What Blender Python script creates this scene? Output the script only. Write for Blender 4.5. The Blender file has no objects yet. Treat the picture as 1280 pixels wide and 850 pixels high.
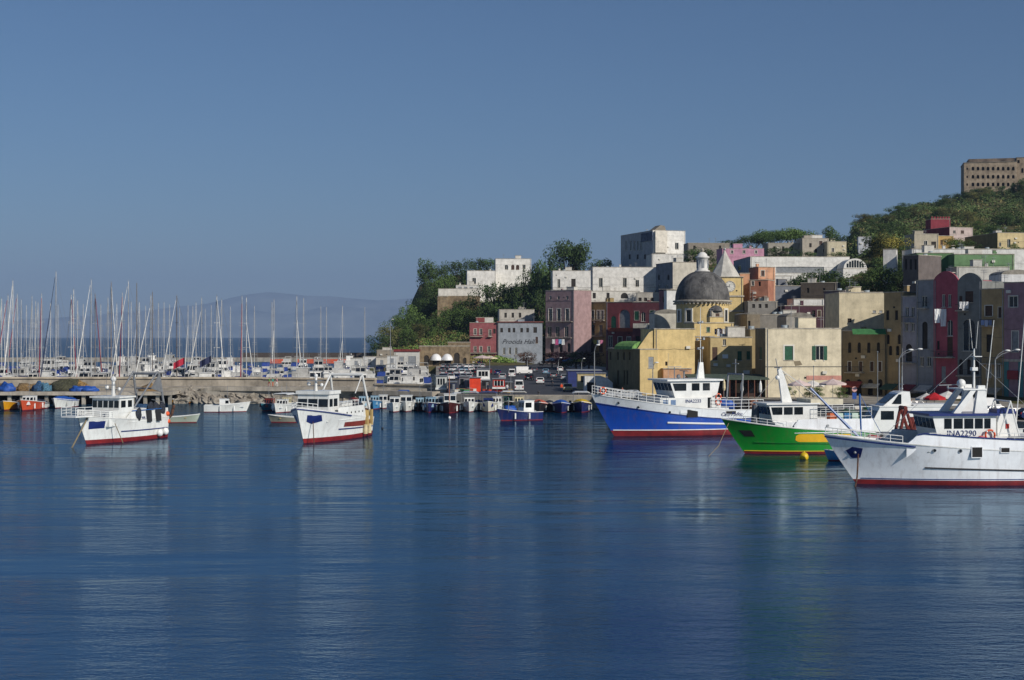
import bpy, math, random
from math import radians as R, sin, cos, pi
from mathutils import Vector, Matrix, noise

# ------------------------------------------------------------------ camera, world, sun, exposure
scene = bpy.context.scene
col = scene.collection
FP = 1800.0                     # focal length in photo pixels (photo is 1280 wide)
HY = 418.6                      # photo row of the horizon
CH = 13.0                        # camera height above the water
cam_d = bpy.data.cameras.new("camera")
cam_d.sensor_width = 36.0
cam_d.lens = FP / 1280 * 36.0
cam_d.shift_y = -6.4 / 1280
cam_d.clip_start = 0.5
cam_d.clip_end = 90000
cam = bpy.data.objects.new("camera", cam_d)
cam.location = (0, 0, CH)
cam.rotation_euler = (R(90), 0, 0)
col.objects.link(cam)
scene.camera = cam

SUN_DIR = Vector((0.66, -0.64, 0.52)).normalized()      # towards the sun: right of and behind the camera
sun_elev = math.asin(SUN_DIR.z)
world = bpy.data.worlds.new("World")
scene.world = world
world.use_nodes = True
wn, wl = world.node_tree.nodes, world.node_tree.links
wn.clear()
sky = wn.new("ShaderNodeTexSky")
sky.sky_type = 'NISHITA'
sky.sun_disc = False
sky.sun_elevation = sun_elev
sky.sun_rotation = math.atan2(SUN_DIR.x, SUN_DIR.y)
sky.air_density = 1.0
sky.dust_density = 0.15
sky.ozone_density = 8.0
bg = wn.new("ShaderNodeBackground")
bg.inputs["Strength"].default_value = 0.063
wo = wn.new("ShaderNodeOutputWorld")
wl.new(sky.outputs[0], bg.inputs[0])
wl.new(bg.outputs[0], wo.inputs[0])

sun_d = bpy.data.lights.new("sun", 'SUN')
sun_d.energy = 5.0
sun_d.angle = R(0.53)
sun_d.color = (1.0, 0.94, 0.85)
sun = bpy.data.objects.new("sun", sun_d)
sun.rotation_euler = (-SUN_DIR).to_track_quat('-Z', 'Y').to_euler()
sun.location = (200, -100, 150)
col.objects.link(sun)

scene.view_settings.view_transform = 'Standard'
scene.view_settings.look = 'None'
scene.view_settings.exposure = -0.12
scene.view_settings.gamma = 1.0
scene.view_settings.use_curve_mapping = False
scene.render.engine = 'CYCLES'
scene.cycles.use_denoising = True
scene.cycles.max_bounces = 6
scene.cycles.diffuse_bounces = 2
scene.cycles.glossy_bounces = 3
scene.cycles.transparent_max_bounces = 6
scene.cycles.volume_bounces = 0
scene.cycles.sample_clamp_indirect = 6

# ------------------------------------------------------------------ helpers
def PX(px, D): return (px - 640.0) * D / FP
def PZ(py, D): return CH + (HY - py) * D / FP
def tag(o, label=None, cat=None, group=None, kind=None):
    if label: o['label'] = label
    if cat: o['category'] = cat
    if group: o['group'] = group
    if kind: o['kind'] = kind
    return o
def empty(name, loc, rz=0.0, label=None, cat=None, group=None, kind=None, parent=None):
    o = bpy.data.objects.new(name, None)
    o.location = loc; o.rotation_euler = (0, 0, rz)
    o.empty_display_size = 0.3
    col.objects.link(o)
    if parent: o.parent = parent
    return tag(o, label, cat, group, kind)
def copy_tree(o, parent=None):
    c = o.copy(); col.objects.link(c); c.parent = parent
    for ch in list(o.children): copy_tree(ch, c)
    return c

# materials -------------------------------------------------------
MATS = {}
def srgb(h):
    v = [int(h[i:i+2], 16) / 255 for i in (0, 2, 4)]
    return tuple(((c + 0.055) / 1.055) ** 2.4 if c > 0.04045 else c / 12.92 for c in v)
def mat(key, c, rough=0.6, metal=0.0, var=0.12, scale=1.5, streak=0.0, bump=0.0, bscale=8.0, c2=None, spec=0.5, scol=(0.07, 0.062, 0.05), vary=0.06):
    """Plain surface whose colour wanders a little with a noise, optional rain streaks and grain."""
    if key in MATS: return MATS[key]
    if isinstance(c, str): c = srgb(c)
    if isinstance(c2, str): c2 = srgb(c2)
    m = bpy.data.materials.new(key); m.use_nodes = True
    n, l = m.node_tree.nodes, m.node_tree.links
    b = n["Principled BSDF"]
    b.inputs["Roughness"].default_value = rough
    b.inputs["Metallic"].default_value = metal
    b.inputs["Specular IOR Level"].default_value = spec
    tc = n.new("ShaderNodeTexCoord")
    nz = n.new("ShaderNodeTexNoise"); nz.inputs["Scale"].default_value = scale
    nz.inputs["Detail"].default_value = 6; nz.inputs["Roughness"].default_value = 0.65
    l.new(tc.outputs["Object"], nz.inputs["Vector"])
    rp = n.new("ShaderNodeValToRGB")
    d = c2 if c2 else tuple(max(0, x * (1 - 2.2 * var)) for x in c)
    e = c if c2 else tuple(min(1, x * (1 + 0.6 * var)) for x in c)
    rp.color_ramp.elements[0].position = 0.32; rp.color_ramp.elements[0].color = (*d, 1)
    rp.color_ramp.elements[1].position = 0.62; rp.color_ramp.elements[1].color = (*e, 1)
    l.new(nz.outputs["Fac"], rp.inputs["Fac"])
    out = rp.outputs["Color"]
    if streak > 0:
        mp = n.new("ShaderNodeMapping"); mp.inputs["Scale"].default_value = (1.6, 1.6, 0.14)
        l.new(tc.outputs["Object"], mp.inputs["Vector"])
        n2 = n.new("ShaderNodeTexNoise"); n2.inputs["Scale"].default_value = 1.1
        n2.inputs["Detail"].default_value = 7; n2.inputs["Roughness"].default_value = 0.7
        l.new(mp.outputs["Vector"], n2.inputs["Vector"])
        r2 = n.new("ShaderNodeValToRGB")
        r2.color_ramp.elements[0].position = 0.5; r2.color_ramp.elements[0].color = (0, 0, 0, 1)
        r2.color_ramp.elements[1].position = 0.78; r2.color_ramp.elements[1].color = (streak, streak, streak, 1)
        l.new(n2.outputs["Fac"], r2.inputs["Fac"])
        mx = n.new("ShaderNodeMixRGB"); mx.inputs["Color2"].default_value = (*scol, 1)
        l.new(r2.outputs["Color"], mx.inputs["Fac"]); l.new(out, mx.inputs["Color1"])
        out = mx.outputs["Color"]
    oi = n.new("ShaderNodeObjectInfo"); mr = n.new("ShaderNodeMapRange")      # no two pieces are quite the same tone
    mr.inputs["To Min"].default_value = 1 - vary * 1.6; mr.inputs["To Max"].default_value = 1 + vary
    l.new(oi.outputs["Random"], mr.inputs["Value"])
    hs = n.new("ShaderNodeHueSaturation"); l.new(out, hs.inputs["Color"]); l.new(mr.outputs[0], hs.inputs["Value"])
    l.new(hs.outputs[0], b.inputs["Base Color"])
    if bump > 0:
        n3 = n.new("ShaderNodeTexNoise"); n3.inputs["Scale"].default_value = bscale
        n3.inputs["Detail"].default_value = 5
        l.new(tc.outputs["Object"], n3.inputs["Vector"])
        bp = n.new("ShaderNodeBump"); bp.inputs["Strength"].default_value = bump; bp.inputs["Distance"].default_value = 0.1
        l.new(n3.outputs["Fac"], bp.inputs["Height"]); l.new(bp.outputs["Normal"], b.inputs["Normal"])
    MATS[key] = m
    return m
def wallmat(h, streak=0.26, var=0.12):
    c = srgb(h); g = .3 * c[0] + .55 * c[1] + .15 * c[2]
    c = tuple(x * .72 + g * .28 for x in c)
    return mat("plaster_" + h, c, rough=0.9, var=var, scale=0.55, streak=streak, bump=0.25, bscale=3.0, spec=0.2)
def paint(h, rough=0.35, var=0.06):
    return mat("paint_" + h, h, rough=rough, var=var, scale=0.9)
def hullpaint(h):
    return mat("hull_" + h, h, rough=0.32, var=0.06, scale=0.5, streak=0.38, bump=0.12, bscale=1.3, scol=(0.16, 0.085, 0.045), vary=0.0)
GLASS = mat("dark_glass", (0.012, 0.016, 0.02), rough=0.08, var=0.3, scale=0.7)
METAL = mat("grey_steel", (0.32, 0.33, 0.34), rough=0.45, metal=0.5, var=0.1)
WHITE = paint("e6e6e2")
RUBBER = mat("black_rubber", (0.02, 0.02, 0.022), rough=0.7)
ROPE = mat("rope", (0.25, 0.2, 0.12), rough=0.9)
DARK = mat("dark_interior", (0.015, 0.014, 0.013), rough=0.9)

# mesh builder ------------------------------------------------------
class MB:
    def __init__(s): s.v = []; s.f = []; s.m = []; s.M = Matrix.Identity(4); s.mi = 0
    def add(s, vs, fs):
        b = len(s.v)
        s.v += [tuple(s.M @ Vector(p)) for p in vs]
        s.f += [tuple(b + i for i in f) for f in fs]; s.m += [s.mi] * len(fs)
        return s
    def box(s, c, d, rz=0.0, rx=0.0, ry=0.0):
        hx, hy, hz = d[0] / 2, d[1] / 2, d[2] / 2
        m = Matrix.Translation(c) @ Matrix.Rotation(rz, 4, 'Z') @ Matrix.Rotation(ry, 4, 'Y') @ Matrix.Rotation(rx, 4, 'X')
        vs = [m @ Vector((x, y, z)) for z in (-hz, hz) for y in (-hy, hy) for x in (-hx, hx)]
        return s.add(vs, [(0, 2, 3, 1), (4, 5, 7, 6), (0, 1, 5, 4), (2, 6, 7, 3), (0, 4, 6, 2), (1, 3, 7, 5)])
    def b2(s, x0, x1, y0, y1, z0, z1):
        return s.box(((x0 + x1) / 2, (y0 + y1) / 2, (z0 + z1) / 2), (abs(x1 - x0), abs(y1 - y0), abs(z1 - z0)))
    def cyl(s, p, q, r, r2=None, n=8, cap=True):
        p, q = Vector(p), Vector(q)
        r2 = r if r2 is None else r2
        a = (q - p)
        if a.length < 1e-6: return s
        a.normalize()
        u = a.orthogonal().normalized(); w = a.cross(u)
        vs = []
        for c, rr in ((p, r), (q, r2)):
            for i in range(n):
                t = 2 * pi * i / n
                vs.append(c + (u * cos(t) + w * sin(t)) * rr)
        fs = [(i, (i + 1) % n, n + (i + 1) % n, n + i) for i in range(n)]
        if cap: fs += [tuple(range(n - 1, -1, -1)), tuple(range(n, 2 * n))]
        return s.add(vs, fs)
    def tube(s, pts, r, n=6):
        for a, b in zip(pts, pts[1:]): s.cyl(a, b, r, n=n)
        return s
    def loft(s, rings, closed=True, cap=False):
        k = len(rings[0]); vs = [p for g in rings for p in g]; fs = []
        for a in range(len(rings) - 1):
            for i in range(k if closed else k - 1):
                j = (i + 1) % k
                fs.append((a * k + i, a * k + j, (a + 1) * k + j, (a + 1) * k + i))
        if cap:
            fs.append(tuple(range(k - 1, -1, -1))); fs.append(tuple(range((len(rings) - 1) * k, len(rings) * k)))
        return s.add(vs, fs)
    def lathe(s, prof, c=(0, 0, 0), n=16, a0=0.0, a1=2 * pi):
        rings = []
        full = abs(a1 - a0 - 2 * pi) < 1e-6
        for r, z in prof:
            rings.append([(c[0] + r * cos(a0 + (a1 - a0) * i / (n if full else n - 1)), c[1] + r * sin(a0 + (a1 - a0) * i / (n if full else n - 1)), c[2] + z) for i in range(n)])
        return s.loft(rings, closed=full)
    def prism(s, poly, a, b, axis='y'):
        """poly: 2D outline extruded along axis from a to b (x,z for y; y,z for x; x,y for z)."""
        def P(u, v, w): return {'y': (u, w, v), 'x': (w, u, v), 'z': (u, v, w)}[axis]
        n = len(poly)
        vs = [P(u, v, a) for u, v in poly] + [P(u, v, b) for u, v in poly]
        fs = [(i, (i + 1) % n, n + (i + 1) % n, n + i) for i in range(n)] + [tuple(range(n - 1, -1, -1)), tuple(range(n, 2 * n))]
        return s.add(vs, fs)
    def ball(s, c, r, n=8, m=6, sq=(1, 1, 1), seed=None, amp=0.0):
        vs, fs = [], []
        for j in range(m + 1):
            ph = pi * j / m
            for i in range(n):
                t = 2 * pi * i / n
                d = Vector((sin(ph) * cos(t), sin(ph) * sin(t), cos(ph)))
                k = r
                if seed is not None: k *= 1 + amp * noise.noise(d * 1.7 + Vector((seed * 3.1, seed * 1.3, 0)))
                vs.append((c[0] + d.x * k * sq[0], c[1] + d.y * k * sq[1], c[2] + d.z * k * sq[2]))
        for j in range(m):
            for i in range(n):
                fs.append((j * n + i, (j + 1) * n + i, (j + 1) * n + (i + 1) % n, j * n + (i + 1) % n))
        return s.add(vs, fs)
    def torus(s, c, R_, r, axis='y', n=16, m=6):
        vs, fs = [], []
        for i in range(n):
            t = 2 * pi * i / n
            for j in range(m):
                p = 2 * pi * j / m
                u, v, w = (R_ + r * cos(p)) * cos(t), (R_ + r * cos(p)) * sin(t), r * sin(p)
                d = {'y': (u, w, v), 'x': (w, u, v), 'z': (u, v, w)}[axis]
                vs.append((c[0] + d[0], c[1] + d[1], c[2] + d[2]))
        for i in range(n):
            for j in range(m):
                fs.append((i * m + j, i * m + (j + 1) % m, ((i + 1) % n) * m + (j + 1) % m, ((i + 1) % n) * m + j))
        return s.add(vs, fs)
    def build(s, name, mats, parent=None, smooth=False, loc=(0, 0, 0), rz=0.0):
        me = bpy.data.meshes.new(name)
        me.from_pydata(s.v, [], s.f)
        if not isinstance(mats, (list, tuple)): mats = [mats]
        for m in mats: me.materials.append(m)
        if len(mats) > 1: me.polygons.foreach_set("material_index", s.m)
        if smooth:
            me.polygons.foreach_set("use_smooth", [True] * len(me.polygons))
        me.update()
        o = bpy.data.objects.new(name, me)
        o.location = loc; o.rotation_euler = (0, 0, rz)
        col.objects.link(o)
        if parent: o.parent = parent
        return o
def mk(name, m, parent, fn, smooth=False):
    b = MB(); fn(b); return b.build(name, m, parent, smooth)
def textmesh(name, s, size, m, parent, loc, rot, extrude=0.01, shear=0.0, align='CENTER'):
    """lettering as a real mesh"""
    cu = bpy.data.curves.new(name, 'FONT')
    cu.body = s; cu.size = size; cu.extrude = extrude; cu.shear = shear
    cu.align_x = align; cu.align_y = 'CENTER'; cu.resolution_u = 2
    t = bpy.data.objects.new(name, cu)
    col.objects.link(t)
    me = bpy.data.meshes.new_from_object(t.evaluated_get(bpy.context.evaluated_depsgraph_get()))
    bpy.data.objects.remove(t); bpy.data.curves.remove(cu)
    me.materials.clear(); me.materials.append(m)
    o = bpy.data.objects.new(name, me)
    o.location = loc; o.rotation_euler = rot
    col.objects.link(o)
    if parent: o.parent = parent
    return o
# ------------------------------------------------------------------ sea
ER = 7.4e6       # earth radius with refraction: the sea bends away, so it has a true horizon
def sea_z(d): return -d * d / (2 * ER)
WA, WB, WC, WS = 0.045, 0.028, 0.014, 0.15
def water_mat():
    m = bpy.data.materials.new("sea_water"); m.use_nodes = True
    n, l = m.node_tree.nodes, m.node_tree.links
    b = n["Principled BSDF"]
    b.inputs["Base Color"].default_value = (0.0012, 0.020, 0.050, 1)
    b.inputs["Roughness"].default_value = 0.06
    b.inputs["IOR"].default_value = 1.333
    b.inputs["Specular IOR Level"].default_value = 0.3
    tc = n.new("ShaderNodeTexCoord")
    ln = n.new("ShaderNodeVectorMath"); ln.operation = 'LENGTH'; l.new(tc.outputs["Object"], ln.inputs[0])
    mr = n.new("ShaderNodeMapRange")      # sheltered harbour is calm, the open sea outside the mole is rougher
    for k, v_ in zip(("From Min", "From Max", "To Min", "To Max"), (250, 900, 0.05, 0.42)): mr.inputs[k].default_value = v_
    l.new(ln.outputs["Value"], mr.inputs["Value"]); l.new(mr.outputs[0], b.inputs["Roughness"])
    def nz(sx, sy, rot, sc, det, ro=0.55):
        mp = n.new("ShaderNodeMapping"); mp.inputs["Scale"].default_value = (sx, sy, 1); mp.inputs["Rotation"].default_value = (0, 0, R(rot))
        l.new(tc.outputs["Object"], mp.inputs["Vector"])
        t = n.new("ShaderNodeTexNoise"); t.inputs["Scale"].default_value = sc; t.inputs["Detail"].default_value = det; t.inputs["Roughness"].default_value = ro
        l.new(mp.outputs["Vector"], t.inputs["Vector"]); return t.outputs["Fac"]
    def math_(op, a, c, d=None):
        q = n.new("ShaderNodeMath"); q.operation = op
        for i, x in enumerate((a, c, d)):
            if x is None: continue
            if isinstance(x, (int, float)): q.inputs[i].default_value = x
            else: l.new(x, q.inputs[i])
        return q.outputs[0]
    a = nz(0.3, 1.0, -12, 0.5, 2)          # long low ripples
    a2 = nz(0.4, 1.0, 15, 1.5, 3)
    a3 = nz(0.6, 1.0, -6, 5.0, 3)
    sw = nz(0.28, 1.0, 5, 0.24, 2)         # slow swell of the basin
    big = nz(0.22, 1.0, 6, 0.028, 4, 0.6)  # wind patches: ruffled and smooth
    rp = n.new("ShaderNodeMapRange")
    for k, v_ in zip(("From Min", "From Max", "To Min", "To Max"), (0.38, 0.62, 0.35, 1.9)): rp.inputs[k].default_value = v_
    l.new(big, rp.inputs["Value"])
    br = n.new("ShaderNodeMapRange")       # a light breeze ruffles the open basin; it dies out towards the quays
    for k, v_ in zip(("From Min", "From Max", "To Min", "To Max"), (45, 115, 3.0, 0.8)): br.inputs[k].default_value = v_
    l.new(ln.outputs["Value"], br.inputs["Value"])
    fine = math_('MULTIPLY', math_('ADD', math_('MULTIPLY', a2, WB), math_('MULTIPLY', a3, WC)), br.outputs[0])
    h = math_('ADD', math_('MULTIPLY', a, WA), fine)
    h = math_('MULTIPLY', h, rp.outputs[0])
    h = math_('ADD', h, math_('MULTIPLY', sw, WS))
    bp = n.new("ShaderNodeBump"); bp.inputs["Strength"].default_value = 1.0; bp.inputs["Distance"].default_value = 1.0
    l.new(math_('MULTIPLY', h, 1.0), bp.inputs["Height"])
    # deep blue body under a mirror whose strength follows the angle
    n.remove(b)
    df = n.new("ShaderNodeBsdfDiffuse"); df.inputs["Color"].default_value = (0.0012, 0.020, 0.050, 1)
    gl = n.new("ShaderNodeBsdfGlossy"); gl.inputs["Color"].default_value = (0.62, 0.80, 0.95, 1)
    l.new(mr.outputs[0], gl.inputs["Roughness"])
    fr = n.new("ShaderNodeFresnel"); fr.inputs["IOR"].default_value = 1.333
    l.new(bp.outputs["Normal"], gl.inputs["Normal"]); l.new(bp.outputs["Normal"], fr.inputs["Normal"])
    mx = n.new("ShaderNodeMixShader")
    l.new(math_('MULTIPLY', fr.outputs[0], 0.42), mx.inputs[0]); l.new(df.outputs[0], mx.inputs[1]); l.new(gl.outputs[0], mx.inputs[2])
    l.new(mx.outputs[0], n["Material Output"].inputs["Surface"])
    return m
WATER = water_mat()
mb = MB()
rad = [0, 20, 60, 120, 250, 500, 1000, 2000, 4000, 6000, 8000, 9500, 10500, 11500, 12500, 14000, 18000, 24000, 34000]
NA = 96
rings = [[(r * cos(2 * pi * i / NA), r * sin(2 * pi * i / NA), sea_z(r)) for i in range(NA)] for r in rad]
mb.loft(rings)
sea = mb.build("sea_water", WATER, smooth=True)
tag(sea, kind='structure')

# ------------------------------------------------------------------ far mountains (real ridges, beyond the horizon)
MOUNT = mat("mountain_rock", (0.2, 0.22, 0.2), rough=0.95, var=0.3, scale=0.0012, spec=0.1)
def ridge(name, pts, D, depth, seed):
    """pts: (photo px, photo py) skyline; a hill body that rises to it and falls behind."""
    b = MB(); rows = []
    n = 160
    x0, x1 = pts[0][0], pts[-1][0]
    for j, (k, dd) in enumerate(((0.0, -depth), (0.35, -depth * .6), (0.7, -depth * .3), (1.0, 0), (0.7, depth * .4), (0.0, depth))):
        row = []
        for i in range(n + 1):
            px = x0 + (x1 - x0) * i / n
            for (a, ya), (c, yc) in zip(pts, pts[1:]):
                if a <= px <= c: py = ya + (yc - ya) * (px - a) / (c - a); break
            h = PZ(py, D)
            x = PX(px, D)
            base = -150
            w = noise.noise(Vector((x * 0.0006, j * 3.7, seed))) * 0.18 if 0 < j < 5 and j != 3 else 0
            w3 = noise.noise(Vector((x * 0.0016, j, seed + 5))) * 22
            z = base + (h - base) * max(0, k + w * k) + (w3 if 0 < j < 5 else 0)
            row.append((x, D + dd, z))
        rows.append(row)
    b.loft(rows, closed=False)
    return tag(b.build(name, MOUNT, smooth=True), kind='structure')
ridge("mountains", [(-700, 420), (-300, 404), (0, 401), (60, 398), (140, 392), (200, 386), (250, 381), (300, 370), (335, 365), (370, 368), (420, 371), (470, 376), (520, 372), (620, 380), (760, 400), (1100, 424), (1700, 430)], 28500, 2000, 1)
ridge("mountains", [(-500, 424), (60, 421), (160, 412), (240, 398), (300, 388), (360, 392), (420, 382), (490, 388), (560, 380), (700, 400), (1200, 424)], 26000, 1500, 7)

# haze: one closed box round everything up to just over the mountains
HZ = bpy.data.materials.new("haze_air"); HZ.use_nodes = True
hn, hl = HZ.node_tree.nodes, HZ.node_tree.links
hn.clear()
pv = hn.new("ShaderNodeVolumePrincipled"); ho = hn.new("ShaderNodeOutputMaterial")
pv.inputs["Color"].default_value = (0.35, 0.50, 0.78, 1)
pv.inputs["Density"].default_value = 6.2e-5
pv.inputs["Anisotropy"].default_value = -0.1
hl.new(pv.outputs[0], ho.inputs["Volume"])
mb = MB(); mb.b2(-22000, 22000, -1500, 31500, -200, 1300)
hz = tag(mb.build("haze", HZ), kind='stuff')

# ------------------------------------------------------------------ land
COLS = {  # photo column: [(distance, height)...] of the ground
    430: [(440, -4), (560, -4), (760, -4), (1500, -4)],
    462: [(440, 1.2), (500, 1.5), (600, -1), (760, -4), (1500, -4)],
    500: [(440, 1.25), (500, 2), (560, 9), (620, 13), (700, 2), (760, -4), (1500, -4)],
    528: [(440, 1.25), (500, 3), (560, 14), (620, 28), (700, 24), (860, -4), (1500, -4)],
    600: [(440, 1.25), (500, 4), (540, 13), (620, 31), (700, 30), (900, -4), (1500, -4)],
    680: [(440, 1.25), (484, 1.3), (525, 18), (620, 31), (700, 30), (900, -4), (1500, -4)],
    760: [(300, 1.25), (484, 1.3), (518, 18), (600, 28), (700, 27), (900, -4), (1500, -4)],
    860: [(240, 1.25), (290, 6), (360, 17), (420, 24), (520, 30), (650, 30), (900, -4), (1500, -4)],
    960: [(240, 1.25), (300, 7), (360, 15), (430, 22), (520, 33), (650, 33), (900, -4), (1500, -4)],
    1052: [(237, 1.25), (285, 9), (360, 17), (450, 26), (560, 34), (700, 43), (850, 46), (1100, -4), (1500, -4)],
    1080: [(235, 1.25), (280, 9), (360, 18), (450, 27), (560, 40), (700, 53), (850, 62), (1100, -4), (1500, -4)],
    1160: [(215, 1.25), (260, 10), (380, 24), (500, 33), (600, 42), (700, 58), (850, 72), (1100, 20), (1500, -4)],
    1240: [(205, 1.25), (260, 12), (380, 26), (500, 34), (600, 42), (720, 61), (850, 79), (1100, 50), (1500, -4)],
    1400: [(190, 1.25), (260, 12), (380, 28), (500, 36), (600, 48), (720, 64), (850, 82), (1100, 60), (1500, -4)],
    1800: [(160, 1.25), (260, 14), (380, 28), (500, 38), (600, 48), (720, 64), (850, 80), (1100, 60), (1500, -4)],
}
CK = sorted(COLS)
def prof(p, D):
    if D <= p[0][0]: return p[0][1] if D > p[0][0] - 12 else p[0][1] - (p[0][0] - 12 - D) * 0.6
    for (a, za), (c, zc) in zip(p, p[1:]):
        if a <= D <= c:
            t = (D - a) / (c - a); return za + (zc - za) * t
    return p[-1][1]
DS = 1.15
def ZZ(z): return CH - (9 - z) * 1.4056
def ground(x, y):
    px = 640 + x * FP / y
    y = y / DS
    px = min(max(px, CK[0]), CK[-1])
    for a, c in zip(CK, CK[1:]):
        if a <= px <= c:
            t = (px - a) / (c - a); t = t * t * (3 - 2 * t)
            return ZZ(prof(COLS[a], y) * (1 - t) + prof(COLS[c], y) * t)
    return 0
SOIL = mat("hill_soil", (0.075, 0.085, 0.03), rough=0.95, scale=0.12, c2=(0.16, 0.12, 0.06), bump=0.5, bscale=0.8, spec=0.1)
mb = MB(); rows = []
Ds = [170 + 7 * i for i in range(0, 60)] + [590 + 14 * i for i in range(45)] + [1220 + 70 * i for i in range(9)]
for D in Ds:
    row = []
    for i in range(160):
        px = 430 + (1800 - 430) * i / 159
        x = PX(px, D); z = ground(x, D)
        if z > 5: z += noise.noise(Vector((x * 0.04, D * 0.04, 2))) * 2.0 * min(1, (z - 5) / 6)
        row.append((x, D, z - 0.06))
    rows.append(row)
mb.loft(rows, closed=False)
tag(mb.build("hillside", SOIL, smooth=True), kind='structure')

# quay: concrete apron with an asphalt road
CONC = mat("concrete", (0.34, 0.31, 0.26), rough=0.9, var=0.25, scale=0.4, streak=0.5, bump=0.3, bscale=3)
CONC2 = mat("concrete_pale", (0.42, 0.37, 0.30), rough=0.9, var=0.2, scale=0.3, streak=0.45, bump=0.3, bscale=2)
ASPH = mat("asphalt", (0.045, 0.047, 0.055), rough=0.85, var=0.2, scale=0.3)
QZ = ZZ(1.3)                       # quay level, about 2.2 m above the water
def pd(p, d): return (PX(p, d * DS), d * DS)
edge = [(548, 228), (620, 223), (742, 222), (850, 205), (1000, 187), (1160, 170), (1320, 150), (1600, 130), (1900, 120)]
back = [(1900, 200), (1300, 235), (860, 330), (700, 495), (470, 510), (470, 445), (545, 440), (545, 262)]
mb = MB(); mb.prism([pd(*p) for p in edge + back], -4.0, QZ, 'z')
tag(mb.build("quay_ground", CONC), kind='structure')
mb = MB()
road = [(548, 233), (620, 227), (745, 226), (850, 209), (1000, 191), (1160, 174), (1320, 154), (1600, 134), (1900, 124), (1900, 132), (1320, 166), (1160, 187), (1000, 206), (850, 224), (760, 236), (750, 300), (700, 470), (600, 480), (480, 480), (480, 450), (552, 445), (552, 262)]
mb.prism([pd(*p) for p in road], QZ - 0.02, QZ + 0.006, 'z')
tag(mb.build("asphalt_road", ASPH), kind='structure')
mb = MB()
for p, p2 in zip(edge, edge[1:]):
    a, b_ = Vector((*pd(*p), QZ + 0.06)), Vector((*pd(*p2), QZ + 0.06))
    a.y += .25; b_.y += .25
    mb.box(tuple((a + b_) / 2), ((b_ - a).length, 0.5, 0.16), rz=math.atan2(b_.y - a.y, b_.x - a.x))
tag(mb.build("quay_kerb", CONC2), kind='structure')

# breakwater pier: slab, parapet wall, lower deck on piles at left
mb = MB()
mb.prism([pd(*p) for p in [(-500, 243), (545, 238), (560, 250), (470, 256), (-500, 256)]], -4, ZZ(1.75), 'z')
tag(mb.build("pier_ground", CONC), kind='structure')
def seg(b, p0, p1, w, z0, z1):
    a, c = Vector(pd(*p0)), Vector(pd(*p1)); L = (c - a).length
    z0, z1 = ZZ(z0), ZZ(z1)
    b.box(((a.x + c.x) / 2, (a.y + c.y) / 2, (z0 + z1) / 2), (L, w, z1 - z0), rz=math.atan2(c.y - a.y, c.x - a.x))
def rel(o, b): b.M = Matrix.Translation(-Vector(o.location)); return b
wall = empty("parapet_wall", (*pd(100, 247), ZZ(1.7)), 0, "long low pale concrete parapet running along the top of the breakwater", "wall")
mb = rel(wall, MB())
W0, W1, W2, W3 = (-500, 249), (330, 247.5), (470, 243.5), (548, 238)
seg(mb, W0, W1, 0.9, 1.7, 2.85); seg(mb, W1, W2, 0.9, 1.7, 2.8); seg(mb, W2, W3, 0.9, 1.0, 2.1)
mb.build("wall_body", CONC2, wall)
mb = rel(wall, MB())
seg(mb, W0, W1, 1.5, 2.85, 3.08); seg(mb, W1, W2, 1.5, 2.8, 3.03); seg(mb, W2, W3, 1.3, 2.1, 2.3)
mb.build("coping", mat("coping_stone", (0.5, 0.43, 0.33), rough=0.9, var=0.18, scale=0.6, streak=0.3), wall)
mb = rel(wall, MB())
seg(mb, (205, 241.5), (470, 238), 3.2, 1.4, 1.95); seg(mb, (470, 238), (545, 232.5), 2.8, 0.9, 1.5)
mb.build("ledge", CONC2, wall)
deck = empty("jetty", (*pd(90, 236), 0), 0, "concrete jetty on short piles at far left with fishing nets heaped on it", "jetty")
XL, XR = pd(-500, 236)[0], pd(218, 236)[0]
mb = rel(deck, MB()); mb.b2(XL, XR, 233.5 * DS, 243.2 * DS, ZZ(0.98), ZZ(1.42)); mb.build("deck_slab", CONC2, deck)
for i in range(46):
    x = pd(-480 + i * 15.4, 234.5)[0]
    rel(deck, MB()).b2(x - .3, x + .3, 234.0 * DS, 234.5 * DS, -2, ZZ(0.98)).build("pile", CONC, deck)
rel(deck, MB()).b2(XL, XR, 239.5 * DS, 243 * DS, -2, ZZ(0.97)).build("back_wall", mat("dark_rock", (0.03, 0.027, 0.022), rough=0.8), deck)  # near-black wall under the deck, behind the piles
def wlD(py): return CH * FP / (py - HY)             # distance of a water-level point seen at photo row py
def qD(py): return (CH - QZ) * FP / (py - HY)       # the same for the quay surface
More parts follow.
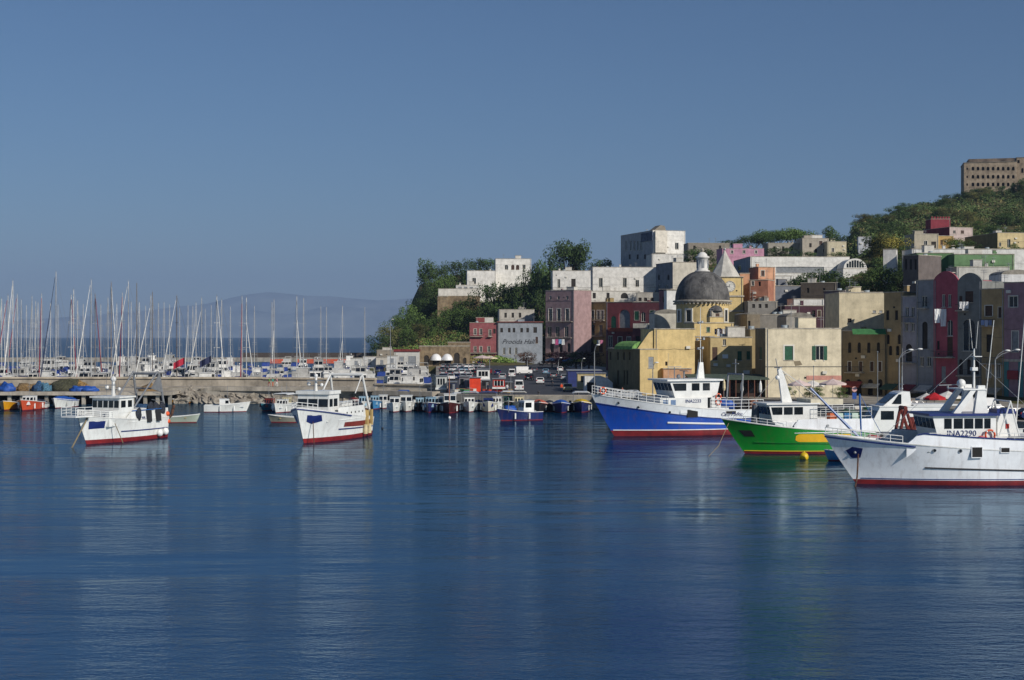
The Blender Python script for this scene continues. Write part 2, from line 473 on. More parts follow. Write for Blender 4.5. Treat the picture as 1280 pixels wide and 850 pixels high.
# ------------------------------------------------------------------ boats
# local axes of a boat: x runs aft from the bow tip, y across, z up from the waterline
class Hull:
    def __init__(s, L, B, hb, hm, rake=2.5, full=0.5, sag=2.4, trans=0.86, hs=None):
        s.L, s.B, s.hb, s.hm, s.rake, s.full, s.sag, s.trans = L, B, hb, hm, rake, full, sag, trans
        s.hs = hs if hs is not None else hm
    def sheer(s, t):
        f = max(0, 1 - t / 0.75)
        return s.hm + (s.hb - s.hm) * f ** s.sag + (s.hs - s.hm) * max(0, (t - .6) / .4) ** 2
    def stem(s, z): return s.rake * (1 - max(-0.6, z) / s.hb) ** 1.1 if z < s.hb else 0
    def half(s, t, k):
        q = max(0.0, 1 - t / s.full)
        d = 1 - q ** 2.5
        q2 = max(0.0, 1 - t / (s.full + 0.18))
        w = (1 - q2 ** 1.7) * 0.9
        st = 1 - (1 - s.trans) * max(0, (t - .7) / .3) ** 1.5
        return max(0.02, s.B / 2 * st * (w + (d - w) * max(0, k) ** 1.4))
    def P(s, t, z, side=-1, off=0.0):
        k = z / s.sheer(t)
        h = s.half(t, min(k, 1.0)) if z > 0 else s.half(t, 0) * (1 + 0.35 * z)
        x0 = s.stem(z)
        return Vector((x0 + t * (s.L - x0), side * (h + off), z))
    def t_of(s, u, z):
        x0 = s.stem(z); return (u - x0) / (s.L - x0)
    def at(s, u, z, side=-1, off=0.0):
        return s.P(max(0, s.t_of(u, z)), z, side, off)
    def band(s, f0, f1, t0=0.0, t1=1.0, n=36, rows=5, transom=True, thick=0.0):
        """the shell between two height functions of t"""
        b = MB()
        for side in (-1, 1):
            g = []
            for j in range(rows + 1):
                row = []
                for i in range(n + 1):
                    t = t0 + (t1 - t0) * (i / n) ** 1.25
                    z = f0(t) + (f1(t) - f0(t)) * j / rows
                    row.append(tuple(s.P(t, z, side)))
                g.append(row)
            b.loft(g if side < 0 else [r[::-1] for r in g], closed=False)
        if transom and t1 >= 1:
            g = [[tuple(s.P(1, f0(1) + (f1(1) - f0(1)) * j / rows, sd)) for sd in (-1, 1)] for j in range(rows + 1)]
            b.loft(g, closed=False)
        return b
    def deck(s, drop=0.7, t0=0.01, t1=1.0, inset=0.06):
        g = []
        for i in range(31):
            t = t0 + (t1 - t0) * i / 30
            z = s.sheer(t) - drop
            p = s.P(t, z, -1, -inset); q = s.P(t, z, 1, -inset)
            if p.y > 0: p.y = q.y = 0
            g.append([tuple(p), (p.x, 0, p.z + .05), tuple(q)])
        return MB().loft(g, closed=False)
    def line(s, fz, u0, u1, n=24, side=-1, off=0.0):
        out = []
        for i in range(n + 1):
            u = u0 + (u1 - u0) * i / n
            z = fz(u) if callable(fz) else fz
            out.append(tuple(s.at(u, z, side, off)))
        return out
def pane(b, pts, th=0.03):
    """thin plate on four corners, its face th in front of them"""
    p = [Vector(q) for q in pts]
    nrm = (p[1] - p[0]).cross(p[3] - p[0]).normalized()
    f = [q + nrm * th for q in p]; k = [q - nrm * th for q in p]
    b.add(f + k, [(0, 1, 2, 3), (7, 6, 5, 4), (0, 4, 5, 1), (1, 5, 6, 2), (2, 6, 7, 3), (3, 7, 4, 0)])
def rail(pts, h=0.9, r=0.035, mid=1, every=1):
    b = MB()
    up = [(p[0], p[1], p[2] + h) for p in pts]
    b.tube(up, r)
    for k in range(mid):
        b.tube([(p[0], p[1], p[2] + h * (k + 1) / (mid + 1)) for p in pts], r * 0.7)
    for p, q in list(zip(pts, up))[::every]: b.cyl(p, q, r, n=5)
    return b
def house(root, u0, u1, hw, z0, z1, slope=0.0, m=None, roofm=None, wz=(0.5, 0.85), sidew=(), frontn=3, over=0.3, name="wheelhouse", roof_t=0.14, back=0.0, framed=True, tilt=0.0):
    m = m or WHITE; roofm = roofm or m
    b = MB(); b.prism([(u0, z0), (u1, z0), (u1 + back, z1), (u0 + slope, z1)], -hw, hw, 'y')
    hs = b.build(name, m, root)
    def uf(z): return u0 + slope * (z - z0) / (z1 - z0)
    za, zb = z0 + (z1 - z0) * wz[0], z0 + (z1 - z0) * wz[1]
    if frontn:
        g = 2 * hw / frontn
        for k in range(frontn):
            ya, yb = -hw + g * k + .09, -hw + g * (k + 1) - .09
            w = MB(); pane(w, [(uf(za) - .01, yb, za), (uf(za) - .01, ya, za), (uf(zb) - .01, ya, zb), (uf(zb) - .01, yb, zb)])
            w.build("window", GLASS, hs)
    for (a, c) in sidew:
        for sd in (-1, 1):
            w = MB()
            y = sd * (hw + .005)
            sa = slope * ((za - z0) / (z1 - z0)) if a < u0 + .35 else 0
            sb = slope * ((zb - z0) / (z1 - z0)) if a < u0 + .35 else 0
            q = [(a + sa, y, za), (c, y, za), (c, y, zb), (a + sb, y, zb)]
            pane(w, q if sd < 0 else q[::-1])
            w.build("window", GLASS, hs)
    r = MB()
    r.prism([(u0 + slope - over, z1), (u1 + back + over * .6, z1), (u1 + back + over * .6, z1 + roof_t + tilt), (u0 + slope - over, z1 + roof_t)], -hw - over * .7, hw + over * .7, 'y')
    r.build("roof", roofm, root)
    return hs
RED_AF = mat("antifouling_red", (0.22, 0.01, 0.012), rough=0.55, var=0.2, scale=0.8)
ORANGE = mat("orange_plastic", (0.75, 0.10, 0.02), rough=0.5)
NAVY = paint("1c2c6a"); BLUEP = paint("2a5fa0"); DECKM = mat("deck_grey", (0.18, 0.2, 0.2), rough=0.8, var=0.25)
NETB = mat("net_dark", (0.03, 0.035, 0.05), rough=0.95, var=0.5, scale=6, bump=1.0, bscale=14)
NETG = mat("net_green", (0.03, 0.09, 0.05), rough=0.95, var=0.5, scale=6, bump=1.0, bscale=14)
RUST = mat("rusty_steel", (0.10, 0.045, 0.025), rough=0.85, var=0.4, scale=3)
TERRA = mat("red_brown_paint", "7a2f26", rough=0.5, var=0.15)
TARPB = mat("blue_tarpaulin", "1f4fa0", rough=0.6, var=0.2, scale=2)
def lifebuoy(root, c, axis='y', r=0.33):
    b = MB(); b.torus(c, r, 0.09, axis, 20, 8); o = b.build("lifebuoy", ORANGE, root, True)
    for k in range(4):
        w = MB()
        a = pi / 4 + k * pi / 2
        d = (r * cos(a), r * sin(a)) 
        p = {'y': (c[0] + d[0], c[1], c[2] + d[1]), 'x': (c[0], c[1] + d[0], c[2] + d[1])}[axis]
        w.ball(p, 0.12, 6, 5)
        w.build("band", WHITE, o, True)
def porthole(root, hull, u, z, r=0.17, m=None):
    for sd in (-1, 1):
        p = hull.at(u, z, sd, 0.0)
        b = MB(); b.cyl((p.x, p.y - sd * .05, z), (p.x, p.y + sd * .045, z), r, n=14)
        o = b.build("porthole", METAL if m is None else m, root)
        b = MB(); b.cyl((p.x, p.y, z), (p.x, p.y + sd * .06, z), r * .72, n=14); b.build("glass", GLASS, o)
def hull_patch(root, hull, name, m, corners, side=-1, off=0.035, cell=0.35):
    """a plate that follows the hull: corners as (u, z) outline, drawn as a fan strip"""
    us = [c[0] for c in corners]; zs = [c[1] for c in corners]
    b = MB()
    pts = [hull.at(u, z, side, off) for u, z in corners]
    cu, cz = sum(us) / len(us), sum(zs) / len(zs)
    c = hull.at(cu, cz, side, off + 0.02)
    inn = [hull.at(u, z, side, -0.05) for u, z in corners]
    n = len(pts); vs = [c] + pts + inn
    fs = [(0, 1 + i, 1 + (i + 1) % n) for i in range(n)] + [(1 + i, 1 + n + i, 1 + n + (i + 1) % n, 1 + (i + 1) % n) for i in range(n)]
    b.add(vs, fs)
    return b.build(name, m, root)
def shell(root, H, lower, upper, split, boot=0.42, bootm=None, rub=True, upm="bulwark", bootfn=None):
    bf = bootfn or (lambda t: boot)
    H.band(lambda t: -0.8, bf, rows=3).build("antifouling", bootm or RED_AF, root, True)
    H.band(bf, lambda t: max(bf(t) + .05, H.sheer(t) - split), rows=7).build("hull", lower, root, True)
    H.band(lambda t: H.sheer(t) - split, H.sheer, rows=2).build(upm, upper, root, True)
    # inner face of the bulwark and the deck
    b = MB()
    for sd in (-1, 1):
        g = [[], []]
        for i in range(31):
            t = 0.01 + .98 * i / 30; z = H.sheer(t)
            g[0].append(tuple(H.P(t, z, sd, -.1))); p = H.P(t, z - .72, sd, -.1); g[1].append(tuple(p))
        b.loft(g, closed=False)
    b.build("bulwark_lining", upper, root)
    H.deck().build("deck", DECKM, root)
    for sd in (-1, 1):
        b = MB(); b.tube([tuple(H.P(0.0 + i / 30, H.sheer(i / 30), sd, -.04)) for i in range(31)], 0.075, 6)
        b.build("cap_rail", RUBRAIL if rub else upper, root)
RUBRAIL = mat("white_rail", "d8d8d4", rough=0.4)
def mooring(root, H, side=-1, dx=-6, sz=None, dy=-2):
    sz = sz or H.hb - .5
    b = MB(); p = H.at(H.stem(sz) + .4, sz, side, 0); q = (p.x + dx, p.y + dy, -0.6)
    mid = ((p.x + q[0]) / 2 + .3, (p.y + q[1]) / 2, (p.z + q[2]) / 2 - .35)
    b.tube([tuple(p), mid, q], 0.035, 5); b.build("mooring_line", ROPE, root)
def radar_mast(root, c, h, m=None, arms=2, name="mast"):
    m = m or WHITE
    b = MB(); b.cyl(c, (c[0], c[1], c[2] + h), .1, .05)
    o = b.build(name, m, root)
    b = MB()
    for k in range(arms):
        z = c[2] + h * (.5 + .25 * k); b.box((c[0], c[1], z), (.06, 1.5 - .4 * k, .06))
        b.ball((c[0], c[1] - .6 + .2 * k, z + .12), .12); b.box((c[0], c[1] + .5 - .2 * k, z + .12), (.2, .14, .2))
    b.build("crossarm", m, o)
    b = MB(); b.cyl((c[0] - .35, c[1], c[2] + h * .35), (c[0] - .35, c[1], c[2] + h * .35 + .3), .28, n=12); b.box((c[0] - .35, c[1], c[2] + h * .35 + .42), (.14, 1.4, .13), rz=.6)
    b.build("radar", m, o)
    b = MB(); b.cyl((c[0], c[1], c[2] + h), (c[0], c[1], c[2] + h * 1.7), .018, n=4); b.cyl((c[0] + .1, c[1] + .4, c[2] + h * .7), (c[0] + .1, c[1] + .4, c[2] + h * 1.5), .015, n=4)
    b.build("antenna", METAL, o)
def netpile(root, c, s, m, seed, name="net"):
    b = MB(); b.ball(c, 1.0, 14, 9, s, seed, 0.5); return b.build(name, m, root, True)

def place_boat(px, D, a, name, label, cat="fishing boat", group=None):
    return empty(name, (PX(px, D), D, 0.0), R(a), label, cat, group)

# --- big white boat at right ------------------------------------------------
rt = place_boat(1030, 125.5, 6, "fishing_boat", "large white trawler at right with red waterline, navy roofed wheelhouse and the mark INA 2290", group="big trawlers moored bow out")
H = Hull(24, 6.4, 4.35, 2.95, rake=2.9, full=0.42, sag=1.6, hs=2.6)
WH = hullpaint("e9ebed")
shell(rt, H, WH, WH, .35)
# raised bulwark amidships
def f1(t): return H.sheer(t) + min(1, max(0, (t * 24 - 6.2) / .9)) * 1.0
g = MB()
for sd in (-1, 1):
    rows = [[], []]
    for i in range(41):
        t = .255 + .745 * i / 40
        p = H.P(t, H.sheer(t), sd, 0.0)
        rows[0].append(tuple(p)); rows[1].append((p.x, p.y + sd * -.05, f1(t)))
    g.loft(rows, closed=False)
    rows2 = [rows[1], [(p[0], p[1] - sd * .14, p[2]) for p in rows[1]], [(p[0], p[1] - sd * .14, p[2] - 1.2) for p in rows[1]]]
    g.loft(rows2, closed=False)
g.build("raised_bulwark", WH, rt)
for sd in (-1, 1):
    b = MB(); pts = [H.P(.29 + .71 * i / 30, H.sheer(.29 + .71 * i / 30), sd, 0) for i in range(31)]
    b.tube([(p.x, p.y, f1((.29 + .71 * i / 30))) for i, p in enumerate(pts)], .06); b.build("cap_rail", NAVY, rt)
    b = MB(); pts = H.line(lambda u: 1.55 - .03 * (u - 8), 8.2, 23.5, side=sd, off=.03); b.tube(pts, .07); b.build("rubbing_strake", RUBBER, rt)
    b = MB(); pts = H.line(lambda u: .52, 3.2, 23.9, side=sd, off=.0); b.tube(pts, .04); b.build("waterline_stripe", NAVY, rt)
    b = MB(); b.tube([tuple(H.P(i / 12 * .28, H.sheer(i / 12 * .28) - .22, sd, .02)) for i in range(13)], .07); b.build("bow_stripe", NAVY, rt)
    o = hull_patch(rt, H, "anchor_recess", mat("navy_plate", "16245e", rough=.4), [(1.75, 2.95), (2.2, 3.3), (3.0, 3.18), (2.95, 2.35), (2.3, 2.3)], sd)
    p = H.at(2.45, 2.8, sd, .08); b = MB(); b.ball(tuple(p), .13, 8, 6); b.build("hawse_ring", METAL, o)
porthole(rt, H, 8.75, 3.1, .18); porthole(rt, H, 11.0, 3.05, .18)
for sd in (-1, 1):
    for (u0, u1, za, zb, mm, nm) in ((12.0, 12.9, 2.5, 3.35, DARK, "hatch"), (14.6, 15.35, 2.9, 3.28, DARK, "freeing_port"), (17.1, 17.9, 2.8, 3.15, RUST, "freeing_port"), (20, 20.7, 2.75, 3.1, DARK, "freeing_port")):
        y = H.at(u0, H.sheer(.5), sd, 0).y
        b = MB(); b.b2(u0, u1, y - .04 * sd, y + .05 * sd, za, zb); o = b.build(nm, mm, rt)
        b = MB()
        for q in ((u0 - .05, u1 + .05, za - .07, za), (u0 - .05, u1 + .05, zb, zb + .07), (u0 - .06, u0, za, zb), (u1, u1 + .06, za, zb)):
            b.b2(q[0], q[1], y, y + .07 * sd, q[2], q[3])
        b.build("frame", WH, o)
# foredeck rails, whaleback
for sd in (-1, 1):
    pts = [tuple(H.P(t, H.sheer(t), sd, -.08)) for t in (.005, .04, .08, .12, .16, .2, .24)]
    rail(pts, .62, .035).build("foredeck_rail", WHITE, rt)
b = MB(); b.box((6.3, 0, 3.35), (1.2, 3.0, .12), ry=-.25); b.box((5.9, 0, 2.9), (.9, 1.2, .7)); b.build("foredeck_winch_cover", WH, rt)
b = MB(); b.b2(4.4, 5.2, -1, 1, 2.4, 3.2); b.cyl((4.8, -1.3, 3.1), (4.8, 1.3, 3.1), .3, n=12); b.build("anchor_winch", mat("green_machinery", (0.03, .12, .08), rough=.5), rt)
b = MB(); b.b2(8.2, 22.5, -2.9, 2.9, 2.9, 3.1); b.build("upper_deck", DECKM, rt)
FAC = paint("9fb2c8")
q = None
hs = house(rt, 9.6, 14.6, 2.25, 3.1, 6.0, slope=-.7, m=WHITE, roofm=NAVY, wz=(.62, .92), frontn=5, over=.42, roof_t=.2,
      sidew=[(9.95, 10.6), (10.8, 11.6), (11.75, 12.55), (12.7, 13.4), (13.55, 14.1)])
textmesh("registration_mark", "INA2290", .72, NAVY, rt, (11.5, -2.28, 4.47), (R(90), 0, 0), .012)
b = MB(); b.b2(14.4, 20.5, -1.9, 1.9, 3.1, 4.15); b.build("deckhouse", WHITE, rt)
b = MB(); b.b2(8.3, 21, -2.5, 2.5, 4.15, 4.2); 
# pylon gantry over the wheelhouse
b = MB()
for sd in (-1, 1):
    b.prism([(10.8, 5.9), (11.5, 5.9), (13.1, 8.2), (12.7, 8.3)], sd * 1.4 - .22, sd * 1.4 + .22, 'y')
    b.prism([(12.9, 5.9), (14.2, 5.9), (13.9, 8.6), (13.3, 8.6)], sd * 1.4 - .22, sd * 1.4 + .22, 'y')
b.b2(11.9, 14.0, -1.7, 1.7, 8.2, 8.32)
gp = b.build("gantry", WHITE, rt)
b = MB(); b.ball((12.3, -.3, 8.75), .38, 12, 8); b.cyl((12.3, -.3, 8.3), (12.3, -.3, 8.5), .25); b.build("radome", WHITE, gp, True)
b = MB(); b.box((11.2, 0, 8.6), (2.6, .25, .07), rz=.5); b.cyl((11.2, 0, 8.3), (11.2, 0, 8.55), .1); b.build("radar", METAL, gp)
b = MB(); b.cyl((13.6, 0, 8.3), (13.6, 0, 11.8), .11, .07); b.box((13.8, 0, 11.1), (.7, .9, .07)); b.box((13.6, 0, 10), (.5, .5, .3)); b.cyl((13.55, .2, 11.8), (13.3, .2, 14.4), .02, n=4); b.cyl((13.7, -.2, 11.8), (13.9, -.2, 14.2), .02, n=4)
b.build("mast", WHITE, rt)
for i, (u, du, zt) in enumerate(((14.6, 1.1, 14.3), (17.2, .9, 14.8))):
    b = MB(); b.cyl((u, .6 - i, 4.2), (u + du, .6 - i, zt), .055, .03); b.build("boom", WHITE, rt)
b = MB(); b.tube([(15.2, 1.6, 4.2), (16.2, 1.6, 7.2), (17.0, 1.6, 4.2)], .07); b.tube([(15.2, -1.6, 4.2), (16.2, -1.6, 7.2), (17.0, -1.6, 4.2)], .07); b.cyl((16.2, -1.6, 7.2), (16.2, 1.6, 7.2), .07); b.build("stern_frame", WHITE, rt)
b = MB(); b.prism([(15.3, 4.1), (17.2, 4.1), (16.9, 6.1), (15.3, 6.1)], -1.0, .6, 'y'); fo = b.build("funnel", WHITE, rt)
b = MB(); b.prism([(15.25, 6.1), (17.0, 6.1), (16.9, 6.5), (15.25, 6.5)], -1.04, .64, 'y'); b.build("funnel_band", NAVY, fo)
b = MB(); b.box((16.2, -1.02, 5.0), (.3, .06, .42)); b.build("emblem", mat("red_mark", (.5, .03, .02)), fo)
b = MB(); b.ball((13.15, -2.5, 3.85), .46, 12, 8, (1, .5, 1)); b.build("fender", mat("faded_red_fender", (.5, .13, .12), rough=.6), rt, True)
lifebuoy(rt, (13.95, -2.5, 4.35), r=.42)
b = MB(); b.box((17.2, -2.2, 4.1), (2.6, 1.0, .12)); b.b2(14.9, 15.6, -2.45, -2.2, 3.6, 4.0); b.build("deck_box", METAL, rt)
netpile(rt, (19.6, 0, 3.5), (2.6, 2.2, .95), mat("net_orange", (.3, .12, .04), rough=.95, var=.6, scale=5, bump=1, bscale=10), 4)
pts = [(u, -2.75, 3.75) for u in (8.4, 9.4, 10.4)]; rail(pts, .8).build("side_rail", WHITE, rt)
for sd in (-1, 1):
    rail([tuple((u, sd * 2.85, 3.8)) for u in (14.5, 16, 17.5, 19, 20.5, 22, 23.5)], .7, .03).build("side_rail", WHITE, rt)
b = MB(); b.tube([(2.6, -1.35, 2.7), (2.2, -2.2, .8), (1.6, -3.0, -.7)], .07); b.build("anchor_chain", RUST, rt)
# stays from the mast to the deck
b = MB(); b.cyl((13.6, 0, 11.5), (4.5, 0, 3.4), .018, n=4); b.cyl((13.6, 0, 11), (21.5, 0, 4), .018, n=4); b.build("stay", METAL, rt)

# --- green boat ---------------------------------------------------------
rt = place_boat(902, 157.5, 12, "fishing_boat", "bright green trawler with a yellow side panel and a white mast", group="big trawlers moored bow out")
H = Hull(17, 5.6, 3.85, 2.55, rake=2.7, full=0.45, sag=1.7, hs=2.2)
GR = hullpaint("188a2c"); GRD = hullpaint("13702a")
shell(rt, H, GR, GR, .3, boot=.25)
for sd in (-1, 1):
    b = MB(); b.tube(H.line(lambda u: .3, 2.6, 16.8, side=sd, off=.01), .05); b.build("waterline_stripe", paint("c9a227"), rt)
    b = MB(); b.tube(H.line(lambda u: 1.35 - .02 * u, 3.4, 16.8, side=sd, off=.03), .06); b.build("rubbing_strake", GRD, rt)
    g = []
    for i in range(25):
        u = 7.6 + 6.6 * i / 24; e = min(1, (i + .3) / 2.2); e2 = min(1, (24.3 - i) / 2.2)
        r = .42 * (1 - (1 - min(e, e2)) ** 2) ** .5 + .02
        g.append([tuple(H.at(u, 1.85 - .01 * u - r, sd, .03)), tuple(H.at(u, 1.85 - .01 * u + r, sd, .03))])
    b = MB(); b.loft(g, closed=False); b.build("side_panel", paint("e8b414"), rt)
    hull_patch(rt, H, "anchor_recess", DARK, [(1.7, 2.6), (2.9, 2.6), (3.4, 1.9), (2.4, 1.9)], sd)
    pts = [tuple(H.P(t, H.sheer(t), sd, -.08)) for t in (.005, .06, .12, .18, .24, .3, .36)]
    rail(pts, .6, .03).build("foredeck_rail", WHITE, rt)
# raised white topside amidships
g = MB()
for sd in (-1, 1):
    rows = [[], [], []]
    for i in range(21):
        u = 7.4 + 9.4 * i / 20
        p = H.at(u, 2.3, sd, .02); hgt = .15 + 1.35 * min(1, max(0, (u - 6.9) / 1.0))
        rows[0].append((p.x, p.y, 2.3)); rows[1].append((p.x, p.y - sd * .08, 2.3 + hgt)); rows[2].append((p.x, p.y - sd * .25, 2.3 + hgt))
    g.loft(rows, closed=False)
g.build("topside", WH, rt)
b = MB(); b.b2(5.3, 16.5, -2.3, 2.3, 2.6, 3.5); b.build("deckhouse", WH, rt)
house(rt, 5.2, 10.4, 1.85, 3.5, 5.4, slope=-.45, wz=(.42, .85), frontn=4, over=.35, sidew=[(5.4, 6.3), (6.5, 7.5), (7.7, 8.7)], roof_t=.16)
b = MB(); b.b2(9.6, 13.4, -1.9, 1.9, 5.35, 5.95); b.build("awning", mat("cream_canvas", "cfc7b0", rough=.9), rt)
b = MB()
b.prism([(7.0, 5.5), (8.2, 5.5), (7.2, 8.6), (6.85, 9.3), (6.5, 9.3)], -.18, .18, 'y')
ms = b.build("mast", WHITE, rt)
b = MB(); b.box((6.6, 0, 9.4), (.3, 1.6, .1)); b.cyl((6.5, 0, 9.4), (6.3, 0, 10.4), .05); b.box((7.0, 0, 8.6), (1.2, .12, .1), rz=.3); b.build("crossarm", METAL, ms)
b = MB(); b.ball((6.3, -.5, 8.3), .26); b.ball((6.9, .5, 9.0), .2); b.build("radome", WHITE, ms, True)
b = MB()
for q in ((-1.6, 9.5), (1.6, 9.5), (-1.4, 11.5), (1.4, 12.8)): b.cyl((7.0, 0, 9.1), (q[1], q[0], 5.6), .025, n=5)
b.cyl((7, 0, 9.2), (2.2, 0, 3.9), .02, n=4)
b.build("stay", METAL, ms)
b = MB(); b.cyl((3.9, 0, 3.0), (3.9, 0, 5.3), .5, .35, n=10); b.build("vent", mat("dull_grey_canvas", (.1, .11, .13), rough=.8), rt)
for sd in (-1, 1):
    rail([(u, sd * 2.25, 3.6) for u in (9.8, 11.2, 12.6, 14, 15.4, 16.6)], 1.5, .035, 2).build("side_rail", WHITE, rt)
    b = MB(); q = H.at(11.2, 3.1, sd); b.cyl((11.2, q.y - .1 * sd, 3.1), (11.2, q.y + .05 * sd, 3.1), .14, n=10); b.build("porthole", METAL, rt)
    b = MB(); q = H.at(5, 2.8, sd); 
for k, (c_, u) in enumerate((("2f7bb0", 13.9), ("c9dfd0", 13.0), ("cf6a3a", 12.2), ("c9dfd0", 14.8))):
    b = MB(); b.b2(u - .38, u + .38, -2.0, -1.1, 3.5, 3.95 + .2 * (k % 2)); b.b2(u - .36, u + .36, -1.98, -1.12, 3.97 + .2 * (k % 2), 4.4); tag(b.build("fish_crate", mat("crate_" + c_, c_, rough=.6), rt))
netpile(rt, (15.2, .3, 3.9), (1.3, 1.6, .8), NETG, 9)
mooring(rt, H, dx=-4, dy=-3)

# --- blue boat -------------------------------------------------------------
rt = place_boat(739, 184, 20, "fishing_boat", "long blue and white trawler with white railings and orange lifebuoys moored before the yellow houses", group="big trawlers moored bow out")
H = Hull(24, 6.8, 5.45, 3.25, rake=3.2, full=0.42, sag=1.5, hs=3.2)
BL = hullpaint("1648a8")
WU = hullpaint("e2e4e4")
shell(rt, H, BL, WU, 1.15, boot=.72)
for sd in (-1, 1):
    b = MB(); b.tube(H.line(lambda u: .77, 3.0, 23.8, side=sd, off=.01), .06); b.build("waterline_stripe", WHITE, rt)
    b = MB(); b.tube(H.line(lambda u: 1.75 - .035 * (u - 9), 9.5, 21.5, side=sd, off=.03), .12); b.build("rubbing_strake", WHITE, rt)
    b = MB(); b.tube([tuple(H.P(i / 24, H.sheer(i / 24) - 1.15, sd, .02)) for i in range(25)], .06); b.build("colour_line", NAVY, rt)
    for u, z in ((3.1, 4.35), (5.5, 3.8), (9.6, 3.1)):
        p = H.at(u, z, sd); b = MB(); b.cyl((p.x, p.y - .1 * sd, z), (p.x, p.y + .05 * sd, z), .16, n=10); b.build("porthole", GLASS, rt)
    pts = [tuple(H.P(t, H.sheer(t), sd, -.08)) for t in (.005, .05, .09, .13, .17, .21, .25, .29, .33, .37)]
    rail(pts, 1.1, .04, 2).build("foredeck_rail", WHITE, rt)
    rail([tuple(H.P(t, H.sheer(t), sd, -.08)) for t in (.62, .67, .72, .77, .82, .87, .92, .97)], 1.3, .04, 2).build("side_rail", WHITE, rt)
    for (u0, u1, za, zb) in ((12.0, 13.5, 2.4, 3.4), (17.6, 19.0, 2.75, 3.1), (22, 23, 2.75, 3.05)):
        y = H.at((u0 + u1) / 2, 3.0, sd).y
        b = MB(); b.b2(u0, u1, y - .1 * sd, y + .05 * sd, za, zb); b.build("freeing_port", DARK, rt)
b = MB(); b.b2(11, 18, -3.3, 3.3, 2.9, 3.55); b.build("deckhouse", WU, rt)
b = MB(); b.b2(8.2, 17.0, -3.0, 3.0, 3.3, 4.9); dh = b.build("lower_house", WHITE, rt)
for sd in (-1, 1):
    for u in (8.7, 9.8):
        b = MB(); b.b2(u, u + .7, sd * 3.0, sd * 3.03, 3.7, 4.65); b.build("window", mat("pale_blue_glass", "6f86a6", rough=.2), dh)
textmesh("registration_mark", "INA2233", .62, NAVY, rt, (13.0, -3.04, 4.45), (R(90), 0, 0), .012)
house(rt, 10.6, 16.6, 2.6, 4.9, 7.05, slope=-.75, m=WHITE, wz=(.42, .86), frontn=5, over=.5, roof_t=.22,
      sidew=[(10.9, 12.2), (13.0, 14.1), (14.6, 15.6)], back=.5)
b = MB(); b.b2(15.1, 15.6, -3.05, -3.0, 3.5, 4.9); b.build("door", GLASS, rt)
lifebuoy(rt, (16.6, -3.08, 4.3), r=.36); lifebuoy(rt, (16.6, -3.08, 5.0), r=.36); lifebuoy(rt, (1.2, -1.0, 5.9), r=.4)
b = MB(); b.prism([(15.0, 7.2), (16.1, 7.2), (15.9, 9.4), (15.4, 9.4)], -.2, .2, 'y'); ms = b.build("mast", WHITE, rt)
b = MB(); b.cyl((15.6, 0, 9.2), (15.6, 0, 16.6), .06, .03); b.build("pole", WHITE, ms)
b = MB()
for z, w in ((11.2, 1.2), (12.4, 1.8), (14.6, .9)): b.box((15.6, 0, z), (.08, w, .08)); b.box((15.6, w / 2, z), (.3, .3, .3)); b.box((15.6, -w / 2, z + .1), (.25, .25, .3))
b.build("crossarm", METAL, ms)
b = MB(); b.box((13.2, 0, 8.3), (.14, 2.4, .1)); b.cyl((13.2, 0, 7.2), (13.2, 0, 8.3), .12); b.box((12.2, .8, 8.8), (2.0, .14, .1)); b.cyl((12.2, .8, 7.2), (12.2, .8, 8.8), .07); b.ball((11.7, -1.4, 7.6), .3); b.build("radar", METAL, rt)
for u, y, h in ((11.5, 1.2, 3.4), (14.5, -1.5, 2.6), (16.4, 1.0, 4)):
    b = MB(); b.cyl((u, y, 7.2), (u, y, 7.2 + h), .02, n=4); b.build("antenna", METAL, rt)
for u, y, m_, s_ in ((19, -1, TARPB, (1.1, 1, .9)), (21, .5, NETB, (1.5, 1.8, .9)), (22.7, -1.2, mat("net_rust", (.2, .07, .03), rough=.9, var=.5), (.9, .8, .9))):
    netpile(rt, (u, y, 3.6), s_, m_, u)
b = MB(); b.tube([(20.5, -2, 3), (20.8, -2, 7.8), (20.8, 2, 7.8), (20.5, 2, 3)], .14); b.cyl((20.8, 0, 7.8), (20.8, 0, 9.8), .08); b.box((20.8, 0, 9.2), (.1, 1.6, .1)); b.build("stern_gantry", METAL, rt)
b = MB(); b.box((9.0, -2.8, 3.6), (0.9, .15, .7)); b.build("fish_box", BLUEP, rt)
b = MB(); q = H.at(22, .6, -1, .25); b.ball((q.x, q.y, .45), .42, 10, 8, (1, 1, 1.2)); b.build("fender", ORANGE, rt, True)

p = H.at(18.4, 2.7, -1, .08)
textmesh("boat_name", "Ciro Padre", .7, NAVY, rt, (18.4, p.y, 2.7), (R(90), 0, R(0)), .02, .2)
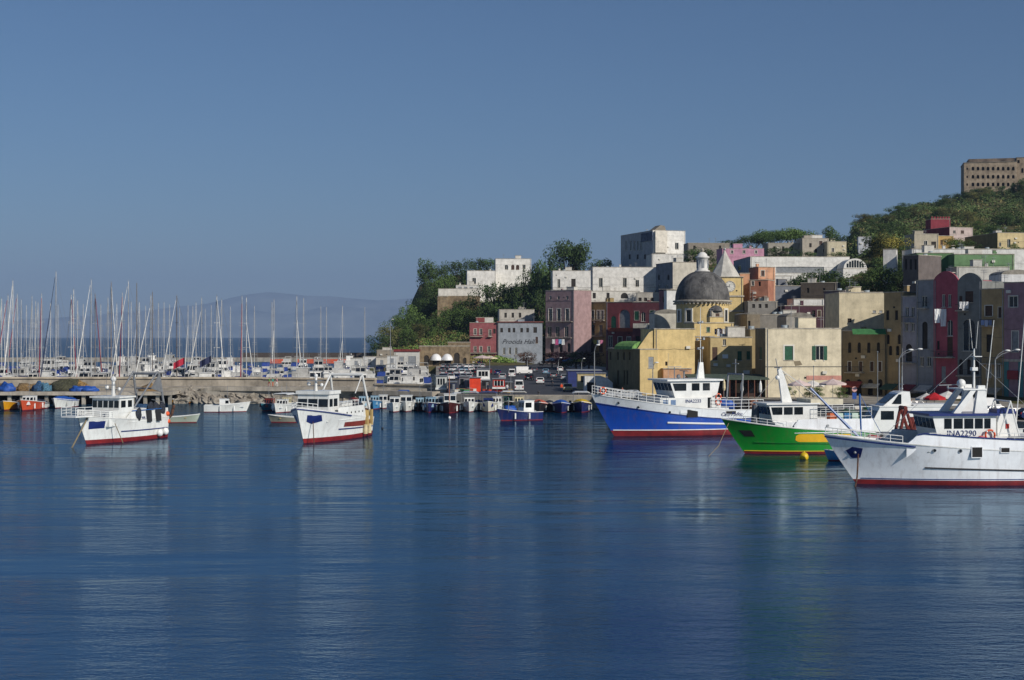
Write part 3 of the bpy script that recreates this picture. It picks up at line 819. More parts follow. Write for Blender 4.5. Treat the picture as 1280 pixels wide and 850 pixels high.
# --- two trawlers at anchor on the left -----------------------------------
rt = place_boat(97, 169.5, 70, "fishing_boat", "white trawler at far left with five small front windows and black trawl doors", group="white trawlers at anchor")
H = Hull(15.8, 5.0, 3.45, 2.5, rake=1.7, full=0.5, sag=1.5, hs=2.55)
W2 = hullpaint("e2e3df")
shell(rt, H, W2, W2, .3, boot=.5)
for sd in (-1, 1):
    b = MB(); b.tube(H.line(lambda u: 1.35 - .008 * u, 6.0, 15.5, side=sd, off=.03), .07); b.build("rubbing_strake", NAVY, rt)
    hull_patch(rt, H, "anchor_plate", NAVY, [(1.3, 2.75), (3.2, 2.72), (3.4, 1.85), (1.5, 1.8)], sd)
    rail([tuple(H.P(t, H.sheer(t), sd, -.06)) for t in (.0, .05, .1, .15, .2, .25)], .75, .04, 2).build("foredeck_rail", WHITE, rt)
g = MB()
for sd in (-1, 1):
    rows = [[], [], []]
    for i in range(21):
        u = 6.4 + 9.2 * i / 20
        p = H.at(u, 2.4, sd, .02); hgt = .1 + 1.25 * min(1, max(0, (u - 6.2) / 1.4))
        rows[0].append((p.x, p.y, 2.35)); rows[1].append((p.x, p.y - sd * .08, 2.4 + hgt)); rows[2].append((p.x, p.y - sd * .25, 2.4 + hgt))
    g.loft(rows, closed=False)
g.build("topside", W2, rt)
for sd in (-1, 1):
    b = MB(); b.tube([(7.5 + i, H.at(7.5 + i, 2.4, sd, -.03).y, 3.72) for i in range(8)], .07); b.build("blue_line", BLUEP, rt)
b = MB()                                    # bow platform
b.prism([(-1.7, -1.0), (.8, -1.5), (.8, 1.5), (-1.7, 1.0)], 3.35, 3.5, 'z'); bo = b.build("bow_platform", WHITE, rt)
rail([(.8, -1.5, 3.5), (-.4, -1.3, 3.5), (-1.7, -1.0, 3.5), (-1.7, 1.0, 3.5), (-.4, 1.3, 3.5), (.8, 1.5, 3.5)], 1.0, .04, 2).build("rail", WHITE, bo)
b = MB(); b.b2(3.5, 12, -1.9, 1.9, 2.0, 3.9); b.build("deckhouse", W2, rt)
b = MB(); b.b2(3.2, 3.6, -1.8, 1.8, 3.0, 3.9)
house(rt, 5.4, 8.4, 1.95, 3.55, 5.35, slope=.1, m=W2, wz=(.36, .82), frontn=5, over=.3, sidew=[(5.8, 6.7), (7.2, 8.0)], roof_t=.2)
b = MB(); b.cyl((7.0, 0, 5.5), (7.0, 0, 7.3), .26, .2, n=10); ms = b.build("mast", WHITE, rt)
b = MB(); b.ball((7.0, 0, 7.6), .36); b.ball((6.9, -.9, 6.4), .22); b.ball((6.8, .8, 6.6), .26); b.build("radome", WHITE, ms, True)
b = MB(); b.box((7.0, 0, 6.3), (.1, 2.2, .1)); b.box((5.9, 0, 6.9), (.16, 2.0, .12), rz=.4)
for y in (-1, -.5, .7): b.cyl((6.6, y, 5.5), (6.6, y, 8.6 + y), .02, n=4)
b.build("crossarm", METAL, ms)
b = MB()                                    # stern gantry
for sd in (-1, 1):
    b.tube([(15.2, sd * 2.0, 2.8), (13.9, sd * 1.9, 8.1)], .15, 8); b.tube([(8.9, sd * 1.6, 4.0), (13.8, sd * 1.8, 8.4)], .11, 8)
    for k in range(5): b.cyl((15.0 - .22 * k, sd * 1.98, 3.6 + k * .9), (12.2 + .25 * k, sd * 1.8, 4 + k * .9), .04, n=5)
b.cyl((13.9, -1.9, 8.1), (13.9, 1.9, 8.1), .15); b.cyl((14.4, -1.95, 6.2), (14.4, 1.95, 6.2), .1); b.prism([(12.0, 6.3), (14.5, 5.7), (13.9, 8.1)], -2.05, -1.95, 'y')
b.build("stern_gantry", METAL, rt)
for k, (u, y, z) in enumerate(((8.8, -2.4, 3.3), (11.6, -2.2, 3.9), (12.9, -2.15, 3.8), (14.2, -2.2, 3.7))):
    b = MB(); b.ball((u, y, z), .75, 10, 7, (.8, .35, 1), k, .4); b.build("net_bag", NETB, rt, True)
for u in (10.4, 12.4):
    b = MB(); b.prism([(u, 2.2), (u + .9, 2.2), (u + .75, 3.7), (u - .25, 3.7)], -2.68, -2.56, 'y'); b.build("trawl_door", RUBBER, rt)
for u, z in ((13.2, .7), (14.6, .8)):
    q = H.at(u, z, -1, .3); b = MB(); b.ball(tuple(q), .42, 10, 7, (1, 1, 1.1)); b.build("fender", WHITE, rt, True)
netpile(rt, (13.6, 0, 3.3), (1.6, 1.9, .9), mat("net_blue", (.03, .09, .2), rough=.9, var=.5, scale=5, bump=1, bscale=12), 3)
for q in ((15.3, -2.2, 3.0), (15.7, -1.5, 3.0), (15.8, -2.0, 2.0)):
    b = MB(); b.ball(q, .3); b.build("float", ORANGE, rt, True)
b = MB(); b.tube([(15.7, -1.5, 2.0), (17.6, -1.3, 2.7), (18.6, -1.0, 3.8)], .2, 8); b.tube([(15.7, 1.5, 2.0), (17.6, 1.3, 2.7), (18.6, 1.0, 3.8)], .2, 8); b.build("net_roller", RUST, rt)
b = MB(); b.tube([(1.2, -.6, 3.3), (-4, -1.8, -.6)], .09, 5); b.build("mooring_line", ROPE, rt); b = MB(); b.tube([(4.0, -2.35, 2.4), (5.2, -2.9, -.5)], .05, 5); b.build("mooring_line", ROPE, rt)
b = MB(); y = H.at(11.5, 2.6, -1, .04).y
textmesh("registration_mark", "NA 77", .5, NAVY, rt, (10.0, -2.53, 2.78), (R(90), 0, 0), .01)

rt = place_boat(371, 171, 74, "fishing_boat", "white trawler with a wide rust red side stripe and a white stern gantry", group="white trawlers at anchor")
H = Hull(18.2, 6.2, 4.3, 2.7, rake=2.0, full=0.42, sag=1.35, hs=2.3)
shell(rt, H, W2, W2, .35, boot=.55)
for sd in (-1, 1):
    b = MB(); b.tube([tuple(H.P(i / 14 * .5, H.sheer(i / 14 * .5) - .12, sd, .03)) for i in range(15)], .09); b.build("bow_stripe", NAVY, rt)
    hull_patch(rt, H, "anchor_plate", NAVY, [(1.3, 3.4), (3.0, 3.35), (3.5, 2.6), (2.2, 2.3), (1.5, 2.6)], sd)
    g = []
    for i in range(21):
        u = 8.0 + 9.8 * i / 20; g.append([tuple(H.at(u, 1.62 - .03 * (u - 8.7), sd, .03)), tuple(H.at(u, 2.2 - .012 * (u - 8.7), sd, .03))])
    b = MB(); b.loft(g, closed=False); b.build("side_stripe", TERRA, rt)
    b = MB(); b.tube(H.line(lambda u: 1.4 - .02 * (u - 7), 7, 17.8, side=sd, off=.03), .08); b.build("rubbing_strake", NAVY, rt)
g = MB()
for sd in (-1, 1):
    rows = [[], [], []]
    for i in range(21):
        u = 6.3 + 8.2 * i / 20
        p = H.at(u, 2.6, sd, .02); hgt = .35 + 1.25 * min(1, max(0, (u - 5.6) / .8)) * min(1, max(.3, (14.9 - u) / 1.2))
        rows[0].append((p.x, p.y, 2.5)); rows[1].append((p.x, p.y - sd * .08, 2.5 + hgt)); rows[2].append((p.x, p.y - sd * .25, 2.5 + hgt))
    g.loft(rows, closed=False)
g.build("topside", W2, rt)
for k in range(5):
    for sd in (-1, 1):
        u = 8.4 + k * 1.2; p = H.at(u, 2.6, sd); b = MB(); b.cyl((u, p.y - .2 * sd, 3.35), (u, p.y + .02 * sd, 3.35), .13, n=8); b.build("porthole", GLASS, rt)
b = MB(); b.b2(4.2, 9, -2.1, 2.1, 2.4, 3.7); b.build("deckhouse", W2, rt)
house(rt, 4.6, 8.0, 2.05, 3.6, 5.75, slope=.2, m=W2, wz=(.3, .74), frontn=3, over=.25, sidew=[(5.0, 5.9), (6.3, 7.4)], roof_t=.42)
b = MB(); b.cyl((5.6, 0, 6.1), (5.6, 0, 7.9), .2, .14, n=10); ms = b.build("mast", WHITE, rt)
b = MB(); b.ball((5.6, 0, 8.0), .26); b.ball((5.5, .9, 7.0), .26); b.ball((5.5, -.8, 6.9), .22); b.build("radome", WHITE, ms, True)
b = MB(); b.box((5.6, 0, 6.8), (.1, 2.2, .1)); b.box((5.2, 0, 7.4), (.16, 1.9, .12), rz=.3)
for y in (-1, .3, .9): b.cyl((5.6, y, 6.1), (5.6, y, 9.8 + y), .02, n=4)
b.build("crossarm", METAL, ms)
b = MB()
for sd in (-1, 1): b.tube([(17.4, sd * 2.5, 2.5), (15.2, sd * 2.2, 7.9)], .15, 8)
b.cyl((15.2, -2.3, 7.9), (15.2, 2.3, 7.9), .17); b.tube([(15.2, -2.2, 7.9), (12.6, -2.3, 5.6)], .07); b.tube([(15.2, 2.2, 7.9), (11.0, 2.3, 4.2)], .12)
b.build("stern_gantry", WHITE, rt)
b = MB(); b.b2(9, 12.5, -2.0, 2.0, 3, 4.6); b.build("aft_house", W2, rt)
for sd in (-1, 1): rail([(u, sd * 2.5, 3.9) for u in (8.4, 9.6, 10.8, 12.0, 13.2)], .9, .035, 1).build("side_rail", WHITE, rt)
rail([tuple(H.P(t, H.sheer(t), -1, -.1)) for t in (.12, .09, .06, .03, .0)] + [tuple(H.P(t, H.sheer(t), 1, -.1)) for t in (.03, .06, .09, .12)], .7, .035).build("foredeck_rail", WHITE, rt)
netpile(rt, (14.8, -.8, 3.2), (1.3, 2.0, 1.1), NETB, 8); netpile(rt, (16.9, -1.1, 2.6), (1.1, 1.5, 1.0), RUST, 12); netpile(rt, (12.6, .5, 3.5), (1.3, 1.5, .8), mat("net_tan", (.25, .16, .07), rough=.95, var=.5, scale=6), 5)
for u in (14.6, 16.4):
    q = H.at(u, 2.4, -1, .12); b = MB(); b.box(tuple(q), (.5, .3, 2.0)); b.build("ladder", mat("pale_wood", "b79b62", rough=.8), rt)
for u in (14.0, 15.6):
    q = H.at(u, .9, -1, .3); b = MB(); b.cyl((q.x, q.y, .4), (q.x, q.y, 1.6), .28, n=8); b.build("fender", mat("dirty_cream", "c8b890", rough=.7), rt)
b = MB(); b.tube([(2.0, -1.2, 2.6), (1.9, -1.4, -.4)], .05); b.build("anchor_chain", RUST, rt)
# ------------------------------------------------------------------ town
rnd = random.Random(5)
FRAME = paint("dcd8cc"); GREENSH = mat("green_shutter", "1f5a40", rough=.6, var=.2, scale=3)
BROWNSH = mat("brown_door", "4a3326", rough=.7, var=.2); GREYSH = mat("grey_shutter", "8e9296", rough=.7, var=.15)
IRON = mat("iron", (.06, .06, .065), rough=.6); COPING = mat("lime_coping", "b9b1a2", rough=.9, var=.22, scale=1.2, streak=.4)
ROOFM = mat("flat_roof", "8f8a80", rough=.95, var=.25, scale=.6, streak=.2)
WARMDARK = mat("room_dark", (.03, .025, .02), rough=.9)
class Wall:
    """a vertical wall plane: local x runs right along it, y into the building; windows are given by where they stand"""
    def __init__(s, A, ang): s.A = Vector((A[0], A[1])); s.ang = ang; s.d = Vector((cos(ang), sin(ang)))
    def u(s, px):
        k = (px - 640) / FP
        return (k * s.A.y - s.A.x) / (s.d.x - k * s.d.y)
    def z(s, px, py):
        D = s.A.y + s.u(px) * s.d.y
        return PZ(py, D)
def wallmesh(W, z0, top, holes, rec=0.22, flip=False):
    """wall sheet W wide with real openings, reveals rec deep. holes: (u0,u1,za,zb,arch)"""
    b = MB()
    xs = sorted(set([0, W] + [round(min(max(q, 0), W), 4) for h in holes for q in h[:2]]))
    zs = sorted(set([z0, top] + [round(min(max(q, z0), top), 4) for h in holes for q in h[2:4]]))
    for a, c in zip(xs, xs[1:]):
        for e, f in zip(zs, zs[1:]):
            mx, mz = (a + c) / 2, (e + f) / 2
            if any(h[0] < mx < h[1] and h[2] < mz < h[3] for h in holes): continue
            b.add([(a, 0, e), (c, 0, e), (c, 0, f), (a, 0, f)], [(0, 1, 2, 3)])
    for h in holes:
        u0, u1, za, zb = h[:4]; r = h[5] if len(h) > 5 else rec
        b.add([(u0, 0, za), (u1, 0, za), (u1, 0, zb), (u0, 0, zb), (u0, r, za), (u1, r, za), (u1, r, zb), (u0, r, zb)],
              [(0, 4, 5, 1), (1, 5, 6, 2), (2, 6, 7, 3), (3, 7, 4, 0)])
        if h[4]:                                # arched head: fill the corners
            rr = (u1 - u0) / 2; uc = (u0 + u1) / 2; n = 6
            for sd in (-1, 1):
                arc = [(uc + sd * rr * cos(pi / 2 * k / n), zb - rr + rr * sin(pi / 2 * k / n)) for k in range(n + 1)]
                poly = [(uc + sd * rr, zb)] + arc
                b.prism([(p[0], p[1]) for p in poly], 0.002, r, 'y')
    return b
def window_at(root, h, style, wallm):
    u0, u1, za, zb = h[:4]; arch = h[4]; w, hh = u1 - u0, zb - za
    r = h[5] if len(h) > 5 else .22
    if style in 'wWb':
        b = MB(); t = min(.09, w * .12)
        for q in ((u0, u0 + t, za, zb), (u1 - t, u1, za, zb), (u0 + t, u1 - t, za, za + t), (u0 + t, u1 - t, zb - t, zb), ((u0 + u1) / 2 - t / 2, (u0 + u1) / 2 + t / 2, za + t, zb - t)):
            b.b2(q[0], q[1], r * .55, r * .8, q[2], q[3])
        o = b.build("door" if style == 'b' else "window", FRAME, root)
        b = MB(); b.b2(u0, u1, r * .85, r, za, zb); b.build("pane", GLASS, o)
        b = MB(); b.b2(u0 - .12, u1 + .12, -.1, .02, za - .12, za - .002); b.build("sill", COPING, o)
    elif style in 'gnN':
        m = {'g': GREENSH, 'n': BROWNSH, 'N': GREYSH}[style]
        b = MB(); b.b2(u0, u1, r * .35, r, za, zb)
        for k in range(1, int(hh / .3)): b.b2(u0 + .06, u1 - .06, r * .35 - .03, r * .35, za + k * .3 - .03, za + k * .3 + .03)
        o = b.build("shutter", m, root)
        b = MB(); b.b2(u0 - .12, u1 + .12, -.1, .02, za - .12, za - .002); b.build("sill", COPING, o)
    elif style in 'G':
        b = MB(); b.b2(u0, u1, r * .85, r, za, zb); b.b2((u0 + u1) / 2 - .05, (u0 + u1) / 2 + .05, r * .5, r * .85, za, zb); o = b.build("window", FRAME, root)
        b = MB(); b.b2(u0 + .08, (u0 + u1) / 2 - .07, r * .7, r * .84, za + .08, zb - .08); b.build("pane", GLASS, o)
        b = MB(); b.b2((u0 + u1) / 2 + .07, u1 - .08, r * .7, r * .84, za + .08, zb - .08); b.build("pane", GLASS, o)
        for sd in (0, 1):
            x = u0 - w * .5 if sd == 0 else u1
            b = MB(); b.b2(x + .03, x + w * .5 - .03, -.08, -.01, za, zb); b.build("shutter", GREENSH, o)
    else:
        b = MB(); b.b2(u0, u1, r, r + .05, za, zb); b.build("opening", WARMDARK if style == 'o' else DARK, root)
    if style == 'W' or style == 'G':
        b = MB(); t = .22
        for q in ((u0 - t, u0, za - t, zb + t), (u1, u1 + t, za - t, zb + t), (u0, u1, zb, zb + t)): b.b2(q[0], q[1], -.06, .0, q[2], q[3])
        b.build("surround", FRAME, root)
def balcony(root, u0, u1, z, m=None, out=1.0, h=1.0, solid=None):
    b = MB(); b.b2(u0, u1, -out, -.003, z - .18, z); o = b.build("balcony", m or COPING, root)
    b = MB()
    if solid: 
        for q in ((u0, u1, -out, -out + .1), (u0, u0 + .1, -out + .1, 0), (u1 - .1, u1, -out + .1, 0)): b.b2(q[0], q[1], q[2], q[3], z, z + h)
        b.build("parapet", solid, o)
    else:
        b.tube([(u0 + .03, 0, z + h), (u0 + .03, -out + .03, z + h), (u1 - .03, -out + .03, z + h), (u1 - .03, 0, z + h)], .04, 5)
        n = max(3, int((u1 - u0) / .28))
        for k in range(n + 1): x = u0 + .03 + (u1 - u0 - .06) * k / n; b.cyl((x, -out + .03, z), (x, -out + .03, z + h), .022, n=4, cap=False)
        b.build("railing", IRON, o)
def building(name, label, cat, px0, px1, top, D, rz=0, depth=10, c="d8d4c8", win=(), lwin=(), lpx=None, base=None, roof='flat', cm=None, group=None, balc=(), surr=False, clutter=1, parapet=.5, front=None, wm=None, cornice=.1, back=0.0, lc=None):
    """win: (px centre, py top, py bottom, width px, style[, arch]); lwin: the same on the left face"""
    A = (PX(px0, D), D); a = R(rz)
    W = Wall(A, a); w = W.u(px1)
    zt = PZ(top, D)
    if lpx is not None:                              # depth from where the left face ends
        L = Wall(A, a + pi / 2); depth = max(2.0, L.u(lpx))
    pts = [Vector(A) + W.d * (w * i) + Vector((-W.d.y, W.d.x)) * depth * j for i in (0, .5, 1) for j in (0, .5, 1)]
    g = min(ground(p.x, p.y) for p in pts)
    g = max(g, QZ) - .25 if base is None else base
    root = empty(name, (A[0], A[1], g), a, label, cat, group)
    def hz(lst, Wl, dep=.22):
        out = []
        for q in lst:
            px, ya, yb, wp, st = q[:5]; ar = q[5] if len(q) > 5 else 0
            u0, u1 = Wl.u(px - wp / 2), Wl.u(px + wp / 2)
            if u0 > u1: u0, u1 = u1, u0
            out.append((u0, u1, Wl.z(px, yb) - g, Wl.z(px, ya) - g, ar, (q[6] if len(q) > 6 else dep), st))
        return out
    m = wm or wallmat(c)
    H = hz(win, W)
    H = [h for h in H if h[0] > .05 and h[1] < w - .05 and h[2] >= 0]
    T = zt - g
    b = wallmesh(w, 0, T, H)
    b.add([(w, 0, 0), (w, depth, 0), (w, depth, T), (w, 0, T), (0, depth, 0), (0, depth, T)], [(0, 1, 2, 3), (1, 4, 5, 2)])
    # left face
    LH = []
    if lwin:
        L = Wall(A, a + pi / 2)
        LH = hz(lwin, L); LH = [h for h in LH if h[0] > .05 and h[1] < depth - .05]
    # the left face is drawn mirrored: local x -> y
    lb = wallmesh(depth, 0, T, LH)
    lb.v = [(v[1], v[0], v[2]) for v in lb.v]; lb.f = [f[::-1] for f in lb.f]
    if lc: lb.build("side_wall", wallmat(lc), root)  # left-face colour; most are the front darkened, putting shade into the paint
    else:
        k = len(b.v); b.v += lb.v; b.f += [tuple(k + i for i in f) for f in lb.f]; b.m += lb.m
    b.build("wall", m, root)
    for h in H: window_at(root, h, h[6], m)
    for h in LH:
        n0 = len(bpy.data.objects)
        hold = bpy.data.objects.new("side", None)
        before = set(root.children)
        window_at(root, h, h[6], m)
        for ch in set(root.children) - before:
            for q in [ch] + list(ch.children):
                q.data.transform(Matrix(((0, 1, 0, 0), (1, 0, 0, 0), (0, 0, 1, 0), (0, 0, 0, 1)))); q.data.flip_normals()
        bpy.data.objects.remove(hold)
    for (p0, p1, py, *r_) in balc:
        u0, u1 = W.u(p0), W.u(p1); balcony(root, u0, u1, W.z(p0, py) - g, **(r_[0] if r_ else {}))
    if roof == 'flat':
        b = MB(); b.add([(.05, .05, T - parapet), (w - .05, .05, T - parapet), (w - .05, depth - .05, T - parapet), (.05, depth - .05, T - parapet)], [(0, 1, 2, 3)])
        b.build("roof", ROOFM, root)
        b = MB(); e = cornice; t = .28
        for q in ((-e, w + e, -e, t), (-e, w + e, depth - t, depth + e), (-e, t, t, depth - t), (w - t, w + e, t, depth - t)): b.b2(q[0], q[1], q[2], q[3], T + .003, T + .16)
        b.build("cornice", COPING, root)
    elif roof == 'vault':
        b = MB(); n = 10; prof_ = [(w * (1 - cos(pi * k / n)) / 2, T + w * .16 * sin(pi * k / n)) for k in range(n + 1)]
        b.prism(prof_ + [], 0.0, depth, 'y'); b.build("roof", ROOFM, root, False)
    elif roof == 'arc':
        n = 12; r_ = min(2.0, w * .28)
        b = MB(); b.prism([(0, T)] + [(w * k / n, T + .1 + r_ * sin(pi * k / n) ** .8) for k in range(1, n)] + [(w, T)], 0.0, .35, 'y'); b.build("gable", m, root)
        b = MB(); b.add([(.05, .4, T - .1), (w - .05, .4, T - .1), (w - .05, depth, T - .1), (.05, depth, T - .1)], [(0, 1, 2, 3)]); b.build("roof", ROOFM, root)
    if w > 3.5 and wm is None and T > 5:             # rainwater pipe and a worn ledge on the front
        x = w - .35 if rnd.random() < .6 else .35
        if not any(h[0] - .15 < x < h[1] + .15 for h in H):
            b = MB(); b.cyl((x, -.07, 0), (x, -.07, T - .1), .06, n=6); b.build("downpipe", METAL if rnd.random() < .5 else COPING, root)
        for f in (.33, .62):
            zz = T - (T - max(0, T - 12)) * f
            if rnd.random() < .55 and not any(h[2] - .3 < zz < h[3] + .3 for h in H):
                b = MB(); b.b2(.01, w - .01, -.07, -.002, zz, zz + .14); b.build("string_course", m, root)
    if wm is None and w > 4 and name not in ('hall', 'white_block'):
        for k in range(rnd.choice((1, 2, 2, 3))):        # air conditioners, vents, meter boxes between the windows
            for tr in range(8):
                x, z_ = rnd.uniform(.5, w - 1.2), T - rnd.uniform(1.5, min(T - .5, 13))
                if not any(h[0] - .3 < x + .8 and x < h[1] + .3 and h[2] - .3 < z_ + .6 and z_ < h[3] + .3 for h in H):
                    if rnd.random() < .6:
                        b = MB(); b.b2(x, x + .75, -.32, -.004, z_, z_ + .5); b.cyl((x + .3, -.33, z_ + .25), (x + .3, -.31, z_ + .25), .19, n=10); b.build("air_conditioner", FRAME, root)
                    else:
                        b = MB(); b.b2(x, x + .35, -.06, -.004, z_, z_ + .3); b.build("vent", DARK, root)
                    break
        if rnd.random() < .7:
            yy = T - rnd.uniform(2, min(9, T - 1)); b = MB(); b.tube([(w * i / 8, -.05, yy - .18 * sin(pi * (i % 4) / 4)) for i in range(9)], .022, 4); b.build("cable", IRON, root)
        if rnd.random() < .6:
            for h in H:
                if h[6] in 'wngNb' and not h[4]:
                    b = MB(); t = .12
                    for q in ((h[0] - t, h[0], h[2], h[3] + t), (h[1], h[1] + t, h[2], h[3] + t), (h[0], h[1], h[3], h[3] + t)): b.b2(q[0], q[1], -.045, -.0, q[2], q[3])
                    b.build("surround", COPING if rnd.random() < .5 else FRAME, root)
    if roof == 'flat' and clutter and w > 6 and depth > 6 and rnd.random() < .75:
        x, y, a_, h_ = rnd.uniform(.1, .6) * w, depth * rnd.uniform(.3, .55), rnd.uniform(2, 3.6), rnd.uniform(.9, 2.1)
        b = MB(); b.b2(x, x + a_, y, y + 2.4, T - parapet, T + h_); o = b.build("roof_room", m if rnd.random() < .6 else wallmat("d2ccbe"), root)
        b = MB(); b.b2(x - .1, x + a_ + .1, y - .1, y + 2.5, T + h_ + .002, T + h_ + .12); b.build("roof_room_slab", COPING, o)
    for k in range(clutter + (1 if roof == 'flat' and clutter and w > 6 else 0)):
        q = rnd.random(); x, y = rnd.uniform(.15, .85) * w, rnd.uniform(.3, .8) * depth
        if q < .35:
            b = MB(); b.b2(x - .35, x + .35, y - .35, y + .35, T - parapet, T + rnd.uniform(.6, 1.3)); o = b.build("chimney", m, root)
            b = MB(); b.b2(x - .45, x + .45, y - .45, y + .45, T + 1.31, T + 1.42); b.build("chimney_cap", COPING, o)
        elif q < .75:
            hh = rnd.uniform(1.6, 3.2); b = MB(); b.cyl((x, y, T - parapet), (x, y, T + hh), .045, n=5)
            for j in range(2): b.cyl((x - .6, y, T + hh - .1 - j * .4), (x + .6, y, T + hh - .1 - j * .4), .03, n=4)
            b.cyl((x, y - .8, T + hh - .3), (x, y + .8, T + hh - .3), .03, n=4)
            b.build("antenna", METAL, root)
        else:
            b = MB(); b.cyl((x, y, T - parapet), (x, y, T + .7), .55, n=12); b.build("water_tank", mat("tank", "9aa4a8", rough=.5), root, True)
    return root, W, g, w, T
def row(pxs, ya, yb, w, st, ar=0): return [(p, ya, yb, w, st, ar) for p in pxs]

STONE = mat("tufa_stone", (0.27, 0.205, 0.13), rough=.95, var=.28, scale=.5, streak=.5, bump=.6, bscale=1.5, spec=.1)
WW = "e3dfd6"     # limewash
# --- left foot of the hill
building("stone_arcade", "old brown stone arcade with two white domed awnings at the hill foot", "building", 524, 587, 433, 500, 3, 14, wm=STONE,
    win=[(533, 444, 457, 6, 'o', 1), (545, 447, 457, 8, 'o', 1), (560, 447, 457, 8, 'o', 1), (571, 441, 457, 7, 'o', 1), (581, 447, 457, 4, 'o', 1)], clutter=0)
building("stone_tower", "square tufa stone stub rising behind the arcade", "building", 560, 588, 428, 516, 3, 8, wm=STONE, clutter=0)
for k, px in enumerate((545, 559)):
    W = Wall((PX(524, 500), 500), R(3)); u = W.u(px)
    b = MB(); b.lathe([(2.0 * cos(pi / 2 * i / 6), 2.3 * sin(pi / 2 * i / 6)) for i in range(7)], n=12, a0=pi, a1=2 * pi)
    o = b.build("awning", paint("e8e8e8"), None, True, (W.A.x + u * cos(R(3)), W.A.y + u * sin(R(3)) - .06, PZ(450.5, 499)))
    tag(o, ("left" if k == 0 else "right") + " of two white domed awnings on the stone arches", "awning", "white domed awnings")
building("shed", "long white harbour shed with a red roof beside the stone arcade", "shed", 493, 524, 440, 492, 2, 8, "c9c6bc", win=[(502, 446, 455, 5, 'N'), (515, 445, 456, 10, 'N')], clutter=0)
W = Wall((PX(493, 492), 492), R(2)); b = MB(); b.prism([(-.3, 0), (W.u(524) + .2, 0), (W.u(524) + .2, .7), (-.3, .7)], -.4, 8.4, 'y')
ro = b.build("roof_sheet", mat("red_roof", "7d2c28", rough=.7, var=.2), bpy.data.objects["shed"]); ro.location.z = PZ(440, 492) - bpy.data.objects["shed"].location.z + .17
building("store_building", "low beige harbour store with a dark doorway left of the red roofed shed", "building", 471, 494, 438, 505, 0, 8, "9a8d78", win=[(478, 446, 455, 4, 'o'), (486, 446, 455, 4, 'o')], clutter=1)
for k, (a, c_, t, D_, nm) in enumerate(((438, 452, 448, 470, "small white harbour cabin beside the masts"), (454, 470, 446, 478, "small white harbour cabin with a grey door below the hill"), (470, 484, 447, 474, "pale harbour cabin standing in front of the beige store"), (484, 496, 445, 466, "narrow white harbour cabin in front of the red roofed shed"))):
    building("cabin", nm, "cabin", a, c_, t, D_, 0, 4, ["d9d6cc", "e2e0da", "cfc6b4", "dedcd4"][k], win=[((a + c_) / 2, t + 3, t + 9, 4, 'N')], clutter=0, group="harbour cabins", base=QZ, cornice=.15)
# --- red house and the hall with the painted name
REDH = "a34f52"
rt, W, g, w, T = building("red_house", "red harbour house with white balconies left of the pale blue hall", "house", 587, 622, 403.5, 541, -2, 12, REDH,
    win=row((594, 601), 411, 418.5, 3.2, 'w') + row((612.5,), 412, 420, 3, 'w') + row((618,), 411, 417, 3, 'o') + row((594, 601, 611), 433, 440, 3.2, 'b') + row((592, 600, 609, 617), 447, 456, 4, 'n'),
    balc=[(587.5, 604, 420.5), (610, 616, 420.5), (587.5, 621.5, 441)])
rt, W, g, w, T = building("hall", "pale blue grey harbour building with the words Procida Hall painted on its front", "building", 622.4, 678, 403.5, 540, 2, 14, "9aa3ae",
    win=row((627, 636.5, 642.5, 652, 659.5), 410, 415.5, 3.2, 'o') + row((669,), 409, 416, 4.5, 'o') + row((671,), 421, 429, 3, 'n') + row((630.2, 637.3, 645.2), 434.5, 443, 3, 'w') + row((630, 637, 645), 449, 458, 3.6, 'N'))
b = MB(); b.b2(-.4, w + .4, -.5, .2, T + .17, T + .5); b.build("eaves", mat("eaves_red", "7e4a44", rough=.8), rt)
u = W.u(647.5); zz = W.z(647, 427.2) - g
textmesh("painted_name", "Procida Hall", 2.45, mat("sign_black", (.02, .02, .025), rough=.6), rt, (u, -.045, zz), (R(90), 0, 0), .03, .4)
building("ruined_house", "weathered white and brown upper house behind the pale blue hall", "house", 624, 668, 387, 566, 4, 9, "b7b0a2", win=row((632, 641, 650), 391, 397, 3, 'o'), clutter=2)
building("roof_house", "small red roof room above the red harbour house", "house", 595, 610, 397, 556, 0, 6, "9c3f3d", clutter=0, base=None)
# --- white villa on the cape
building("villa", "white villa with a blue door on the cape among dark trees", "house", 584, 620, 338.5, 650, 4, 12, WW, win=[(592.6, 347.5, 355, 4.6, 'w')], clutter=1, lpx=None)
building("villa", "long flat white villa with an ochre loggia at the top of the cape", "house", 619.5, 664, 323.5, 662, 3, 14, "e8e4da", win=row((633,), 331, 337, 4, 'w', 1) + row((641, 647), 331, 337, 4, 'n', 1) + row((655,), 331, 336, 3.5, 'w'), clutter=2, parapet=.6)
building("villa", "low white terrace house with a row of windows beside the villas on the cape", "house", 570, 600, 356.5, 640, 3, 9, "dbd8cf", win=row((575, 582, 589), 358.5, 361, 4, 'N'), clutter=1)
building("retaining_wall", "high brown stone retaining wall of the terrace on the cape", "wall", 548, 600, 370, 621, 5, 7, wm=STONE, clutter=0)
building("terrace_wall", "white parapet wall standing on the stone retaining wall on the cape", "wall", 548, 600, 361, 624, 5, 4, "dcd6c8", clutter=0)
building("retaining_wall", "brown tufa stone buttress under the white terrace wall on the cape", "wall", 547, 560, 370.5, 620, 5, 5, wm=STONE, clutter=0)
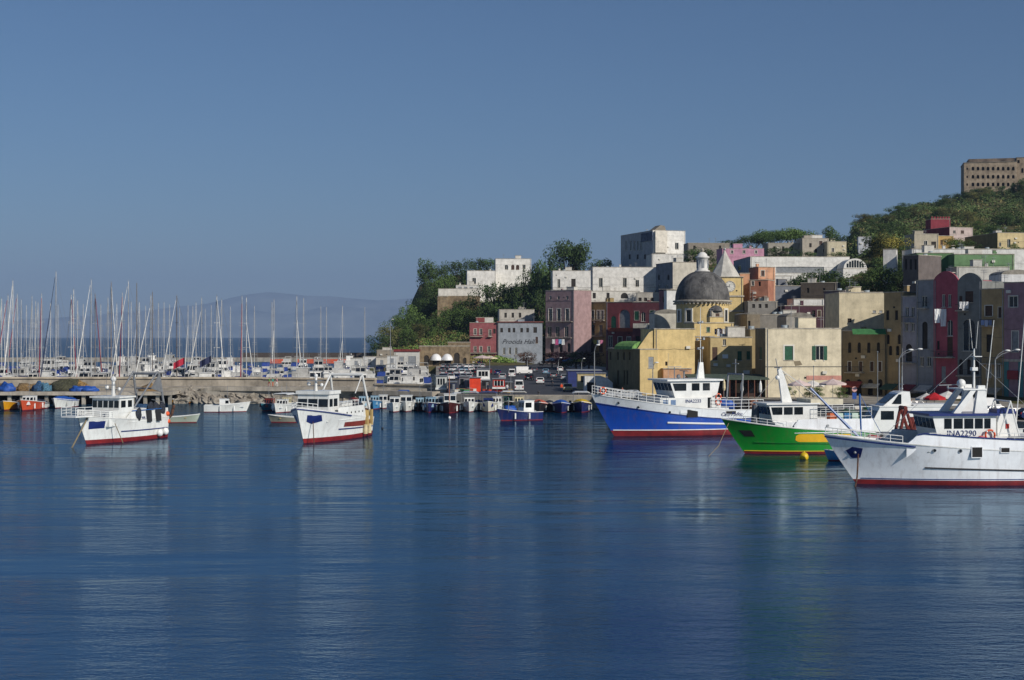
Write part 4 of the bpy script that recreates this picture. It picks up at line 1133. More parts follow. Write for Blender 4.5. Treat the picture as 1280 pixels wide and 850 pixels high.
# --- shaded houses in the inner corner
building("pink_house", "tall dusty pink house with arched white framed windows beside the blue hall", "house", 682, 717.5, 363.5, 548, -36, 12, "a88484",
    win=row((688, 698.5, 709), 386, 401, 4.5, 'W', 1) + row((688, 698, 709), 370, 374, 3, 'w') + row((687, 697, 708), 408, 421, 5, 'b') + row((690, 701, 711), 429, 440, 4.5, 'o', 1) + row((688, 700, 711), 446, 457, 5, 'n', 1),
    balc=[(684, 715, 422), (684, 716, 402)], group="tall houses in the shaded corner")
building("grey_house", "grey house with four close arched windows right of the pink house", "house", 717.5, 737, 380, 556, -38, 12, "8c8678",
    win=row((722, 726.5, 731, 735), 388, 400, 2.8, 'W', 1) + row((721, 728, 734), 406, 419, 4, 'o', 1) + row((722, 731), 428, 441, 5, 'n') + row((722, 731), 446, 457, 5, 'o', 1), balc=[(718.5, 736, 420), (718.5, 736, 402)], group="tall houses in the shaded corner")
building("ochre_house", "narrow ochre house with white balconies between grey and red houses", "house", 737, 757.5, 378, 552, -40, 12, "a08440",
    win=row((741, 748, 753), 388, 399, 3.2, 'W', 1) + row((741, 751), 406, 419, 4.5, 'b') + row((741, 751), 428, 440, 5, 'n') + row((741, 751), 446, 457, 5, 'o', 1), balc=[(739, 756, 400.5), (738, 756, 420)], group="tall houses in the shaded corner")
building("crimson_house", "dark red house with a green door and one tall pale arched loggia", "house", 757.5, 792, 378, 440, -32, 12, "8e3a3e",
    win=[(767, 395, 410, 6.5, 'g', 1), (780.5, 387, 411, 14, 'N', 1, 1.2), (763, 420, 434, 5, 'b'), (775, 421, 436, 5, 'n'), (786, 421, 436, 5, 'w')],
    balc=[(762, 794, 413.5, dict(m=mat("terracotta", "a34a30", rough=.8), solid=mat("terracotta", "a34a30"), h=.9)), (759, 790, 437)], clutter=0)
building("maroon_house", "maroon house with green shutters and a cream baroque balcony niche", "house", 791, 829, 378, 420, -28, 10, "7a3c44",
    win=[(796, 389, 400, 5.5, 'g'), (804, 390, 402, 5.5, 'w', 1), (815.5, 388, 401, 6, 'g'), (797, 420, 430, 5, 'o'), (808, 420, 430, 5, 'o')],
    balc=[(793, 812, 409.5, dict(m=COPING, solid=wallmat("d8cfb8"), h=1.2))], clutter=1)
building("low_house", "small cream rooftop room with a grey shed roof above the maroon house", "house", 795, 824, 366, 436, -8, 9, "bdb5a4", win=row((800, 807, 815), 372, 376.5, 4, 'o'), clutter=2)
# white houses above
building("white_house", "white house with a roof terrace tree and dark door above the pink house", "house", 691, 741, 338.5, 574, 3, 12, WW,
    win=row((698.5,), 349, 360, 3.5, 'w') + row((716.8,), 348.5, 361.5, 5.5, 'o') + row((723, 733), 366.5, 374, 4, 'w'), balc=[(689, 738, 362.5)], clutter=2, group="white houses above the shaded corner")
building("white_house", "long white house with three tall windows in the middle of the hillside", "house", 741, 822, 334, 574, 4, 14, "e6e2d8",
    win=row((751, 781), 347.5, 359, 4.6, 'W') + row((796.5,), 350, 358.5, 4.5, 'b') + row((742.8, 760), 366, 373, 3.8, 'o') + row((780.5,), 366, 373, 9, 'o', 1) + row((791, 798, 806), 368, 374, 4, 'n'), clutter=4, group="white houses above the shaded corner")
building("white_house", "white parapet terrace with small arches on top of the dark red house", "house", 738, 800, 364, 566, 2, 8, "dcd6c8", win=row((742.8, 760), 366, 373, 3.8, 'o') + row((780.5,), 366, 373, 9, 'o', 1), clutter=1, group="white houses above the shaded corner")
# the tall palace
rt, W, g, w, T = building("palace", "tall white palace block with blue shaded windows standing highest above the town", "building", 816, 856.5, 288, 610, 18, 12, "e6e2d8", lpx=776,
    win=[(846, 303.5, 311.5, 4.4, 'w')], lwin=row((783, 788.7, 793.2, 797.3, 801.5), 301, 313, 2.6, 'w', 0) + row((787, 797, 806), 318, 324, 2.4, 'o'), clutter=3, lc="aeb0b4")  # left face greyed in its paint to stand for the shade on it
b = MB(); b.b2(-.35, -.0, -.3, 12, T - 4.2, T - .6); b.build("frieze", mat("blue_grey_frieze", "5a6478", rough=.9, var=.3, scale=.8), rt)
b = MB(); b.b2(.6, 6.0, -1.5, -.01, T - 9.4, T - .3); b.build("bay", wallmat("ddd3bf"), rt)
b = MB(); b.prism([(.8, T + .1), (6.4, T + .1), (5.8, T + 2.1), (4.0, T + 2.4)], .7, 6.5, 'y'); b.build("roof_turret", wallmat("9a8e7a"), rt)
building("grey_house", "narrow house with a grey shaded side below the white palace", "house", 841, 878, 328, 430, 16, 10, "c6bda9", lpx=820, lwin=row((823.5, 835.5), 343, 350, 2.6, 'o', 1) + row((824, 834), 356, 361, 2.6, 'w'), lc="8b8e94", clutter=2)  # grey left face: shade painted into the wall colour
building("white_house", "broad bright white house stepping down right of the palace", "house", 815, 906, 317.5, 596, 6, 12, "e8e4da", win=[(888, 325, 333, 4, 'w'), (862, 323, 329, 3, 'w')], clutter=2)
building("purple_house", "dark purple tower block left of the church dome", "house", 824, 838, 362, 345, -35, 8, "5c4058", win=[(829, 371, 378, 2.4, 'o')], clutter=0)
building("white_block", "bright white windowless block touching the church dome", "building", 833.5, 847, 363, 325, 0, 6, "efece6", clutter=0, base=None)
building("church_nave", "cream vaulted church side wall left of the yellow drum", "building", 818, 852, 392, 318, 0, 12, "cfc8b4", clutter=0, roof='vault')
# --- church with the dome
cx, cD = PX(878, 305), 305.0
chz = lambda py: PZ(py, cD)
rt = empty("domed_church", (cx, cD, QZ - .2), 0, "yellow round church drum with a dark weathered dome and white lantern", "church")
z0 = QZ - .2
YC = "e2c068"
YW = wallmat(YC); DOME = mat("dome_lead", (0.13, 0.125, 0.12), rough=.85, c2=(.022, .022, .024), scale=.6, scol=(.3, .29, .27), streak=.6, bump=.3, bscale=2)
b = MB(); b.lathe([(5.55, 0), (5.55, chz(379.5) - z0)], n=40); b.build("drum", YW, rt, True)
b = MB(); zc = chz(379.5) - z0
b.lathe([(5.5, zc), (5.9, zc + .1), (5.9, zc + .25), (6.25, zc + .35), (6.25, zc + .6), (5.6, zc + .75), (5.6, zc + .8)], n=40); co = b.build("cornice", COPING, rt)
for k in range(44):
    a = 2 * pi * k / 44; b = MB(); b.box((6.0 * cos(a), 6.0 * sin(a), zc - .05), (.35, .25, .3), rz=a); b.build("bracket", COPING, co)
Rd, hd = 5.75, chz(338.5) - z0 - zc - .7
b = MB(); b.lathe([(Rd * cos(pi / 2 * i / 14) ** .92 + (1.1 if i == 14 else 0), zc + .75 + hd * sin(pi / 2 * i / 14)) for i in range(15)], n=48); b.build("dome", DOME, rt, True)
zl = chz(339) - z0 - .3
b = MB(); b.lathe([(1.6, zl), (1.6, zl + .4), (1.22, zl + .5), (1.22, zl + 3.0), (1.5, zl + 3.1), (1.5, zl + 3.35), (1.1, zl + 3.5), (.95, zl + 3.9), (.5, zl + 4.3), (.0, zl + 4.4)], n=20); la = b.build("lantern", wallmat("d6d3cc"), rt, True)
for k in range(6):
    a = -pi / 2 + k * pi / 3; b = MB(); b.box((1.23 * cos(a), 1.23 * sin(a), zl + 1.8), (.08, .5, 1.7), rz=a); b.build("window", GREYSH, la)
b = MB(); b.ball((0, 0, zl + 4.75), .4, 10, 8); b.build("ball_finial", COPING, la, True)
for (px, w_, hgt, st) in ((858, 1.15, 2.4, 0), (878 - 30, .9, 2.3, 0), (904, 1.0, 2.4, 0)):
    s_ = (px - 878) * cD / FP / 5.55; a = math.asin(max(-.97, min(.97, s_)))
    r_ = empty("window", (5.55 * sin(a), -5.55 * cos(a), chz(402) - z0), a, parent=rt)
    b = MB(); 
    for q in ((-w_ / 2 - .35, -w_ / 2, 0, hgt + .35), (w_ / 2, w_ / 2 + .35, 0, hgt + .35), (-w_ / 2, w_ / 2, hgt, hgt + .35), (-w_ / 2 - .45, w_ / 2 + .45, -.2, -.002)): b.b2(q[0], q[1], -.18, .3, q[2], q[3])
    b.build("surround", FRAME, r_); b = MB(); b.b2(-w_ / 2, w_ / 2, -.04, .1, 0, hgt); b.build("pane", GLASS, r_)
a = math.asin(12 * cD / FP / 5.55)
r_ = empty("niche", (5.5 * sin(a), -5.5 * cos(a), chz(404) - z0), a, parent=rt)
b = MB(); b.b2(-1.35, 1.35, -.9, .3, 0, 2.5); b.build("niche_body", COPING, r_)
b = MB(); b.lathe([(1.45 * cos(pi / 2 * i / 5), 2.5 + 1.2 * sin(pi / 2 * i / 5)) for i in range(6)], (0, -.2, 0), 14); b.build("niche_dome", DOME, r_, True)
b = MB(); b.b2(-.45, .45, -.94, -.88, .2, 2.0); b.build("niche_door", BROWNSH, r_)
# clock tower behind
building("clock_tower", "yellow clock tower with a concave white spire behind the dome", "tower", 892, 929, 346.5, 350, 0, 7, YC, clutter=0, cornice=.3)
rt = bpy.data.objects["clock_tower"]; g = rt.location.z
W = Wall((PX(892, 350), 350), 0)
uc = W.u(908.5); zb = PZ(345.6, 350) - g
n = 9
b = MB(); rings = []
for i in range(n + 1):
    t = i / n; s_ = 3.3 * (1 - t) ** 1.1 + .16 * (1 - t) + .12
    y = 3.4; rings.append([(uc + dx * s_, y + dy * s_, zb + t * (PZ(312, 350) - g - zb)) for dx, dy in ((-1, -.4), (-.4, -1), (.4, -1), (1, -.4), (1, .4), (.4, 1), (-.4, 1), (-1, .4))])
b.loft(rings, cap=True); sp = b.build("spire", wallmat("c4bfb2"), rt)
b = MB(); b.ball((uc, 3.4, PZ(310.5, 350) - g), .3); b.cyl((uc, 3.4, PZ(312, 350) - g), (uc, 3.4, PZ(307, 350) - g), .06); b.build("finial", METAL, sp)
uc, zc = W.u(912.5), PZ(358, 350) - g
b = MB(); b.cyl((uc, -.08, zc), (uc, .1, zc), 1.25, n=28); ck = b.build("clock_face", mat("clock_white", "d8d5cb", rough=.7), rt)
b = MB(); b.torus((uc, -.08, zc), 1.27, .1, 'y', 28, 6); b.build("clock_ring", COPING, ck)
b = MB(); b.box((uc - .35, -.12, zc - .05), (.8, .04, .1), ry=.2); b.box((uc - .1, -.12, zc + .25), (.08, .04, .6), ry=.2); b.build("clock_hands", IRON, ck)
for k in range(12):
    a = k * pi / 6; b = MB(); b.box((uc + 1.0 * cos(a), -.1, zc + 1.0 * sin(a)), (.22, .03, .07), ry=-a); b.build("hour_mark", IRON, ck)
b = MB(); b.b2(-.25, 7.4, -.25, 0, PZ(370, 350) - g - .2, PZ(370, 350) - g + .15); b.b2(-.25, 7.4, -.25, 0, PZ(388.5, 350) - g - .25, PZ(388.5, 350) - g + .2); b.build("string_course", COPING, rt)
building("orange_house", "tall orange house right of the clock tower", "house", 925, 937, 342, 356, -2, 8, "dd9a66", clutter=0)
building("orange_house", "orange house with one ochre shuttered window below the long white school", "house", 948, 969, 334, 362, 12, 9, "e09c68", lpx=936, win=[(953.5, 338, 345, 4.4, 'n')], lwin=[(941.5, 351, 357, 2.6, 'w')], lc="b8734e", clutter=2)  # left face a darker orange, its shaded tone put into the paint
building("orange_house", "lower terracotta wing with two small windows under the orange house", "house", 936, 960, 350.5, 352, -24, 6, "b9714e", win=[(941, 351.5, 357, 3, 'w'), (949.5, 352, 357.5, 3, 'o')], clutter=1)
# long school building and the houses on the ridge
building("school", "very long low white school building stretching across the ridge", "building", 938, 1062, 321, 470, 2, 16, "e9e6dd", lpx=917, lc="8f98a8", lwin=[(924, 332, 338, 4, 'w')],  # blue-grey left face carries its shade in the colour
    win=[(1000 - 0, 333.5, 341, 60, 'N', 0, .6)], clutter=0, parapet=.3)
rt, W, g, w, T = building("school_hall", "white hall with a fan shaped arch window at the right end of the school", "building", 1054, 1084, 336, 462, 2, 12, "e6e3da", clutter=0, parapet=.3)
uc = w / 2; r_ = w * .48
b = MB(); n = 16; b.prism([(uc + r_ * cos(pi * k / n), T + .17 + r_ * .85 * sin(pi * k / n)) for k in range(n + 1)], .0, 8, 'y'); ar = b.build("arched_gable", wallmat("e6e3da"), rt)
for k in range(7):
    x = uc + (k - 3) * r_ * .22; hh = r_ * .85 * math.sqrt(max(0, 1 - ((k - 3) * .25) ** 2)) - .7
    b = MB(); b.b2(x - .32, x + .32, -.03, .05, T + .4, T + .3 + max(.5, hh)); b.build("window", GLASS, ar)
building("small_house", "small white lean-to with a sloping roof under the school", "house", 967, 990, 345, 455, 4, 7, "cfccc4", win=[(978, 349, 352, 12, 'N')], clutter=0)
building("pink_house", "bright pink flat roofed house behind the spire", "house", 903, 955, 310.5, 520, 4, 10, "d08aa8", win=row((915, 930, 945), 313, 317, 3, 'w'), clutter=2)
building("ruined_fort", "long weathered brown house on the ridge right of the palace", "house", 860, 912, 304, 560, 4, 9, "9d9180", win=row((868, 900), 307, 312, 3, 'o'), clutter=1)
building("ridge_house", "weathered pale stone house with a brown upper floor on the ridge", "house", 960, 1012, 304, 590, 3, 10, "a39c8c", win=row((968, 979, 990, 1003), 308, 313, 3, 'o'), clutter=2, group="old houses on the ridge")
building("ridge_house", "old cream ridge house with one red door", "house", 1003, 1036, 298, 586, 4, 10, "b5a995", win=[(1026, 301, 306, 4.4, 'n'), (1013, 304, 309, 3, 'o'), (1020, 311, 316, 3, 'o'), (1030, 311, 316, 3, 'w')], clutter=2, group="old houses on the ridge")
building("ridge_house", "small white box room on top of the old ridge house", "house", 1013, 1028, 294, 596, 4, 7, "ddd8cc", clutter=0, group="old houses on the ridge")
building("ridge_house", "low pale yellow house at the right end of the ridge houses", "house", 1034, 1058, 302, 582, 4, 9, "cdbf98", win=[(1041, 310, 315, 3, 'w')], clutter=1, group="old houses on the ridge")
building("white_house", "small bluish white house alone among trees right of the ridge", "house", 1073, 1089, 296, 560, -10, 8, "c9ccd2", win=[(1081, 303, 308, 3, 'w')], clutter=0)
# jumble of roofs between dome and cream house
building("grey_house", "long bluish grey wall house with a flat top under the dark trees", "house", 959, 1002, 357.5, 400, 3, 8, "7d828c", clutter=1)
building("brown_house", "dark brown house wall right of the bluish wall under the trees", "house", 1001, 1046, 354, 392, -20, 8, "5e5348", win=row((1010, 1030), 360, 366, 3, 'o'), clutter=3)
building("grey_house", "low grey block with old arches between dome and cream house", "house", 935, 972, 377, 345, 2, 8, "8d8880", win=row((942, 950, 958), 380, 385, 3.5, 'o'), clutter=3)
building("vaulted_house", "little brown house with a white vaulted roof right of the dome", "house", 934, 950, 393, 300, 2, 9, "8f8066", lpx=918, roof='vault', win=[(936.5, 401, 412, 3, 'o')], clutter=0)
building("grey_house", "rough grey roof wall above the cream house", "house", 948, 1018, 393.5, 306, 0, 8, "8d877c", clutter=3, lpx=None)
building("vaulted_house", "low house with a wide white vaulted roof above the cream house", "house", 983, 1016, 396, 292, 3, 8, "a49e92", roof='vault', clutter=1)
building("white_house", "white wall with a maroon band among the roofs", "house", 992, 1030, 374, 350, 2, 7, "dedbd4", clutter=0)
building("maroon_house", "low maroon house with blue awning under the white wall", "house", 981, 1031, 382.5, 340, 2, 7, "5d3745", win=[(1017, 388, 396, 4, 'o'), (1024, 388, 396, 4, 'n')], clutter=1)
building("violet_house", "dark violet house with narrow blue windows left of the big cream wall", "house", 1030, 1056, 364, 300, -40, 9, "6a5a66", win=row((1041, 1051), 382, 398, 3.4, 'w'), clutter=2)
# yellow block in front of the church
rt, W, g, w, T = building("yellow_house", "big yellow house with a shaded olive side and white door behind the blue trawler", "house", 800, 822, 437, 258, 14, 13, YC, lpx=760, lc="7d7248",  # olive left face is the yellow wall with shade painted in
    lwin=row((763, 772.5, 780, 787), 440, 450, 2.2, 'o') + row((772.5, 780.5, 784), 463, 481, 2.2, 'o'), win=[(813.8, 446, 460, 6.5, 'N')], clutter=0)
rt2, W2_, g2, w2, T2 = building("yellow_house", "tall plain yellow wall of the house under the drum, with an orange porch", "house", 818, 868.5, 411.5, 262, 8, 11, YC, clutter=0, win=[(833, 452, 457, 3, 'o')])
b = MB(); b.prism([(-3.4, T2 - 4.0), (0, T2 - 4.0), (0, T2 - .1), (-.9, T2 - .6)], .3, 2.2, 'y'); b.build("sloping_wall", YW, rt2)
b = MB(); u0, u1 = W2_.u(827), W2_.u(862); b.b2(u0, u1, -1.4, -.01, 0, W2_.z(840, 461) - g2); po = b.build("porch", wallmat("dba06a"), rt2)
b = MB(); b.b2(u1 - 1.0, u1 + .2, -2.2, -1.41, 0, W2_.z(840, 470) - g2); b.build("side_porch", wallmat("d98a4a"), rt2)
b = MB(); b.b2(u0 - .1, u1 + .1, -1.55, -.01, W2_.z(840, 461) - g2 + .002, W2_.z(840, 461) - g2 + .15); b.build("porch_coping", COPING, po)
# green barrel awning on the roof
W = Wall((PX(800, 258), 258), R(14))
b = MB(); r_ = 2.0; n = 8
b.prism([(r_ * 1.25 * cos(pi * k / n), 1.5 * sin(pi * k / n)) for k in range(n + 1)], 0, 6, 'y')
tag(b.build("canopy", mat("green_tarp", "6f9a52", rough=.8, var=.25, scale=1.5), None, False, (PX(804, 263), 263, PZ(437, 260)), .5), "faded green barrel canopy on the roof of the yellow house", "canopy")
building("yellow_house", "yellow terrace house with hanging laundry and one small green window", "house", 868, 917, 404, 280, 6, 9, YC, win=[(885.4, 409, 415, 3.6, 'g'), (899, 410, 419, 5, 'o')], clutter=1)
rt, W, g, w, T = building("yellow_house", "yellow house with green shuttered windows over the brown harbour cafe", "house", 888, 940, 422, 262, 3, 9, "d4b56a",
    win=[(893.5, 434, 450, 6.5, 'n'), (924.5, 439, 450.5, 5.4, 'g'), (935.5, 439, 449.5, 4.5, 'g'), (905.5, 424, 432, 4, 'w'), (924, 466, 470, 6, 'o')], clutter=1)
b = MB(); u = W.u(906); b.b2(u - .5, u + .5, -.5, -.01, W.z(906, 448) - g, W.z(906, 443) - g); b.build("air_conditioner", WHITE, rt)
b = MB(); u = W.u(932.5); b.b2(u - .55, u + .55, -.6, -.01, W.z(906, 474) - g, W.z(906, 463) - g); b.build("air_conditioner", WHITE, rt)
building("yellow_house", "recessed yellow wall in the gap beside the tall plain wall", "house", 866, 892, 421, 272, 5, 8, "c8a960", win=[(878, 430, 448, 3, 'o')], clutter=0)
building("yellow_house", "narrow shaded yellow house squeezed beside the cream house", "house", 938, 960, 412, 268, 0, 8, "a8925c", win=[(950, 436, 450, 3, 'g')], clutter=1)
# cream house
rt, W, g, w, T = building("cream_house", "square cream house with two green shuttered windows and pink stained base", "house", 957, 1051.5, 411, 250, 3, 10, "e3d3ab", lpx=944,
    win=[(986, 432.5, 450, 10.5, 'g'), (1024.6, 432.5, 450, 9.5, 'G')], lwin=[(951, 434, 449, 3, 'g')], clutter=3, lc="8d7a4e", parapet=.35)  # brown left face: the cream wall darkened in colour for shade
b = MB(); q0, q1 = W.u(986 - 5.2), W.u(986 + 5.2); za, zb = W.z(986, 450) - g, W.z(986, 432.5) - g
for q in ((q0 - .25, q0, za, zb + .25), (q1, q1 + .25, za, zb + .25), (q0, q1, zb, zb + .25)): b.b2(q[0], q[1], -.05, 0, q[2], q[3])
b.build("surround", FRAME, rt)
b = MB(); b.b2(W.u(1008), w + .02, -.03, -.002, W.z(1030, 475) - g, W.z(1030, 469.5) - g); b.build("salmon_band", wallmat("e0927c"), rt)
b = MB(); b.b2(0, w + .02, -.08, -.002, W.z(1000, 458.6) - g, W.z(1000, 458) - g); b.build("cable", IRON, rt)
b = MB(); b.prism([(W.u(992), W.z(992, 451.5) - g), (W.u(1000), W.z(1000, 451) - g), (W.u(1003), W.z(1003, 456) - g), (W.u(994), W.z(994, 457.5) - g)], -.012, -.001, 'y'); b.build("bare_plaster", wallmat("9a8a68"), rt)
# cafe front
rt = empty("harbour_cafe", (*(PX(862, 250), 250), QZ), 0, "brown fronted harbour cafe under a long green canopy roof below the yellow houses", "cafe")
xa, xb = 0, PX(957, 250) - PX(862, 250)
b = MB(); b.b2(xa, xb, 1.5, 5, 0, 2.9); b.build("wall", mat("cafe_brown", "3a2620", rough=.8, var=.3), rt)
b = MB(); b.prism([(-2.6, 3.1), (5, 3.7), (5, 3.9), (-2.6, 3.3)], xa - .3, xb + .2, 'x'); b.build("roof", mat("dark_green_canopy", "47564a", rough=.8, var=.2), rt)
for k in range(13):
    b = MB(); x = xa + .2 + (xb - .4) * k / 12; b.b2(x - .07, x + .07, -2.5, -2.36, 0, 3.15); b.build("post", mat("cafe_wood", "6a4030", rough=.7), rt)
for k in range(10):
    b = MB(); x = xa + .8 + (xb - 1.6) * k / 9; b.b2(x - .45, x + .45, 1.44, 1.495, .7, 2.4); b.build("window", GLASS if k % 3 else mat("lit_cream", "8a7a60"), rt)  # every third pane is cream, a lit look put into its colour
# market umbrellas
def parasol(px, D, r, h, m, label, tilt=0, closed=False, cat="parasol", group="cafe parasols"):
    rt = empty("parasol", (PX(px, D), D, QZ), rnd.random(), label, cat, group)
    b = MB(); b.cyl((0, 0, 0), (0, 0, h + .25), .04); b.build("pole", METAL, rt)
    b = MB()
    if closed: b.lathe([(.06, h), (.22, h - .6), (.26, h - 1.5), (.16, h - 1.9)], n=8)
    else: b.lathe([(.02, h), (r * .5, h - .38), (r, h - .75), (r, h - 1.0)], n=8)
    b.build("canopy", m, rt); return rt
PK = mat("pink_white_canvas", "d8c2bc", rough=.9, var=.1); 
parasol(999, 236, 1.9, 3.5, PK, "left pinkish white parasol in front of the cream house")
parasol(1016, 238, 1.9, 3.3, mat("white_canvas", "dcd8d0", rough=.9), "middle white parasol in front of the cream house")
parasol(1041, 234, 2.3, 3.7, PK, "wide pinkish parasol near the cream house corner, rightmost of the cafe")
parasol(927.5, 234, 1, 3.4, WHITE, "closed white parasol in front of the brown cafe front, left one", closed=True)
parasol(950.5, 234, 1, 3.4, WHITE, "closed white parasol at the right end of the brown cafe", closed=True)
parasol(905, 236, 1, 3.6, mat("yellow_white", "d8c9a0"), "closed yellowish parasol near the middle of the brown cafe", closed=True)
REDC = mat("red_canvas", "c01c24", rough=.8)
parasol(1168, 196, 1.6, 3.0, REDC, "bright red parasol on the quay in front of the shaded houses")
parasol(1158, 199, 1.5, 2.8, mat("white_canvas", "dcd8d0"), "white parasol left of the red one on the quay")
parasol(1185, 198, 1.9, 3.1, mat("white_canvas", "dcd8d0"), "white parasol right of the red one on the quay")
parasol(603, 470, 3.2, 4.2, PK, "pale parasol on the terrace before the red house", group="parasols by the red house")
parasol(612, 472, 2.8, 4.0, mat("cream_canvas2", "d8cda8"), "cream parasol beside the pale one before the red house", group="parasols by the red house")
# --- lit cream wall and the shaded row at right
building("cream_house", "large sunlit cream wall house above the green awning at right", "house", 1049, 1112, 366, 268, 0, 12, "d9c89c", win=[(1062, 398, 403, 5, 'o'), (1093, 388, 391, 4, 'N'), (1101, 388, 391, 4, 'N')], clutter=3)
def rowD(px, X0=67.2, Y0=257.0):
    s = (px - 640) / FP; t = (Y0 * s - X0) / (.6 + .8 * s); return Y0 - .8 * t
RG = "tall narrow houses in the shade at right"
building("olive_house", "olive brown shaded house under the sunlit cream wall with a green awning", "house", 1053, 1106, 414, 262, -38, 9, "9c8658",
    win=row((1062, 1074, 1086, 1098), 428, 441, 4, 'o', 1) + row((1062, 1076, 1090, 1100), 452, 464, 4, 'n') + row((1060, 1074, 1088, 1100), 474, 494, 6, 'o', 1), balc=[(1058, 1080, 465)], clutter=1, group=RG)
b = MB(); b.prism([(0, 0), (1.6, .9), (1.6, 1.0), (0, .1)], 0, 5.8, 'x')
tag(b.build("awning", mat("green_awning", "3f7a45", rough=.8, var=.15), None, False, (PX(1066, 256), 256, PZ(418, 256)), R(-8)), "bright green awning over the terrace between cream wall and olive house", "awning")
def rb(name, label, a, c_, top, colr, **k):
    k.setdefault('group', RG); k.setdefault('clutter', 2)
    return building(name, label, "house", a, c_, top, rowD(a), -52, 10, colr, base=QZ, **k)
rb("ochre_house", "dull ochre house with small arched windows, leftmost of the tall shaded row", 1105, 1129, 366, "b09258", win=row((1109.5, 1120.5), 388, 400, 4, 'o') + row((1110, 1124), 418, 430, 4, 'o', 1) + row((1113, 1122), 432, 444, 4.2, 'o', 1) + row((1112, 1123), 472, 497, 6, 'n'))
rb("lilac_house", "pale lilac grey house with air conditioners between ochre and grey house", 1128, 1146, 371, "9c99a4", win=row((1134, 1141), 384, 396, 4, 'w') + row((1133, 1141), 404, 414, 4, 'w') + row((1136,), 430, 452, 8, 'o', 1) + row((1137,), 474, 498, 9, 'o'), balc=[(1131, 1142, 403), (1130, 1145, 453)])
rb("grey_house", "bluish grey house with a tall arched recess left of the crimson house", 1145, 1167.5, 351, "8d9198", win=row((1155.5,), 370, 384, 7, 'w') + row((1156,), 402, 436, 7, 'o', 1) + row((1162,), 424, 436, 4, 'N') + row((1152, 1161), 446, 458, 5, 'w') + row((1156,), 475, 498, 9, 'n'), balc=[(1150, 1161, 385)])
rb("crimson_house", "crimson house with a curved gable and white washing on a line", 1167, 1197, 350, "b8465c", roof='arc', win=row((1179.5, 1187), 368, 384, 4.4, 'w') + row((1187.5,), 400, 420, 7, 'b', 1) + row((1172.8,), 426, 437, 3.4, 'o') + row((1187.5,), 421.5, 445, 7, 'n') + row((1179.5,), 458, 478, 5.5, 'N') + row((1178,), 484, 499, 7, 'o'), balc=[(1167.6, 1194, 446)])
rb("dark_house", "dark grey green house with a curved gable and a big arched window", 1197, 1227.5, 352, "7d807c", roof='arc', win=row((1201,), 370, 380, 4, 'n') + row((1211.5,), 364, 378, 10, 'n') + row((1211,), 399, 439, 16, 'w', 1) + row((1201, 1211, 1221), 449, 468, 5, 'o', 1) + row((1206, 1218), 476, 500, 7, 'o'), balc=[(1198, 1211, 388), (1199, 1226, 469)])
rb("ochre_house", "ochre yellow house with red curtained windows between the dark and mauve houses", 1227, 1256, 362, "b8985a", win=row((1236,), 382, 395, 9, 'n') + row((1250,), 384, 397, 4, 'n') + row((1236.5,), 418, 440, 7.5, 'o') + row((1236, 1248), 455, 472, 5, 'w') + row((1236, 1248), 478, 501, 6, 'o'), balc=[(1228, 1244, 407), (1228, 1254, 454)])
rt, W, g, w, T = rb("mauve_house", "broad mauve house with a turquoise ground floor at the right edge", 1255, 1296, 354, "a67c88", win=row((1266.5,), 370, 384, 11, 'w') + row((1269,), 414, 440, 8, 'N') + row((1287,), 414, 440, 8, 'N') + row((1287,), 370, 384, 11, 'w') + row((1267,), 478, 502, 10, 'n', 1) + row((1284,), 478, 502, 8, 'o', 1))
b = MB(); b.b2(.01, w + .3, -.12, -.003, 0, W.z(1260, 480) - g); b.b2(.01, W.u(1260), -.12, -.003, W.z(1260, 480) - g, W.z(1260, 450) - g)
b = MB(); b.b2(.02, w - .02, -.1, -.004, W.z(1260, 452) - g, W.z(1260, 449) - g); b.build("string_course", COPING, rt)
b = MB(); b.b2(.02, W.u(1261), -.06, -.004, 0, W.z(1260, 452) - g); b.b2(W.u(1273), W.u(1279), -.06, -.004, 0, W.z(1260, 452) - g); b.build("turquoise_base", wallmat("3f8f90"), rt)
b = MB(); b.b2(W.u(1260), W.u(1273.5), -.3, -.003, W.z(1262, 474) - g, W.z(1262, 463) - g); b.build("shop_sign", mat("sign_red", "8a2030"), rt)
for k, (a, c_, tp, cc, nm) in enumerate(((1296, 1335, 350, "b09a70", "cream house beyond the mauve house"), (1335, 1380, 358, "7a8a90", "grey blue house beyond the cream one"), (1380, 1440, 346, "a05048", "brick red house at the end of the shaded row"))):
    rb("row_house", nm, a, c_, tp, cc, win=row([a + 10, a + 26], 370, 384, 8, 'w') + row([a + 10, a + 26], 410, 430, 8, 'n') + row([a + 10, a + 26], 450, 470, 8, 'w') + row([a + 10, a + 26], 480, 503, 9, 'o'))
# behind the row
building("brown_house", "grey brown house with three tall windows above the shaded row", "house", 1129, 1148, 320, 330, -50, 9, "6d625e", win=row((1132.5, 1138.5, 1144.5), 324, 337, 2.6, 'o'), clutter=1)
building("green_house", "house with a faded green painted wall under the white roof line", "house", 1146, 1192, 316.5, 350, 0, 10, "5f8f52", clutter=4)
building("green_house", "long green painted terrace wall at the right under white coping", "house", 1193, 1268, 318, 345, 0, 8, "67945a", clutter=3)
building("white_house", "long white roof terrace crossing above the green walls", "house", 1140, 1300, 311.5, 372, 1, 9, "dcdad4", clutter=5)
building("white_house", "white vaulted roof behind the dark gables at right", "house", 1196, 1262, 334, 330, 0, 8, "c4c0b6", clutter=4, roof='flat')
building("white_house", "small white house with a garden wall left of the green wall", "house", 1104, 1120, 312, 380, -18, 7, "dcdad2", clutter=0)
building("white_house", "bright white rooftop room at the right edge behind the mauve house", "house", 1252, 1290, 343, 300, 0, 8, "dcdcda", roof='vault', clutter=1)
